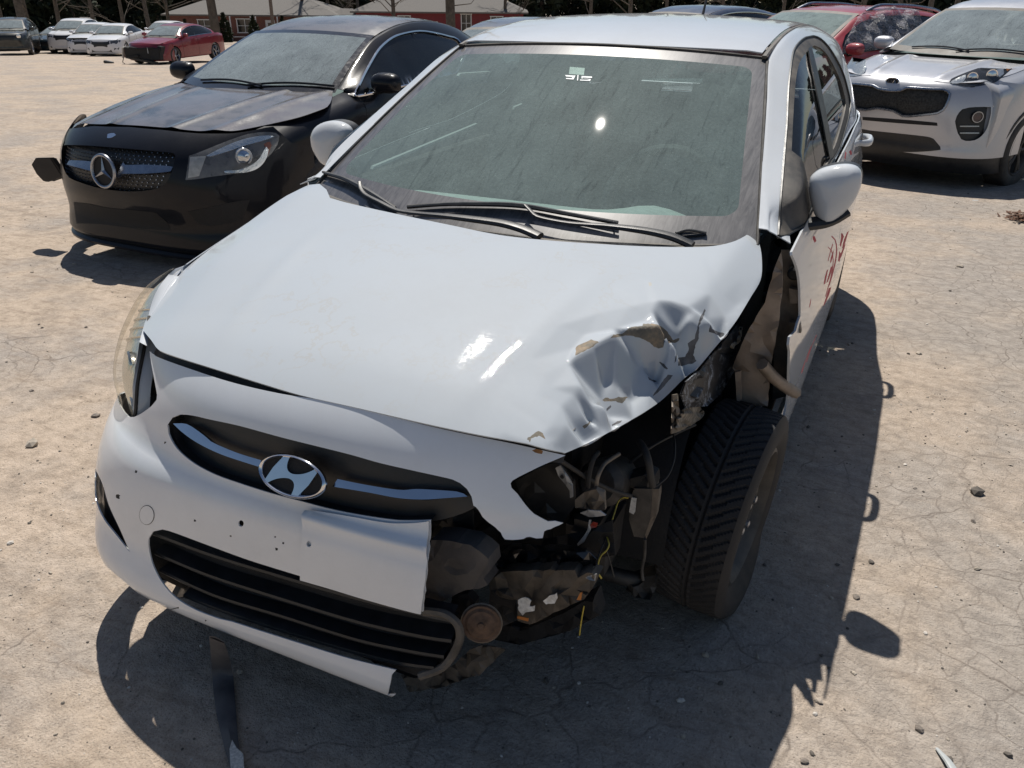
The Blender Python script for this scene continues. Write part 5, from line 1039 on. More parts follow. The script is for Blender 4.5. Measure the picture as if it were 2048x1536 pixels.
    # deck, tail
    dk = p['deck']; S['D'] = HZ(lambda x, y: pch(y, *dk)-.06*x*x, -X, X, dk[0][0], dk[0][-1])
    rg = p['rear_glass']; Sg = HZ(lambda x, y: rg[1]+(rg[3]-rg[1])*(y-rg[0])/(rg[2]-rg[0])-.06*x*x, -X, X, rg[0], rg[2])
    panel('rear_window', Sg, [(-xt_*.9, rg[0]), (xt_*.9, rg[0]), (X*.72, rg[2]), (-X*.72, rg[2])], M_DARKGL, E, res=.15)
    panel('boot_lid', S['D'], [(-X*.86, dk[0][0]), (X*.86, dk[0][0]), (X*.80, dk[0][-1]), (-X*.80, dk[0][-1])], paintm, E, res=.15)
    mb = MB(); mb.box((0, y1-.02, (zs+dk[1][-1])/2), (X*1.6, .10, dk[1][-1]-zs)); mb.build('rear_bumper', paintm, E, bevel=.03)
    yy0 = p['axles'][0]+.05
    for nm_, c_, s_ in (('floor_pan', (0, (yy0+y1)/2, zs+.06), (X*1.5, y1-yy0-.2, .10)), ('bulkhead', (0, yw-.02, .60), (X*1.5, .05, .5)), ('engine_block', (0, -.25, .45), (X*1.0, .7, .4)), ('rear_bulkhead', (0, p['ghend'], .7), (X*1.5, .05, .6))):
        mb = MB(); mb.box(c_, s_); mb.build(nm_, M_DARK, E)
    mb = MB(); mb.grid(np.array([[(x*xw*.96, yw+.05+dy, z) for dy, z in ((-.02, zw-.03), (.15, zw-.005), (.3, zw-.02), (.36, zw-.2))] for x in np.linspace(-1, 1, 10)])); mb.build('dashboard', g('dash_m', M_DASH), E)
    for x in (-.38, .38):
        mb = MB(); mb.box((x, yw+.95, zw-.35), (.46, .14, .7), (-.28, 0, 0)); mb.build('seat_back', M_SEAT, E, bevel=.04); mb = MB(); mb.box((x, yw+1.07, zw+.12), (.25, .09, .16), (-.2, 0, 0)); mb.build('head_restraint', M_SEAT, E, bevel=.03)
    # wheels
    for s in (1, -1):
        for nm, ya_ in (('front_wheel', p['axles'][0]), ('rear_wheel', p['axles'][1])):
            wheel(E, nm, (s*(X-.10), ya_, g('tr', .32)-.005), 0 if s > 0 else math.pi, 0, 0, R0=g('tr', .32), w=.21, rim=g('rim', .22), tread=False, style='alloy', mt=M_RUBBER, mr=g('wheel_m', M_SATIN))
    # mirrors
    for s in (1, -1):
        my, mz = g('mir', (yw+.30, zw+.06)); m = empty('door_mirror'); m.parent = E
        c = np.array([s*(X+(.07 if s > 0 else .03)), my, mz]); t = np.linspace(0, 2*math.pi, 22, endpoint=False); q = np.stack([c[0]+.115*np.sign(np.cos(t))*np.abs(np.cos(t))**.7, 0*t+my, mz+.068*np.sign(np.sin(t))*np.abs(np.sin(t))**.7], -1)
        puff('mirror_cap', q, .075, g('mir_m', paintm), m, (0, -1, 0), .02, .45); mb = MB(); mb.tube([(s*(X-.06), my+.03, mz-.07), (s*(X+.02), my+.02, mz-.05)], .025, 6); mb.build('mirror_arm', M_BLACKP, m)
    for k, (xa, sgn) in enumerate(((-.45, 1), (.05, 1))):   # wipers
        w = empty('wiper'); w.parent = E; q = np.array([wp(xa/xw+.62*t/xw, .06+.05*math.sin(t*3)) for t in np.linspace(0, 1, 10)]); mb = MB(); mb.tube(np.c_[q, wz(q[:, 0], q[:, 1])+.015], .008, 6); mb.build('wiper_blade', M_BLACKP, w)
    return S
def fz(S, pts): return pts
def overlay(name, S, ab, mat, E, off=.003, res=.05, thick=.003, **k): return panel(name, S.off(off), ab, mat, E, res=res, thick=thick, **k)
def polys(S, M, px, step=8, n=110): return px2ab(S, sm(px, step), M, n)
# ================================================================== black saloon parked on the left
M_BLACKPAINT = paint('black_paint', (.012, .012, .016), .4, .05, .85, (.20, .185, .215), dscale=4, spec=.3)
M_BLACKBUMP = paint('black_bumper_paint', (.007, .008, .012), .35, .06, .06, (.10, .10, .11), dscale=6, coat=.35, spec=.1)
LOC, RZ = (-3.279, 2.581, -.100), R(-.8); BL = empty('black_saloon', LOC, RZ, label='dusty black saloon with a three-pointed star grille, parked at left', cat='car'); FB = frame(LOC, RZ)
P_BL = dict(X=.885, z0=.13, z1=.90, yb=-.05, yc=([.13, .16, .22, .30, .36, .45, .55, .63, .70, .74, .77, .80, .83, .86, .90], [-.83, -.875, -.885, -.875, -.89, -.925, -.945, -.945, -.935, -.915, -.89, -.855, -.81, -.75, -.65]), nn=([.13, .3, .45, .6, .7, .8, .9], [3.6, 3.3, 2.9, 2.6, 2.4, 2.2, 2.1]),
            hz=([-.95, -.88, -.83, -.7, -.4, 0, .3, .5], [.735, .772, .795, .838, .897, .955, .985, 1.0]), ha=([-1, -.5, .2, .5], [.12, .11, .05, .03]), hood=(-.855, .36), crease=((.26, .035, .009), (.52, .045, .010)),
            xe=([-.95, -.6, -.3, 0, .5], [.62, .74, .80, .83, .82]), wb=(.42, .975, .69), wt=(1.12, 1.302, .56), sweep=.20, roof=([1.0, 1.15, 1.4, 1.65, 2.0, 2.4, 2.8], [1.285, 1.335, 1.39, 1.412, 1.40, 1.33, 1.20]), belt=([.3, 1, 2, 2.9], [.95, .965, .99, 1.0]),
            w=([-.95, -.75, -.5, 0, 1.5, 2.6, 3.2, 3.6], [.70, .84, .93, .985, 1., .99, .93, .82]), ends=(-.42, 3.55), deck=([2.85, 3.2, 3.55], [1.02, .99, .93]), ghend=2.85, win=(.62, 2.45), axles=(0, 2.70), arch=.35, zc=.32, tr=.32, doors=(.52, 1.50), handles=(1.3, 2.2), rear_glass=(2.5, 1.28, 2.9, 1.03), trim=M_CHROME, mir=(.66, 1.03), bpost=(1.45,), flow=lambda a: 0., y0r=.40, pillar_m=M_BLACKBUMP, frit_m=M_BLACKGL, mir_m=M_BLACKBUMP, ftop=lambda a: .775-.03*abs(a)**2)
def win_bl(L, s):
    q = polys(L if s > 0 else S_tmp, FB, [(713, 196), (722, 163), (742, 124), (760, 96), (784, 76), (807, 67), (839, 62), (870, 66), (898, 73), (915, 79), (930, 110), (900, 160), (850, 185), (780, 196)], 8) if s > 0 else [(y, 4.9) for y in np.linspace(.62, 2.4, 12)]+[(y, 2.2) for y in np.linspace(2.3, .8, 12)]
    return q
P_BL['winfn'] = win_bl
gr_px = [(124, 292), (140, 290), (174, 291), (252, 297), (330, 304), (346, 306), (351, 311), (349, 322), (343, 345), (336, 360), (328, 370), (306, 379), (268, 383), (228, 381), (189, 374), (158, 364), (138, 355), (128, 339), (122, 314)]
_SF = FS(lambda z: pch(z, *P_BL['yc']), lambda z: pch(z, *P_BL['nn']), P_BL['X'], P_BL['yb'], .13, .90); _SF.sa = .8
gh_ab = polys(_SF, FB, gr_px)
P_BL['ftop_pts'] = px2ab(_SF, [(152, 256), (188, 252), (260, 254), (327, 260), (400, 267), (465, 267), (500, 262), (545, 252)], FB)+[(-1.5, .70), (1.3, .76), (1.5, .72)]
hood_bl = px2ab(HZ(lambda x, y: pch(y, *P_BL['hz'])-pch(y, *P_BL['ha'])*x*x, -.885, .885, -1.0, .55), sm([(155, 251), (170, 249), (188, 248, 1), (260, 250), (327, 255), (400, 262), (465, 262), (496, 257), (540, 248), (596, 235), (632, 223), (655, 213), (663, 199), (666, 183, 1), (600, 180), (520, 177), (440, 176), (400, 176, 1)], 8, False), FB)+[(-.70, .36), (-.735, .1), (-.73, -.2), (-.69, -.45), (-.62, -.62), (-.53, -.72)]
SB = carkit(BL, FB, P_BL, M_BLACKPAINT, M_BGGLASS, .045, True, [gh_ab], hood_ab=hood_bl, fpaint=M_BLACKBUMP, hres=.022)
F_ = SB['F']
panel('grille', F_.off(-.035), polys(F_.off(-.035), FB, [(118, 286), (175, 285), (250, 291), (355, 300), (358, 320), (345, 368), (310, 388), (230, 388), (150, 368), (120, 340)]), M_BLACKP, BL, res=.04)
# pin mesh
go = F_.off(-.026); A0 = np.array(polys(go, FB, gr_px)); lo, hi = A0.min(0), A0.max(0); mb = MB(); k = 0
for j, z in enumerate(np.linspace(lo[1]+.012, hi[1]-.012, 12)):
    for a in np.linspace(lo[0]+.02, hi[0]-.02, 30)+(j % 2)*.014:
        if not inpoly(np.array([(a, z)]), A0*.985+A0.mean(0)*.015)[0]: continue
        P0 = go.P(a, z); N0 = go.N(a, z); mb.lathe([(.0045, 0), (.0035, .007), (0, .008)], 6, basis(P0, np.cross(N0, [0, 0, 1.]), np.cross(N0, np.cross(N0, [0, 0, 1.]))*-1), caps=False)
mb.build('grille_pins', M_CHROME, BL, kind='stuff')
for L in ([(136, 321), (170, 323), (192, 327), (192, 341), (165, 336), (136, 328)], [(245, 331), (290, 331), (343, 335), (340, 343), (290, 347), (245, 347), (238, 352), (238, 326)]):
    panel('grille_bar', FS(lambda z: pch(z, *P_BL['yc'])+.7*(z-.635)-.004, lambda z: pch(z, *P_BL['nn']), P_BL['X'], P_BL['yb'], .13, .90), polys(F_.off(.002), FB, L), M_SATIN, BL, res=.05, thick=.02)
star = empty('star_badge'); star.parent = BL; c = np.array([-.003, -.972, .632]); MSt = basis(c, (1, .0, 0), (0, .12, 1)); t = np.linspace(0, 2*math.pi, 40, endpoint=False)
mb = MB(); mb.tube(xf(MSt, np.c_[.093*np.cos(t), .093*np.sin(t), 0*t]), .0105, 8, True); mb.build('star_ring', M_SATIN, star)
for k in range(3):
    a = math.pi/2+k*2*math.pi/3; tip = (.088*math.cos(a), .088*math.sin(a)); l = (.016*math.cos(a+1.05), .016*math.sin(a+1.05)); r_ = (.016*math.cos(a-1.05), .016*math.sin(a-1.05)); V = xf(MSt, np.array([(*tip, .004), (*l, .002), (*r_, .002), (0, 0, .014)])); mb = MB(); mb.add(V, [(0, 1, 3), (0, 3, 2), (1, 0, 2), (1, 2, 3)]); mb.build('star_point', M_SATIN, star, smooth=None)
mb = MB(); mb.lathe([(.092, -.004), (0, -.003)], 30, MSt, caps=False); mb.build('star_backing', M_DARK, star)
# headlamp (its left one is seen)
M_LAMPD2 = simple('dark_lamp', (.05, .05, .055), .15, var=.2)
M_LAMPB = simple('lamp_inner', (.16, .15, .14), .3, .3, var=.3, nscale=20)
lampx = [(378, 312, 1), (402, 303), (434, 290), (465, 278), (496, 268), (527, 264), (552, 266), (559, 272, 1), (555, 289), (543, 307), (527, 322), (504, 339), (480, 346), (449, 350), (418, 354), (394, 358), (371, 360, 1), (375, 334)]
hm = empty('headlamp'); hm.parent = BL; So = F_.off(.004)
panel('lamp_base', F_.off(.0015), polys(F_.off(.0015), FB, lampx), M_LAMPB, hm, res=.04, thick=.002)
def ov(name, L, mat, o=.005, par=hm, th=.006, **k): Sx = F_.off(o); return panel(name, Sx, polys(Sx, FB, L, 5), mat, par, res=.04, thick=th, **k)
M_LAMPG = simple('lamp_grey', (.50, .49, .46), .4, .2, var=.25, nscale=30)
ov('lamp_strip', [(380, 314, 1), (412, 312, 1), (398, 352, 1), (376, 356, 1)], M_LAMPG)
ov('lamp_eyebrow', [(412, 312), (440, 297), (470, 284), (500, 275), (530, 271), (548, 273), (520, 283), (490, 291), (455, 303), (420, 313)], M_REFL)
ov('lamp_hook', [(528, 300), (533, 293), (537, 300), (531, 320), (515, 337), (490, 345), (450, 346), (448, 342), (480, 339), (505, 329), (520, 315)], M_REFL, .007)
ov('amber_marker', [(528, 288), (540, 283), (543, 290), (535, 312), (520, 330), (530, 308), (532, 296)], simple('amber_lens', (.30, .09, .03), .3), .006)
cx, cy = px2ab(F_, [(487, 313)], FB)[0]; P0, N0 = F_.P(cx, cy), F_.N(cx, cy); mb = MB(); mb.lathe([(.052, .002), (.050, .010), (.043, .010), (.040, .004), (.03, .014), (.0, .022)], 24, basis(P0+N0*.003, np.cross([0, 0, 1.], N0), (0, 0, 1)), caps=False); mb.build('projector', M_CHROME, hm)
panel('lamp_lens', F_.off(.026), polys(F_.off(.026), FB, lampx), M_LENSC, hm, res=.04, thick=0)
lampr = [(-a, z) for a, z in polys(F_.off(.0015), FB, lampx)]; hm2 = empty('headlamp'); hm2.parent = BL; panel('lamp_lens', F_.off(.003), lampr, M_LAMPD2, hm2, res=.05, thick=.002)
# lower intakes, lip, small things
ov('lower_intake', [(147, 404, 1), (178, 408), (217, 416), (276, 421), (311, 425, 1), (334, 445), (342, 461, 1), (276, 457), (198, 448), (153, 447, 1)], M_DARK, .002, BL)
ov('outer_intake', [(377, 423, 1), (420, 415), (471, 403), (500, 400, 1), (480, 440), (420, 452), (395, 447, 1)], M_DARK, .002, BL)
q = [(a, .145) for a in np.linspace(-1.35, 1.35, 40)]; P = np.array([F_.P(a, z) for a, z in q]); N = np.array([F_.N(a, z) for a, z in q]); mb = MB(); mb.grid(np.stack([P+N*.004, P+N*.03+[0, 0, .005], P+N*.03+[0, 0, -.008], P-N*.05+[0, 0, -.012]], 1)); mb.build('front_lip', M_BLACKBUMP, BL)
mb = MB(); q = np.array([(-.80, -.72, .60), (-.93, -.74, .59), (-1.0, -.73, .54), (-1.01, -.70, .47), (-.97, -.69, .42), (-.90, -.70, .43), (-.80, -.66, .46)]); mb.sheet(q, (.02, .03, 0)); mb.build('torn_bumper_corner', M_BLACKBUMP, BL, bevel=.006)
ov('hood_star_badge', [(215, 268), (228, 266), (232, 270), (224, 275), (214, 276)], M_CHROME, .002, BL)
# ================================================================== silver crossover at right
M_SILVER = paint('silver_paint', (.52, .525, .55), .30, .05, .14, (.40, .38, .36), flake=.25, dscale=5, metal=.35)
LOC, RZ = (1.217, 7.971, -.215), R(-26.1); SV = empty('silver_crossover', LOC, RZ, label='silver crossover with a wide honeycomb grille, parked at right', cat='car'); FV = frame(LOC, RZ)
P_SV = dict(X=.925, z0=.33, z1=1.10, yb=.0, yc=([.24, .30, .36, .44, .52, .62, .73, .83, .89, .93, .98, 1.03, 1.10], [-.80, -.855, -.865, -.86, -.87, -.88, -.885, -.88, -.87, -.855, -.80, -.72, -.58]), nn=([.22, .4, .6, .8, .95, 1.06], [3.4, 3.4, 3.0, 2.7, 2.4, 2.3]),
            hz=([-.95, -.85, -.75, -.5, -.2, .1, .35], [.90, .955, .995, 1.055, 1.10, 1.135, 1.155]), ha=([-1, -.5, .2, .5], [.10, .09, .05, .03]), hood=(-.80, .10), crease=((.34, .05, .018), (.66, .06, .012)), xe=([-.95, -.6, -.3, 0, .5], [.62, .74, .82, .85, .85]),
            wb=(.26, 1.165, .73), wt=(1.05, 1.555, .585), sweep=.22, roof=([.95, 1.1, 1.4, 1.8, 2.4, 3.0], [1.54, 1.595, 1.655, 1.675, 1.65, 1.56]), belt=([.2, 1, 2, 3.2], [1.12, 1.14, 1.18, 1.21]), w=([-.95, -.75, -.5, 0, 1.5, 2.6, 3.2, 3.5], [.74, .87, .94, .985, 1., .99, .95, .88]),
            ends=(-.60, 3.40), deck=([3.1, 3.25, 3.40], [1.15, 1.10, 1.0]), ghend=3.1, axles=(0, 2.67), arch=.385, zc=.36, tr=.36, rim=.235, sill=.27, doors=(.45, 1.45), handles=(1.25, 2.2), rear_glass=(2.95, 1.5, 3.2, 1.15), mir=(.55, 1.21), bpost=(1.4,), dash_m=M_DASH, wheel_m=M_STEEL)
_SV = FS(lambda z: pch(z, *P_SV['yc']), lambda z: pch(z, *P_SV['nn']), P_SV['X'], P_SV['yb'], .33, 1.10); _SV.sa = .8
C6 = lambda L: [(1680+x*.17969, 90+y*.17969) for x, y in L]
gsv = C6([(-90, 470), (-60, 440), (60, 432), (150, 430), (370, 452), (430, 485), (560, 505), (680, 502), (740, 475), (1000, 490), (1150, 495), (1200, 515), (1222, 550), (1195, 640), (1150, 720), (1090, 755), (900, 780), (700, 790), (600, 735), (400, 705), (300, 725), (100, 700), (-60, 660), (-110, 560)])
fogp = C6([(1280, 850), (1300, 790), (1360, 715), (1440, 695), (1600, 688), (1680, 690), (1680, 760), (1640, 920), (1580, 1010), (1500, 1060), (1400, 1068), (1350, 1050), (1310, 980)])
gab, fab = polys(_SV, FV, gsv), polys(_SV, FV, fogp)
P_SV['ftop_pts'] = px2ab(_SV, C6([(180, 325), (400, 330), (700, 345), (1000, 372), (1200, 395)]), FV)+[(-1.5, .95), (1.0, 1.0), (1.5, .95)]
SS = carkit(SV, FV, P_SV, M_SILVER, M_BGGLASS, .05, True, [gab, fab], hres=.03, hood_ab=None)
F_ = SS['F']
def ov(name, L, mat, o=.004, par=SV, th=.006, M=FV, step=6, **k): Sx = F_.off(o); return panel(name, Sx, polys(Sx, M, L, step), mat, par, res=.05, thick=th, **k)
M_GRILLE = simple('grille_mesh', (.030, .030, .028), .5, .3, var=.8, nscale=60, bump=1., bscale=55)
Sx = F_.off(-.03); panel('grille', Sx, polys(Sx, FV, C6([(-140, 400), (1260, 470), (1230, 760), (700, 820), (-140, 740)])), M_GRILLE, SV, res=.06)
q = np.array(gab); mb = MB(); mb.tube(F_.P(q[:, 0], q[:, 1])+F_.N(q[:, 0], q[:, 1])*.001, .013, 6, True); mb.build('grille_frame', M_SATIN, SV)
lp_ = C6([(1208, 420), (1240, 375), (1400, 305), (1600, 235), (1800, 175), (1960, 165), (1978, 195), (1930, 250), (1840, 330), (1740, 410), (1640, 440), (1500, 462), (1380, 460), (1260, 435)])
hm = empty('headlamp'); hm.parent = SV; ov('lamp_base', lp_, M_BLACKGL, .001, hm, .002)
for cx_, cy_, r_ in ((1475, 362, .046), (1690, 335, .050)):
    a_, z_ = px2ab(F_, C6([(cx_, cy_)]), FV)[0]; P0, N0 = F_.P(a_, z_), F_.N(a_, z_); mb = MB(); mb.lathe([(r_, .0), (r_, .006), (r_*.85, .006), (r_*.8, .001), (r_*.5, .005), (0, .007)], 22, basis(P0+N0*.002, np.cross([0, 0, 1.], N0), (0, 0, 1)), caps=False); mb.build('lamp_projector', M_CHROME, hm)
ov('lamp_wing', C6([(1740, 275), (1820, 265), (1825, 320), (1780, 355), (1735, 330)]), M_REFL, .006, hm)
ov('amber_marker', C6([(1850, 250), (1900, 215), (1950, 200), (1900, 260), (1860, 290)]), M_ORANGE, .006, hm)
ov('lamp_fin', C6([(1225, 415), (1300, 370), (1400, 330), (1380, 400), (1300, 430)]), M_REFL, .006, hm)
ov('lamp_lens', lp_, M_LENSC, .010, hm, 0)
lr = [(-a, z) for a, z in polys(F_.off(.002), FV, lp_, 6)]; h2 = empty('headlamp'); h2.parent = SV; panel('lamp_base', F_.off(.002), lr, M_REFL, h2, res=.06, thick=.002); panel('lamp_lens', F_.off(.006), lr, M_LENSC, h2, res=.06, thick=.002)
Sx = F_.off(-.03); panel('fog_recess', Sx, polys(Sx, FV, C6([(1250, 670), (1700, 660), (1690, 800), (1560, 1080), (1340, 1090), (1250, 900)])), M_BLACKP, SV, res=.06)
a_, z_ = px2ab(F_, C6([(1535, 800)]), FV)[0]; P0, N0 = F_.P(a_, z_), F_.N(a_, z_); fg = empty('fog_lamp'); fg.parent = SV; Bf = basis(P0-N0*.02, np.cross([0, 0, 1.], N0), (0, 0, 1)); mb = MB(); mb.lathe([(.052, .012), (.050, .022), (.042, .022), (.040, .014)], 20, Bf, caps=False); mb.build('fog_ring', M_SATIN, fg); mb = MB(); mb.lathe([(.041, .012), (0, .016)], 20, Bf, caps=False); mb.build('fog_glass', simple('fog_lens', (.10, .07, .07), .15), fg)
for y_ in (905, 980): ov('fog_slat', C6([(1335, y_-6), (1550, y_-6), (1550, y_+6), (1335, y_+6)]), M_SATIN, -.014, SV, .008)
ov('lower_slot', C6([(250, 800), (1080, 865), (1085, 900), (250, 835)]), M_DARK, .002, SV)
Sc = FS(lambda z: pch(z, [.17, .22, .27, .34], [-.74, -.80, -.84, -.862]), lambda z: pch(z, [.17, .34], [3.4, 3.4]), P_SV['X']*.985, 0., .17, .34); Sc.sa = .8
panel('chin', Sc, [(a, .175) for a in np.linspace(-1.45, 1.45, 30)]+[(a, .338) for a in np.linspace(1.45, -1.45, 30)], M_BLACKP, SV, res=.08)
ov('lower_valance', C6([(150, 940), (350, 955), (960, 1020), (1040, 1045), (1080, 1090), (1120, 1165), (700, 1190), (150, 1120)]), M_BLACKP, .003, SV)
# oval badge with its three letters
bd = empty('maker_badge'); bd.parent = SV; a_, z_ = px2ab(F_, C6([(585, 410)]), FV)[0]; P0, N0 = F_.P(a_, z_), F_.N(a_, z_); MBd = basis(P0+N0*.006, np.cross([0, 0, 1.], N0), (0, 0, 1)); t = np.linspace(0, 6.283, 30, endpoint=False)
mb = MB(); mb.tube(xf(MBd, np.c_[.066*np.cos(t), .034*np.sin(t), 0*t]), .005, 6, True); mb.build('badge_ring', M_CHROME, bd); mb = MB(); mb.prism(ell(.066, .034, 30), .002, MBd); mb.build('badge_plate', M_DARK, bd)
for L in ([(-.045, -.016), (-.036, .016)], [(-.020, .016), (-.040, 0), (-.024, -.016)], [(-.012, -.016), (-.004, .016)], [(.004, -.016), (.022, .016), (.034, -.016)]):
    mb = MB(); mb.tube(xf(MBd, np.array([(x, y, .005) for x, y in L])), .0035, 5); mb.build('badge_letter', M_CHROME, bd)
for cx_, cy_ in ((1715, 680), (1820, 655)):
    a_, z_ = px2ab(F_, C6([(cx_, cy_)]), FV)[0]; P0, N0 = F_.P(a_, z_), F_.N(a_, z_); mb = MB(); mb.lathe([(.011, 0), (.011, .004), (0, .005)], 12, basis(P0, np.cross([0, 0, 1.], N0), (0, 0, 1))); mb.build('parking_sensor', M_CHROME, SV)
# black wheel-arch cladding
Ls = SS['S1']; zvv = SS['zv']
for L_, s in ((SS['S1'], 1), (SS['S-1'], -1)):
    for ya in (0, 2.67):
        q = [(ya+.385*math.cos(t), max(.27, .36+.385*math.sin(t))) for t in np.linspace(math.pi*1.05, -.05*math.pi, 20)]; mb = MB(); mb.tube([L_.P(y, zvv(y, z)) for y, z in q], .028, 6); mb.build('arch_cladding', M_BLACKD, SV)
M_LAMPD = simple('dark_lamp_glass', (.10, .105, .115), .12, .3, .6, var=.3)
# ================================================================== other parked cars
SED = dict(X=.90, z0=.16, z1=.86, yb=.0, yc=([.16, .25, .4, .55, .66, .74, .80, .86], [-.80, -.86, -.88, -.89, -.875, -.84, -.77, -.64]), nn=([.16, .4, .6, .86], [3.2, 3.0, 2.6, 2.2]), hz=([-.95, -.85, -.7, -.4, 0, .4], [.74, .775, .815, .875, .935, .98]), hood=(-.80, .30),
           wb=(.40, .97, .70), wt=(1.15, 1.32, .56), roof=([1.0, 1.2, 1.6, 2.0, 2.4, 2.75], [1.30, 1.36, 1.42, 1.41, 1.34, 1.22]), belt=([.3, 1, 2, 2.9], [.94, .96, 1.0, 1.02]), w=([-.95, -.7, -.4, 0, 2.6, 3.2, 3.6], [.72, .86, .94, .985, 1, .95, .85]), ends=(-.45, 3.55),
           deck=([2.85, 3.2, 3.55], [1.03, 1.01, .95]), ghend=2.85, axles=(0, 2.70), arch=.35, zc=.32, tr=.32, doors=(.5, 1.5), handles=(1.3, 2.25), rear_glass=(2.45, 1.3, 2.9, 1.04), bpost=(1.45,))
UTE = dict(P_SV); UTE.pop('ftop_pts'); UTE.update(z0=.24, wheel_m=M_SATIN, yb=0., mir=(.55, 1.2))
def gcar(name, label, loc, th, base, paintm, front=None, group=None, upd=None, grille=True, glassm=None, res=.13):
    p = dict(base); p.update(upd or {}); E_ = empty(name, loc, R(th), label=label, cat='car', group=group); M = frame(loc, R(th))
    if 'ftop' not in p: p['ftop'] = lambda a: p['z1']-.04-.05*abs(a)
    S = carkit(E_, M, p, paintm, glassm or M_BGGLASS, res, True)
    zt = p['z1']; f = S['F']
    if grille:
        panel('grille', f.off(.004), [(-.34, zt-.40), (.34, zt-.40), (.48, zt-.26), (.50, zt-.13), (-.50, zt-.13), (-.48, zt-.26)], M_BLACKP, E_, res=.1, thick=.004)
        panel('lower_intake', f.off(.004), [(-.55, .22), (.55, .22), (.50, .34), (-.50, .34)], M_BLACKP, E_, res=.1, thick=.004)
        for s in (-1, 1):
            panel('headlamp', f.off(.006), [(s*a, z) for a, z in ((.52, zt-.26), (.80, zt-.27), (1.05, zt-.19), (1.12, zt-.09), (.85, zt-.10), (.53, zt-.14))], M_LAMPD, E_, res=.1, thick=.006)
            panel('fog_recess', f.off(.004), [(s*a, z) for a, z in ((.62, .32), (.85, .34), (.90, .44), (.66, .42))], M_BLACKP, E_, res=.1, thick=.004)
    return E_, S, M
def placed(px, th, back=.88):
    g_ = gpt(px); t = R(th); return (g_[0]-back*math.sin(t), g_[1]+back*math.cos(t), float(terr(g_[0]-back*math.sin(t), g_[1]+back*math.cos(t))))
W1 = paint('bright_white_paint', (.72, .72, .73), .35, .05, .08); TEAL = paint('dark_teal_paint', (.012, .030, .042), .3, .04, .12); GREEN = paint('dark_green_paint', (.014, .018, .016), .35, .05, .15); WINE = paint('wine_red_paint', (.20, .014, .026), .3, .04, .06)
grp = 'cars in the far row'
gcar('parked_compact', 'bright white saloon beside the wrecked dark red car in the far row', placed((205, 113), 28), 28, SED, W1, group=grp)
gcar('parked_hatchback', 'white hatchback half hidden by the white saloon in the far row', placed((166, 110), 30), 30, SED, W1, group=grp, upd=dict(hz=([-.95, -.85, -.7, -.4, 0, .4], [.80, .83, .87, .92, .97, 1.0]), z1=.92, wt=(1.15, 1.38, .58), wb=(.40, 1.0, .70), roof=([1.0, 1.2, 1.6, 2.0, 2.4, 2.75], [1.36, 1.42, 1.47, 1.46, 1.40, 1.28])))
gcar('parked_crossover', 'white crossover with a dark lower front, second from left of the pale cars', placed((130, 108), 32), 32, UTE, W1, group=grp)
gcar('parked_coupe', 'low dark teal car between the dark off-roader and the white crossover', placed((88, 107), 26), 26, SED, TEAL, group=grp, upd=dict(wt=(1.2, 1.20, .54), wb=(.45, .90, .68), hz=([-.95, -.85, -.7, -.4, 0, .4], [.68, .71, .75, .80, .86, .90]), z1=.78, yc=([.16, .25, .4, .55, .62, .68, .74, .78], [-.80, -.86, -.88, -.89, -.875, -.84, -.77, -.68]), roof=([1.0, 1.25, 1.6, 2.0, 2.4, 2.75], [1.18, 1.24, 1.28, 1.26, 1.18, 1.06]), belt=([.3, 1, 2, 2.9], [.86, .88, .90, .92]), deck=([2.85, 3.2, 3.55], [.93, .91, .86])))
off, So_, Mo_ = gcar('parked_offroader', 'dark boxy off-roader at the far left edge of the yard', placed((20, 111), 44), 44, UTE, GREEN, group=grp)
for s in (-1, 1):
    a_, z_ = s*.62, .90; P0, N0 = So_['F'].P(a_, z_), So_['F'].N(a_, z_); mb = MB(); mb.lathe([(.10, .0), (.10, .02), (.07, .025), (0, .03)], 18, basis(P0, np.cross([0, 0, 1.], N0), (0, 0, 1))); mb.build('round_headlamp', M_REFL, off)
wr, Sw, Mw = gcar('crashed_saloon', 'dark red saloon with its front end smashed off', placed((286, 129), 9), 9, SED, WINE, grille=False, upd=dict(trim=M_CHROME))
mb = MB()
r_ = random.Random(5)
for k_, (x, y, z, sx, sy, sz) in enumerate([(0, -.86, .42, 1.0, .10, .42), (-.55, -.80, .45, .35, .22, .4), (.62, -.78, .42, .40, .25, .42), (0, -.90, .20, 1.5, .16, .08), (.2, -.94, .62, .9, .06, .05), (-.3, -.96, .32, .5, .05, .10), (.75, -.62, .55, .14, .35, .30)]):
    mb = MB(); mb.box((x, y, z), (sx, sy, sz), (r_.uniform(-.1, .1), r_.uniform(-.15, .15), r_.uniform(-.12, .12))); mb.build('crushed_front_part', M_DARK if k_ != 3 else M_BLACKP, wr, bevel=.02)
mb = MB(); mb.box((-.80, -.86, .46), (.05, .25, .42), (.1, .2, .3)); mb.build('hanging_lamp', M_LAMPG, wr, bevel=.02)
mb = MB(); mb.box((.38, -.95, .55), (.03, .02, .20)); mb.build('bent_strut', M_ALU, wr)
mb = MB(); mb.tube([(-.85, -.86, .25), (-.9, -.9, .10), (-.75, -.95, .03)], .015, 6); mb.build('hanging_trim', M_BLACKP, wr)
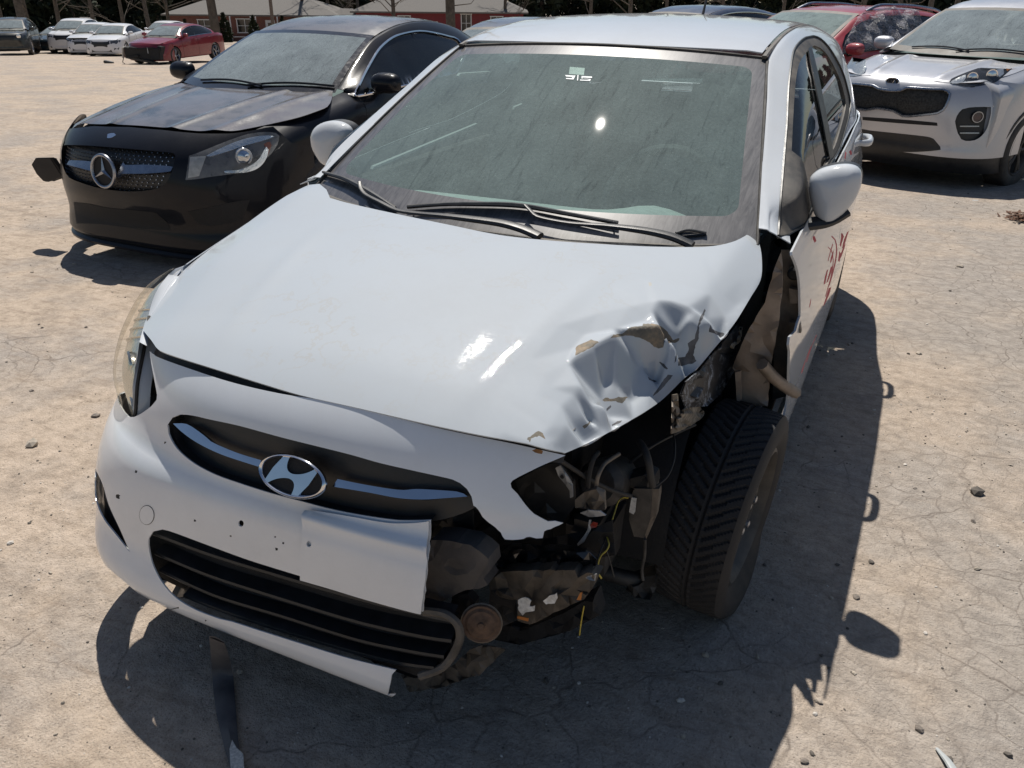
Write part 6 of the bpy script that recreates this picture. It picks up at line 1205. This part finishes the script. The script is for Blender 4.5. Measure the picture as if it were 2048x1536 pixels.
# red crossover behind, its window taped over with clear film
RED = paint('faded_red_paint', (.33, .035, .045), .4, .08, .25, (.38, .30, .28), dscale=4)
M_CRACK = glass('crazed_windshield', (.42, .52, .50), (.42, .52, .50), .35, True, .06, (2, 2, 2), .45, speck=.8)
th = -33; c_ = adep((1592, 86), 10.3); t_ = R(th); lw = np.array([0, .70, 1.36]); loc = (c_[0]-(math.cos(t_)*lw[0]-math.sin(t_)*lw[1]), c_[1]-(math.sin(t_)*lw[0]+math.cos(t_)*lw[1])); loc = (loc[0], loc[1], float(terr(*loc)))
rsv, Sr, Mr = gcar('red_crossover', 'faded red crossover with crazed windshield and film over its side window', loc, th, UTE, RED, glassm=M_CRACK, res=.07, upd=dict(roof=([.95, 1.1, 1.4, 1.8, 2.4, 3.0], [1.545, 1.585, 1.62, 1.63, 1.60, 1.50])))
for s in (-1, 1):
    y = np.linspace(1.25, 2.9, 20); q = np.stack([np.full(20, s*.52), y, pch(y, [1.25, 1.4, 1.8, 2.4, 2.75, 2.9], [1.575, 1.625, 1.64, 1.61, 1.56, 1.50])], -1); mb = MB(); mb.tube(q, .018, 7); mb.build('roof_rail', M_SATIN, rsv)
t = NT('clear_plastic_film'); n_ = t.noise(6, 6, .75, t.co((1, 1, 2.5)), 1.5); t.p(col=(.62, .60, .64), rough=.25, alpha=t.rampf(n_, .40, .66, .18, .75), coat=.8); t.bump(n_, .9, .06); M_FILM = t.m
Lg = Sr['G1']
def filmfn(a, b): return Lg.P(a, b)+Lg.N(a, b)*(.03+.022*np.sin(a*11+b*2.2)+.014*np.sin(a*23-b*3.1))[..., None]
panel('plastic_film', Surf(filmfn, *Lg.bd, Lg.sgn, 1., .06), [(.42, 4.95), (1.9, 4.95), (2.1, 3.2), (2.0, 1.2), (1.3, 1.0), (.95, 1.3), (.62, 3.0)], M_FILM, rsv, res=.03, thick=0)
# dark blue one behind the roof, others whose roofs just show
NAVY = paint('navy_paint', (.035, .05, .085), .3, .04, .22, (.25, .26, .30)); GREY = paint('grey_blue_paint', (.10, .115, .14), .3, .04, .22)
def roofcar(name, label, px, D, th, base, pm, upd=None, zroof=1.62, yl=1.6):
    c_ = adep(px, D); t_ = R(th); loc = (c_[0]+math.sin(t_)*yl, c_[1]-math.cos(t_)*yl); z = c_[2]-zroof; return gcar(name, label, (loc[0], loc[1], max(z, float(terr(*loc))-.02) if abs(z-float(terr(*loc))) < .35 else float(terr(*loc))), th, base, pm, upd=upd)
roofcar('navy_crossover', 'navy blue car whose roof shows behind the wrecked sedan beside its antenna', (1415, 10), 13.5, -24, UTE, NAVY, dict(trim=M_CHROME), zroof=1.67, yl=1.8)
roofcar('grey_saloon', 'grey blue car just visible between the black saloon and the white roof', (1085, 34), 9.0, -4, SED, GREY, zroof=1.42, yl=1.8)
roofcar('pale_saloon', 'far white car, only its roof showing over the wrecked sedan', (1255, 20), 26., -20, SED, W1, zroof=1.42, yl=1.8)
gcar('white_van', 'small white van behind the smashed dark red saloon', placed((305, 96), 20), 20, UTE, W1)
# ------------------------------------------------------------------ small things lying about
def stone(px, s, mat, label, name='stone', sd=1):
    g_ = gpt(px); r = np.random.default_rng(sd); bm = bmesh.new(); bmesh.ops.create_icosphere(bm, subdivisions=2, radius=1.)
    for v in bm.verts: v.co = Vector(np.array(v.co)*(1+r.uniform(-.22, .22))*np.array([s, s*.75, s*.5]))
    me = bpy.data.meshes.new(name); bm.to_mesh(me); bm.free(); me.materials.append(mat); o = bpy.data.objects.new(name, me); link(o); o.location = (g_[0], g_[1], g_[2]+s*.25); o.rotation_euler = (0, 0, sd); tag(o, label, 'stone', 'loose stones')
MSt1 = simple('stone_grey', (.20, .17, .145), .9, var=.4, nscale=60, bump=.6); MSt2 = simple('stone_tan', (.42, .36, .30), .9, var=.3, nscale=60, bump=.6)
for i, (px, s, m_, lb) in enumerate([((192, 833), .016, MSt1, 'dark stone beside the right headlamp of the wrecked sedan'), ((1838, 1460), .012, MSt1, 'small dark stone near the stick at bottom right'), ((1637, 1404), .011, MSt2, 'pale pebble by the edge of the shadow at bottom right'), ((1609, 1524), .010, MSt1, 'dark pebble at the bottom edge right of the shadow'), ((1712, 1195), .012, MSt1, 'dark pebble just above the mirror shadow'), ((64, 783), .012, MSt1, 'dark chip of stone on the left edge of the yard'), ((1830, 978), .008, MSt1, 'small dark stone right of the lower handle shadow'), ((1946, 1043), .010, MSt1, 'dark stone at the right edge of the yard')]): stone(px, s, m_, lb, sd=i+1)
g_ = gpt((1872, 1500)); g2 = gpt((1915, 1560)); mb = MB(); mb.tube([np.array(g_)+[0, 0, .006], (np.array(g_)+np.array(g2))/2+[0, 0, .012], np.array(g2)+[0, 0, .008]], [.004, .009, .011], 8, flat=.5); mb.build('plastic_sliver', simple('grey_plastic', (.38, .40, .40), .4), label='grey plastic sliver lying at the bottom right corner', cat='debris')
def leaves(px, n, s, label):
    g_ = gpt(px); r = random.Random(3); mb = MB()
    for i in range(n):
        x, y = g_[0]+r.gauss(0, .035)*s, g_[1]+r.gauss(0, .06)*s; a = r.uniform(0, 6.28); l = r.uniform(.012, .03)*s; z = float(terr(x, y))+r.uniform(.004, .03)*s
        d = np.array([math.cos(a), math.sin(a), r.uniform(-.4, .4)])*l; e = np.array([-math.sin(a), math.cos(a), r.uniform(-.5, .5)])*l*.35; c = np.array([x, y, z]); mb.add([c-d, c+e, c+d, c-e], [(0, 1, 2, 3)])
    mb.build('dry_leaves', simple('dead_leaf', (.12, .06, .035), .9, var=.5), smooth=None, kind='stuff', label=label, cat='leaves')
leaves((2038, 438), 120, 1.5, 'clump of dry brown leaves at the right edge')
g_ = gpt((1950, 402)); mb = MB(); mb.box((g_[0], g_[1], g_[2]+.004), (.05, .02, .006), (0, 0, .4)); mb.build('paper_scrap', M_LABEL, label='white paper scrap in front of the silver crossover', cat='litter')
g_ = gpt((218, 127)); mb = MB(); mb.box((g_[0], g_[1], g_[2]+.04), (.35, .2, .10), (0, .2, .4)); mb.build('car_fragment', M_BLACKP, bevel=.02, label='dark broken car part on the ground beside the crashed saloon', cat='debris')
# ================================================================== houses, trees and poles behind the yard
def brickm(name, c1, c2, mort, sc=3.):
    t = NT(name); b = t.node('TexBrick'); b.inputs['Scale'].default_value = sc; b.inputs['Color1'].default_value = (*c1, 1); b.inputs['Color2'].default_value = (*c2, 1); b.inputs['Mortar'].default_value = (*mort, 1); t.l.new(t.co(rot=(R(90), 0, 0)), b.inputs['Vector']); t.p(col=b.outputs[0], rough=.85); return t.m
M_BRICK = brickm('red_brick', (.22, .07, .05), (.16, .05, .04), (.22, .18, .15)); M_SIDING = simple('red_siding', (.20, .028, .034), .7, var=.15, nscale=4); M_SHING = simple('brown_shingle', (.155, .145, .135), .95, var=.3, nscale=18, bump=.5); M_TRIMW = simple('white_trim', (.68, .68, .68), .6); M_WOOD = simple('weathered_wood', (.15, .12, .10), .9, var=.4, nscale=12, bump=.5)
VD = np.array([-.416, .909, 0]); VR = np.array([.909, .416, 0])
def far(pxx, D):   # a spot D metres out along the column pxx
    d = rayd((pxx, 60)); d = np.array([d[0], d[1], 0]); d /= np.linalg.norm(d); return CAM+d*D
rr_ = random.Random(11)
def house(name, label, px, w, d, h, wallm, roofm, wins, doors=(), rise=1.7, over=.5, hip=True, rz=None, dx=0.):
    g_ = far(px[0], px[1]); g_ = (g_[0], g_[1], float(terr(g_[0], g_[1]))); rz = math.atan2(.416, .909) if rz is None else rz; E_ = empty(name, (g_[0], g_[1], g_[2]-.05), rz, label=label, cat='house')
    # front wall with real openings
    op = [(x, x+ww_, z, z+hh) for x, z, ww_, hh in wins]+[(x, x+ww_, 0.02, hh) for x, ww_, hh in doors]
    S = Surf(lambda a, b: np.stack([a, 0*a+0*b, b+0*a], -1), -w, w, 0, h, 1)
    panel('wall', S, [(-w/2, 0), (w/2, 0), (w/2, h), (-w/2, h)], wallm, E_, holes=[[(x0, z0), (x1, z0), (x1, z1), (x0, z1)] for x0, x1, z0, z1 in op], res=3., thick=.2)
    for sx in (-1, 1): mb = MB(); mb.box((sx*(w/2-.1), d/2+.1, h/2), (.2, d-.2, h)); mb.build('wall', wallm, E_)
    mb = MB(); mb.box((0, d, h/2), (w, .2, h)); mb.build('wall', wallm, E_)
    for x, z, ww_, hh in wins:
        f = empty('window'); f.parent = E_
        for c, s in (((x+ww_/2, -.03, z), (ww_+.2, .08, .1)), ((x+ww_/2, -.03, z+hh), (ww_+.2, .08, .1)), ((x, -.025, z+hh/2), (.1, .08, hh+.1)), ((x+ww_, -.025, z+hh/2), (.1, .08, hh+.1)), ((x+ww_/2, .0, z+hh/2), (.06, .05, hh)), ((x+ww_/2, .003, z+hh*.5), (ww_, .04, .05))): mb = MB(); mb.box(c, s); mb.build('window_frame', M_TRIMW, f)
        mb = MB(); mb.box((x+ww_/2, .08, z+hh/2), (ww_, .02, hh)); mb.build('pane', M_BLACKGL, f)
    for x, ww_, hh in doors:
        mb = MB(); mb.box((x+ww_/2, .05, hh/2), (ww_, .06, hh)); mb.build('door', M_TRIMW, E_)
        mb = MB(); mb.box((x+ww_/2, .012, hh*.68), (ww_*.5, .02, hh*.4)); mb.build('door_glass', M_BLACKGL, E_)
    o = over; V = [(-w/2-o, -o, h), (w/2+o, -o, h), (w/2+o, d+o, h), (-w/2-o, d+o, h)]; k = d/2 if hip else 0
    V2 = [(-w/2-o+k, d/2, h+rise), (w/2+o-k, d/2, h+rise)]; mb = MB(); mb.add(V+V2+[(x, y, z-.15) for x, y, z in V], [(0, 1, 5, 4), (2, 3, 4, 5), (1, 2, 5), (3, 0, 4), (6, 7, 1, 0), (7, 8, 2, 1), (8, 9, 3, 2), (9, 6, 0, 3), (9, 8, 7, 6)]); mb.build('roof', roofm, E_, smooth=None); return E_
b1 = house('brick_bungalow', 'brick bungalow with a low brown hipped roof and porch at upper left', (505, 96), 17, 9, 2.6, M_BRICK, M_SHING, [(-5.5, .9, 1.3, 1.2), (-1.5, .9, 1.6, 1.3), (4.6, .9, 1.2, 1.2)], [(1.4, 1.0, 2.1)])
for x in (-2.4, -1.9, .2, .7, 2.9): mb = MB(); mb.tube([(x, -.9, 0), (x, -.9, 2.45)], .07, 8); mb.build('porch_post', M_TRIMW, b1)
mb = MB(); mb.box((.2, -.95, .55), (6.5, .06, .08)); mb.build('porch_rail', M_TRIMW, b1)
house('red_cottage', 'dark red clapboard cottage with white framed windows behind the black saloon', (880, 92), 17, 8, 3.0, M_SIDING, M_SHING, [(-7.2, 1.6, .8, 1.0), (-4.2, 1.3, 1.2, 1.3), (2.2, 1.1, 1.0, 1.7), (5.2, 1.3, 1.2, 1.3)], [(-1.2, 1.0, 2.1)])
house('red_shed', 'low red shed left of the red cottage', (690, 94), 4.5, 4, 2.2, M_SIDING, M_SHING, [(.6, 1.0, .7, .9)], [], rise=1.0, over=.3)
# --- trees
def leafmat(name, c1, c2):
    t = NT(name); n_ = t.noise(.7, 3); t.p(col=t.ramp(n_, [(.3, c1), (.7, c2)]), rough=.8, spec=.2); return t.m
M_NEEDLE = leafmat('dark_needles', (.010, .016, .010), (.030, .040, .022)); M_BARK = simple('grey_bark', (.10, .085, .07), .95, var=.4, nscale=6, bump=.8, bscale=20); M_TWIG = simple('bare_twigs', (.16, .135, .11), .95, var=.3); M_BUSH = leafmat('dry_bush', (.05, .040, .025), (.11, .09, .055)); M_CEDAR = leafmat('cedar_green', (.014, .020, .010), (.035, .042, .020))
def conifer_mesh(name, h, r0, z0, n, sd, mat, size):
    r = np.random.default_rng(sd); V = []; F = []
    for i in range(n):
        z = z0+(h-z0)*r.random()**1.25; rr = r0*(1-(z-z0)/(h-z0))**.85*(.35+.65*r.random()**.4)*(.75+.25*math.sin(z*2.6+sd)); a = r.uniform(0, 6.283); c = np.array([rr*math.cos(a), rr*math.sin(a), z-.25*rr]); u = r.normal(size=3); u /= np.linalg.norm(u); w = np.cross(u, r.normal(size=3)); w /= np.linalg.norm(w); s = size*r.uniform(.5, 1.3); b = len(V)
        V += [c-u*s, c+w*s*.4, c+u*s, c-w*s*.4]; F.append((b, b+1, b+2, b+3))
    me = bpy.data.meshes.new(name); me.from_pydata([tuple(v) for v in V], [], F); me.materials.append(mat); return me
def trunk_mesh(name, h, r0, sd, bare=False, mat=None):
    r = random.Random(sd); mb = MB(); mb.tube([(0, 0, -.3), (r.uniform(-.1, .1), r.uniform(-.1, .1), h*.35), (r.uniform(-.3, .3), r.uniform(-.3, .3), h*.7), (r.uniform(-.4, .4), r.uniform(-.4, .4), h)], [r0*1.25, r0, r0*.6, r0*.12], 8, smooth=12)
    if bare:
        def br(p, d, l, rad, lev):
            q = [p, p+d*l*.5+np.array([r.uniform(-.1, .1)*l for _ in range(3)]), p+d*l]; mb.tube(q, [rad, rad*.7, rad*.35], 4)
            if lev:
                for _ in range(4):
                    t = r.uniform(.3, 1.); nd = d+np.array([r.uniform(-.8, .8), r.uniform(-.8, .8), r.uniform(-.3, .6)]); nd /= np.linalg.norm(nd); br(p+d*l*t, nd, l*r.uniform(.45, .7), rad*.5, lev-1)
        for i in range(15):
            z = h*r.uniform(.12, .95); a = r.uniform(0, 6.28); d = np.array([math.cos(a), math.sin(a), r.uniform(.2, .9)]); d /= np.linalg.norm(d); br(np.array([0, 0, z]), d, h*.28*(1.15-z/h), r0*.32, 2)
    me = bpy.data.meshes.new(name); me.from_pydata(mb.v, [], mb.f); me.materials.append(mat or M_BARK); me.polygons.foreach_set('use_smooth', np.ones(len(me.polygons), bool)); return me
CON = [(conifer_mesh('needles', 13+k, 2.6+.3*k, .5+.5*k, 1500, k, M_NEEDLE, .55), trunk_mesh('bole', 13+k, .20, k)) for k in range(4)]
BAR = [trunk_mesh('bare_bole', 11+2*k, .17, 30+k, True) for k in range(4)]
def tree(name, label, loc, cr, tk, sc, rz, group, cat='tree'):
    E_ = empty(name, (loc[0], loc[1], float(terr(loc[0], loc[1]))), rz, label=label, cat=cat, group=group); E_.scale = (sc, sc, sc)
    o = bpy.data.objects.new('trunk', tk); link(o, E_)
    if cr is not None: o = bpy.data.objects.new('crown', cr); link(o, E_)
for i, x in enumerate(np.linspace(-260, 2300, 88)):
    D = 122+rr_.uniform(-8, 16) if not (330 < x < 660) else 128+rr_.uniform(0, 12); p = far(x+rr_.uniform(-14, 14), D)
    k = rr_.randrange(4); tree('pine_tree', 'dark pine in the belt of woods behind the yard', p, CON[k][0], CON[k][1], rr_.uniform(.9, 1.35), rr_.uniform(0, 6), 'pines of the woods behind the yard')
for i, (x, D, s) in enumerate([(8, 95, 1.), (60, 104, 1.1), (120, 100, 1.), (190, 98, .9), (250, 92, 1.), (300, 88, 1.), (340, 96, .9), (610, 98, 1.), (660, 104, 1.1), (720, 98, .9), (790, 88, 1.), (900, 86, 1.), (1010, 92, 1.), (1180, 95, 1.), (1260, 90, 1.1), (1330, 96, 1.), (1440, 92, 1.), (1560, 100, 1.), (1720, 70, 1.), (1790, 76, 1.), (1850, 68, 1.), (1900, 80, 1.1)]):
    tree('bare_tree', 'grey leafless tree standing among the pines beyond the yard', far(x, D), None, BAR[i % 4], s, i*1.3, 'leafless trees beyond the yard')
tree('bare_tree', 'thick dark trunk in front of the brick bungalow', far(432, 90), None, BAR[1], 2.2, .4, None); tree('bare_tree', 'leaning bare trunk at the far left above the off-roader', far(48, 92), None, BAR[2], 1.7, 1.4, None); tree('bare_tree', 'thick trunk standing in front of the red cottage', far(902, 86), None, BAR[3], 2.2, 2.0, None)
BUS = [conifer_mesh('bush_leaves', 2.0, .9, .05, 700, 60+k, M_CEDAR if k else M_BUSH, .16) for k in range(3)]; STM = trunk_mesh('bush_stem', 1.6, .05, 77)
for i, (x, y, s, k) in enumerate([(450, 91, 1.3, 1), (508, 91, 1.2, 1), (566, 91, 1.2, 2), (588, 90, 1.1, 0), (620, 88, 1.1, 0), (640, 90, 1., 0), (730, 89, 1.1, 0), (372, 90, 1., 2), (1010, 85, 1.1, 0), (1080, 86, 1., 0)]):
     g_ = far(x, y); tree('cedar_shrub' if k else 'dry_shrub', ('clipped cedar shrub in front of the brick bungalow' if k else 'dry brown shrub at the edge of the yard'), g_, BUS[k], STM, s, i, 'cedar shrubs by the bungalow' if k else 'dry shrubs at the yard edge', 'shrub')
p = far(547, 84); mb = MB(); z0 = float(terr(p[0], p[1])); mb.tube([(p[0], p[1], z0-.3), (p[0], p[1], z0+9)], [.17, .13], 10); mb.build('utility_pole', M_WOOD, label='grey wooden utility pole beside the brick bungalow', cat='pole')
g_ = far(545, 82); g_ = np.array([g_[0], g_[1], float(terr(g_[0], g_[1]))]); mb = MB(); mb.lathe([(.14, 0), (.14, .9), (.05, 1.05), (0, 1.05)], 10, np.array(Matrix.Translation(g_))); mb.build('marker_post', simple('orange_post', (.50, .14, .05), .6), label='short orange marker post at the foot of the utility pole', cat='post')
p = far(175, 66); z0 = float(terr(p[0], p[1])); sg = empty('yard_sign', (p[0], p[1], z0), math.atan2(.416, .909)-.4, label='small pale board sign behind the white saloon in the far row', cat='sign'); mb = MB(); mb.box((0, 0, 1.75), (.9, .04, .28)); mb.build('board', M_LABEL, sg); mb = MB(); mb.tube([(0, .05, 0), (0, .05, 1.7)], .04, 6); mb.build('post', M_WOOD, sg)
# covered trailer behind the roof
g_ = far(1105, 44); z0 = float(terr(g_[0], g_[1])); tr_ = empty('covered_trailer', (g_[0], g_[1], z0), math.atan2(.416, .909)+.1, label='low trailer under a beige tarpaulin beyond the white roof', cat='trailer'); mb = MB(); mb.box((0, 0, .55), (3.2, 1.6, .5)); mb.build('bed', M_WOOD, tr_); P = np.array([[(-1.7, y, .8), (-1.6, y*.9, 1.35), (1.0, y*.9, 1.6), (1.75, y, .82)] for y in (-.9, -.3, .3, .9)]); mb = MB(); mb.grid(P); mb.build('tarpaulin', simple('beige_tarp', (.42, .36, .28), .8, var=.15, nscale=3), tr_)
for s in (-1, 1): mb = MB(); mb.lathe([(.3, -.1), (.3, .1), (.15, .12), (0, .12)], 16, basis((0, s*.85, .3), (1, 0, 0), (0, 0, 1))); mb.build('wheel', M_RUBBER, tr_)
# low fence along the yard edge
fx = [far(x, 84) for x in np.linspace(590, 760, 9)]; fe = empty('rail_fence', (fx[0][0], fx[0][1], float(terr(*fx[0][:2]))), 0, label='low wooden rail fence beside the red shed', cat='fence'); b0 = np.array([fx[0][0], fx[0][1], float(terr(*fx[0][:2]))])
for q in fx: c = np.array([q[0], q[1], float(terr(q[0], q[1]))])-b0; mb = MB(); mb.box(c+[0, 0, .5], (.12, .12, 1.1)); mb.build('post', M_WOOD, fe)
for zz in (.45, .9):
    for q0, q1 in zip(fx[:-1], fx[1:]): a = np.array([q0[0], q0[1], float(terr(*q0[:2]))+zz])-b0; b = np.array([q1[0], q1[1], float(terr(*q1[:2]))+zz])-b0; mb = MB(); mb.tube([a, b], .05, 6); mb.build('rail', M_WOOD, fe)
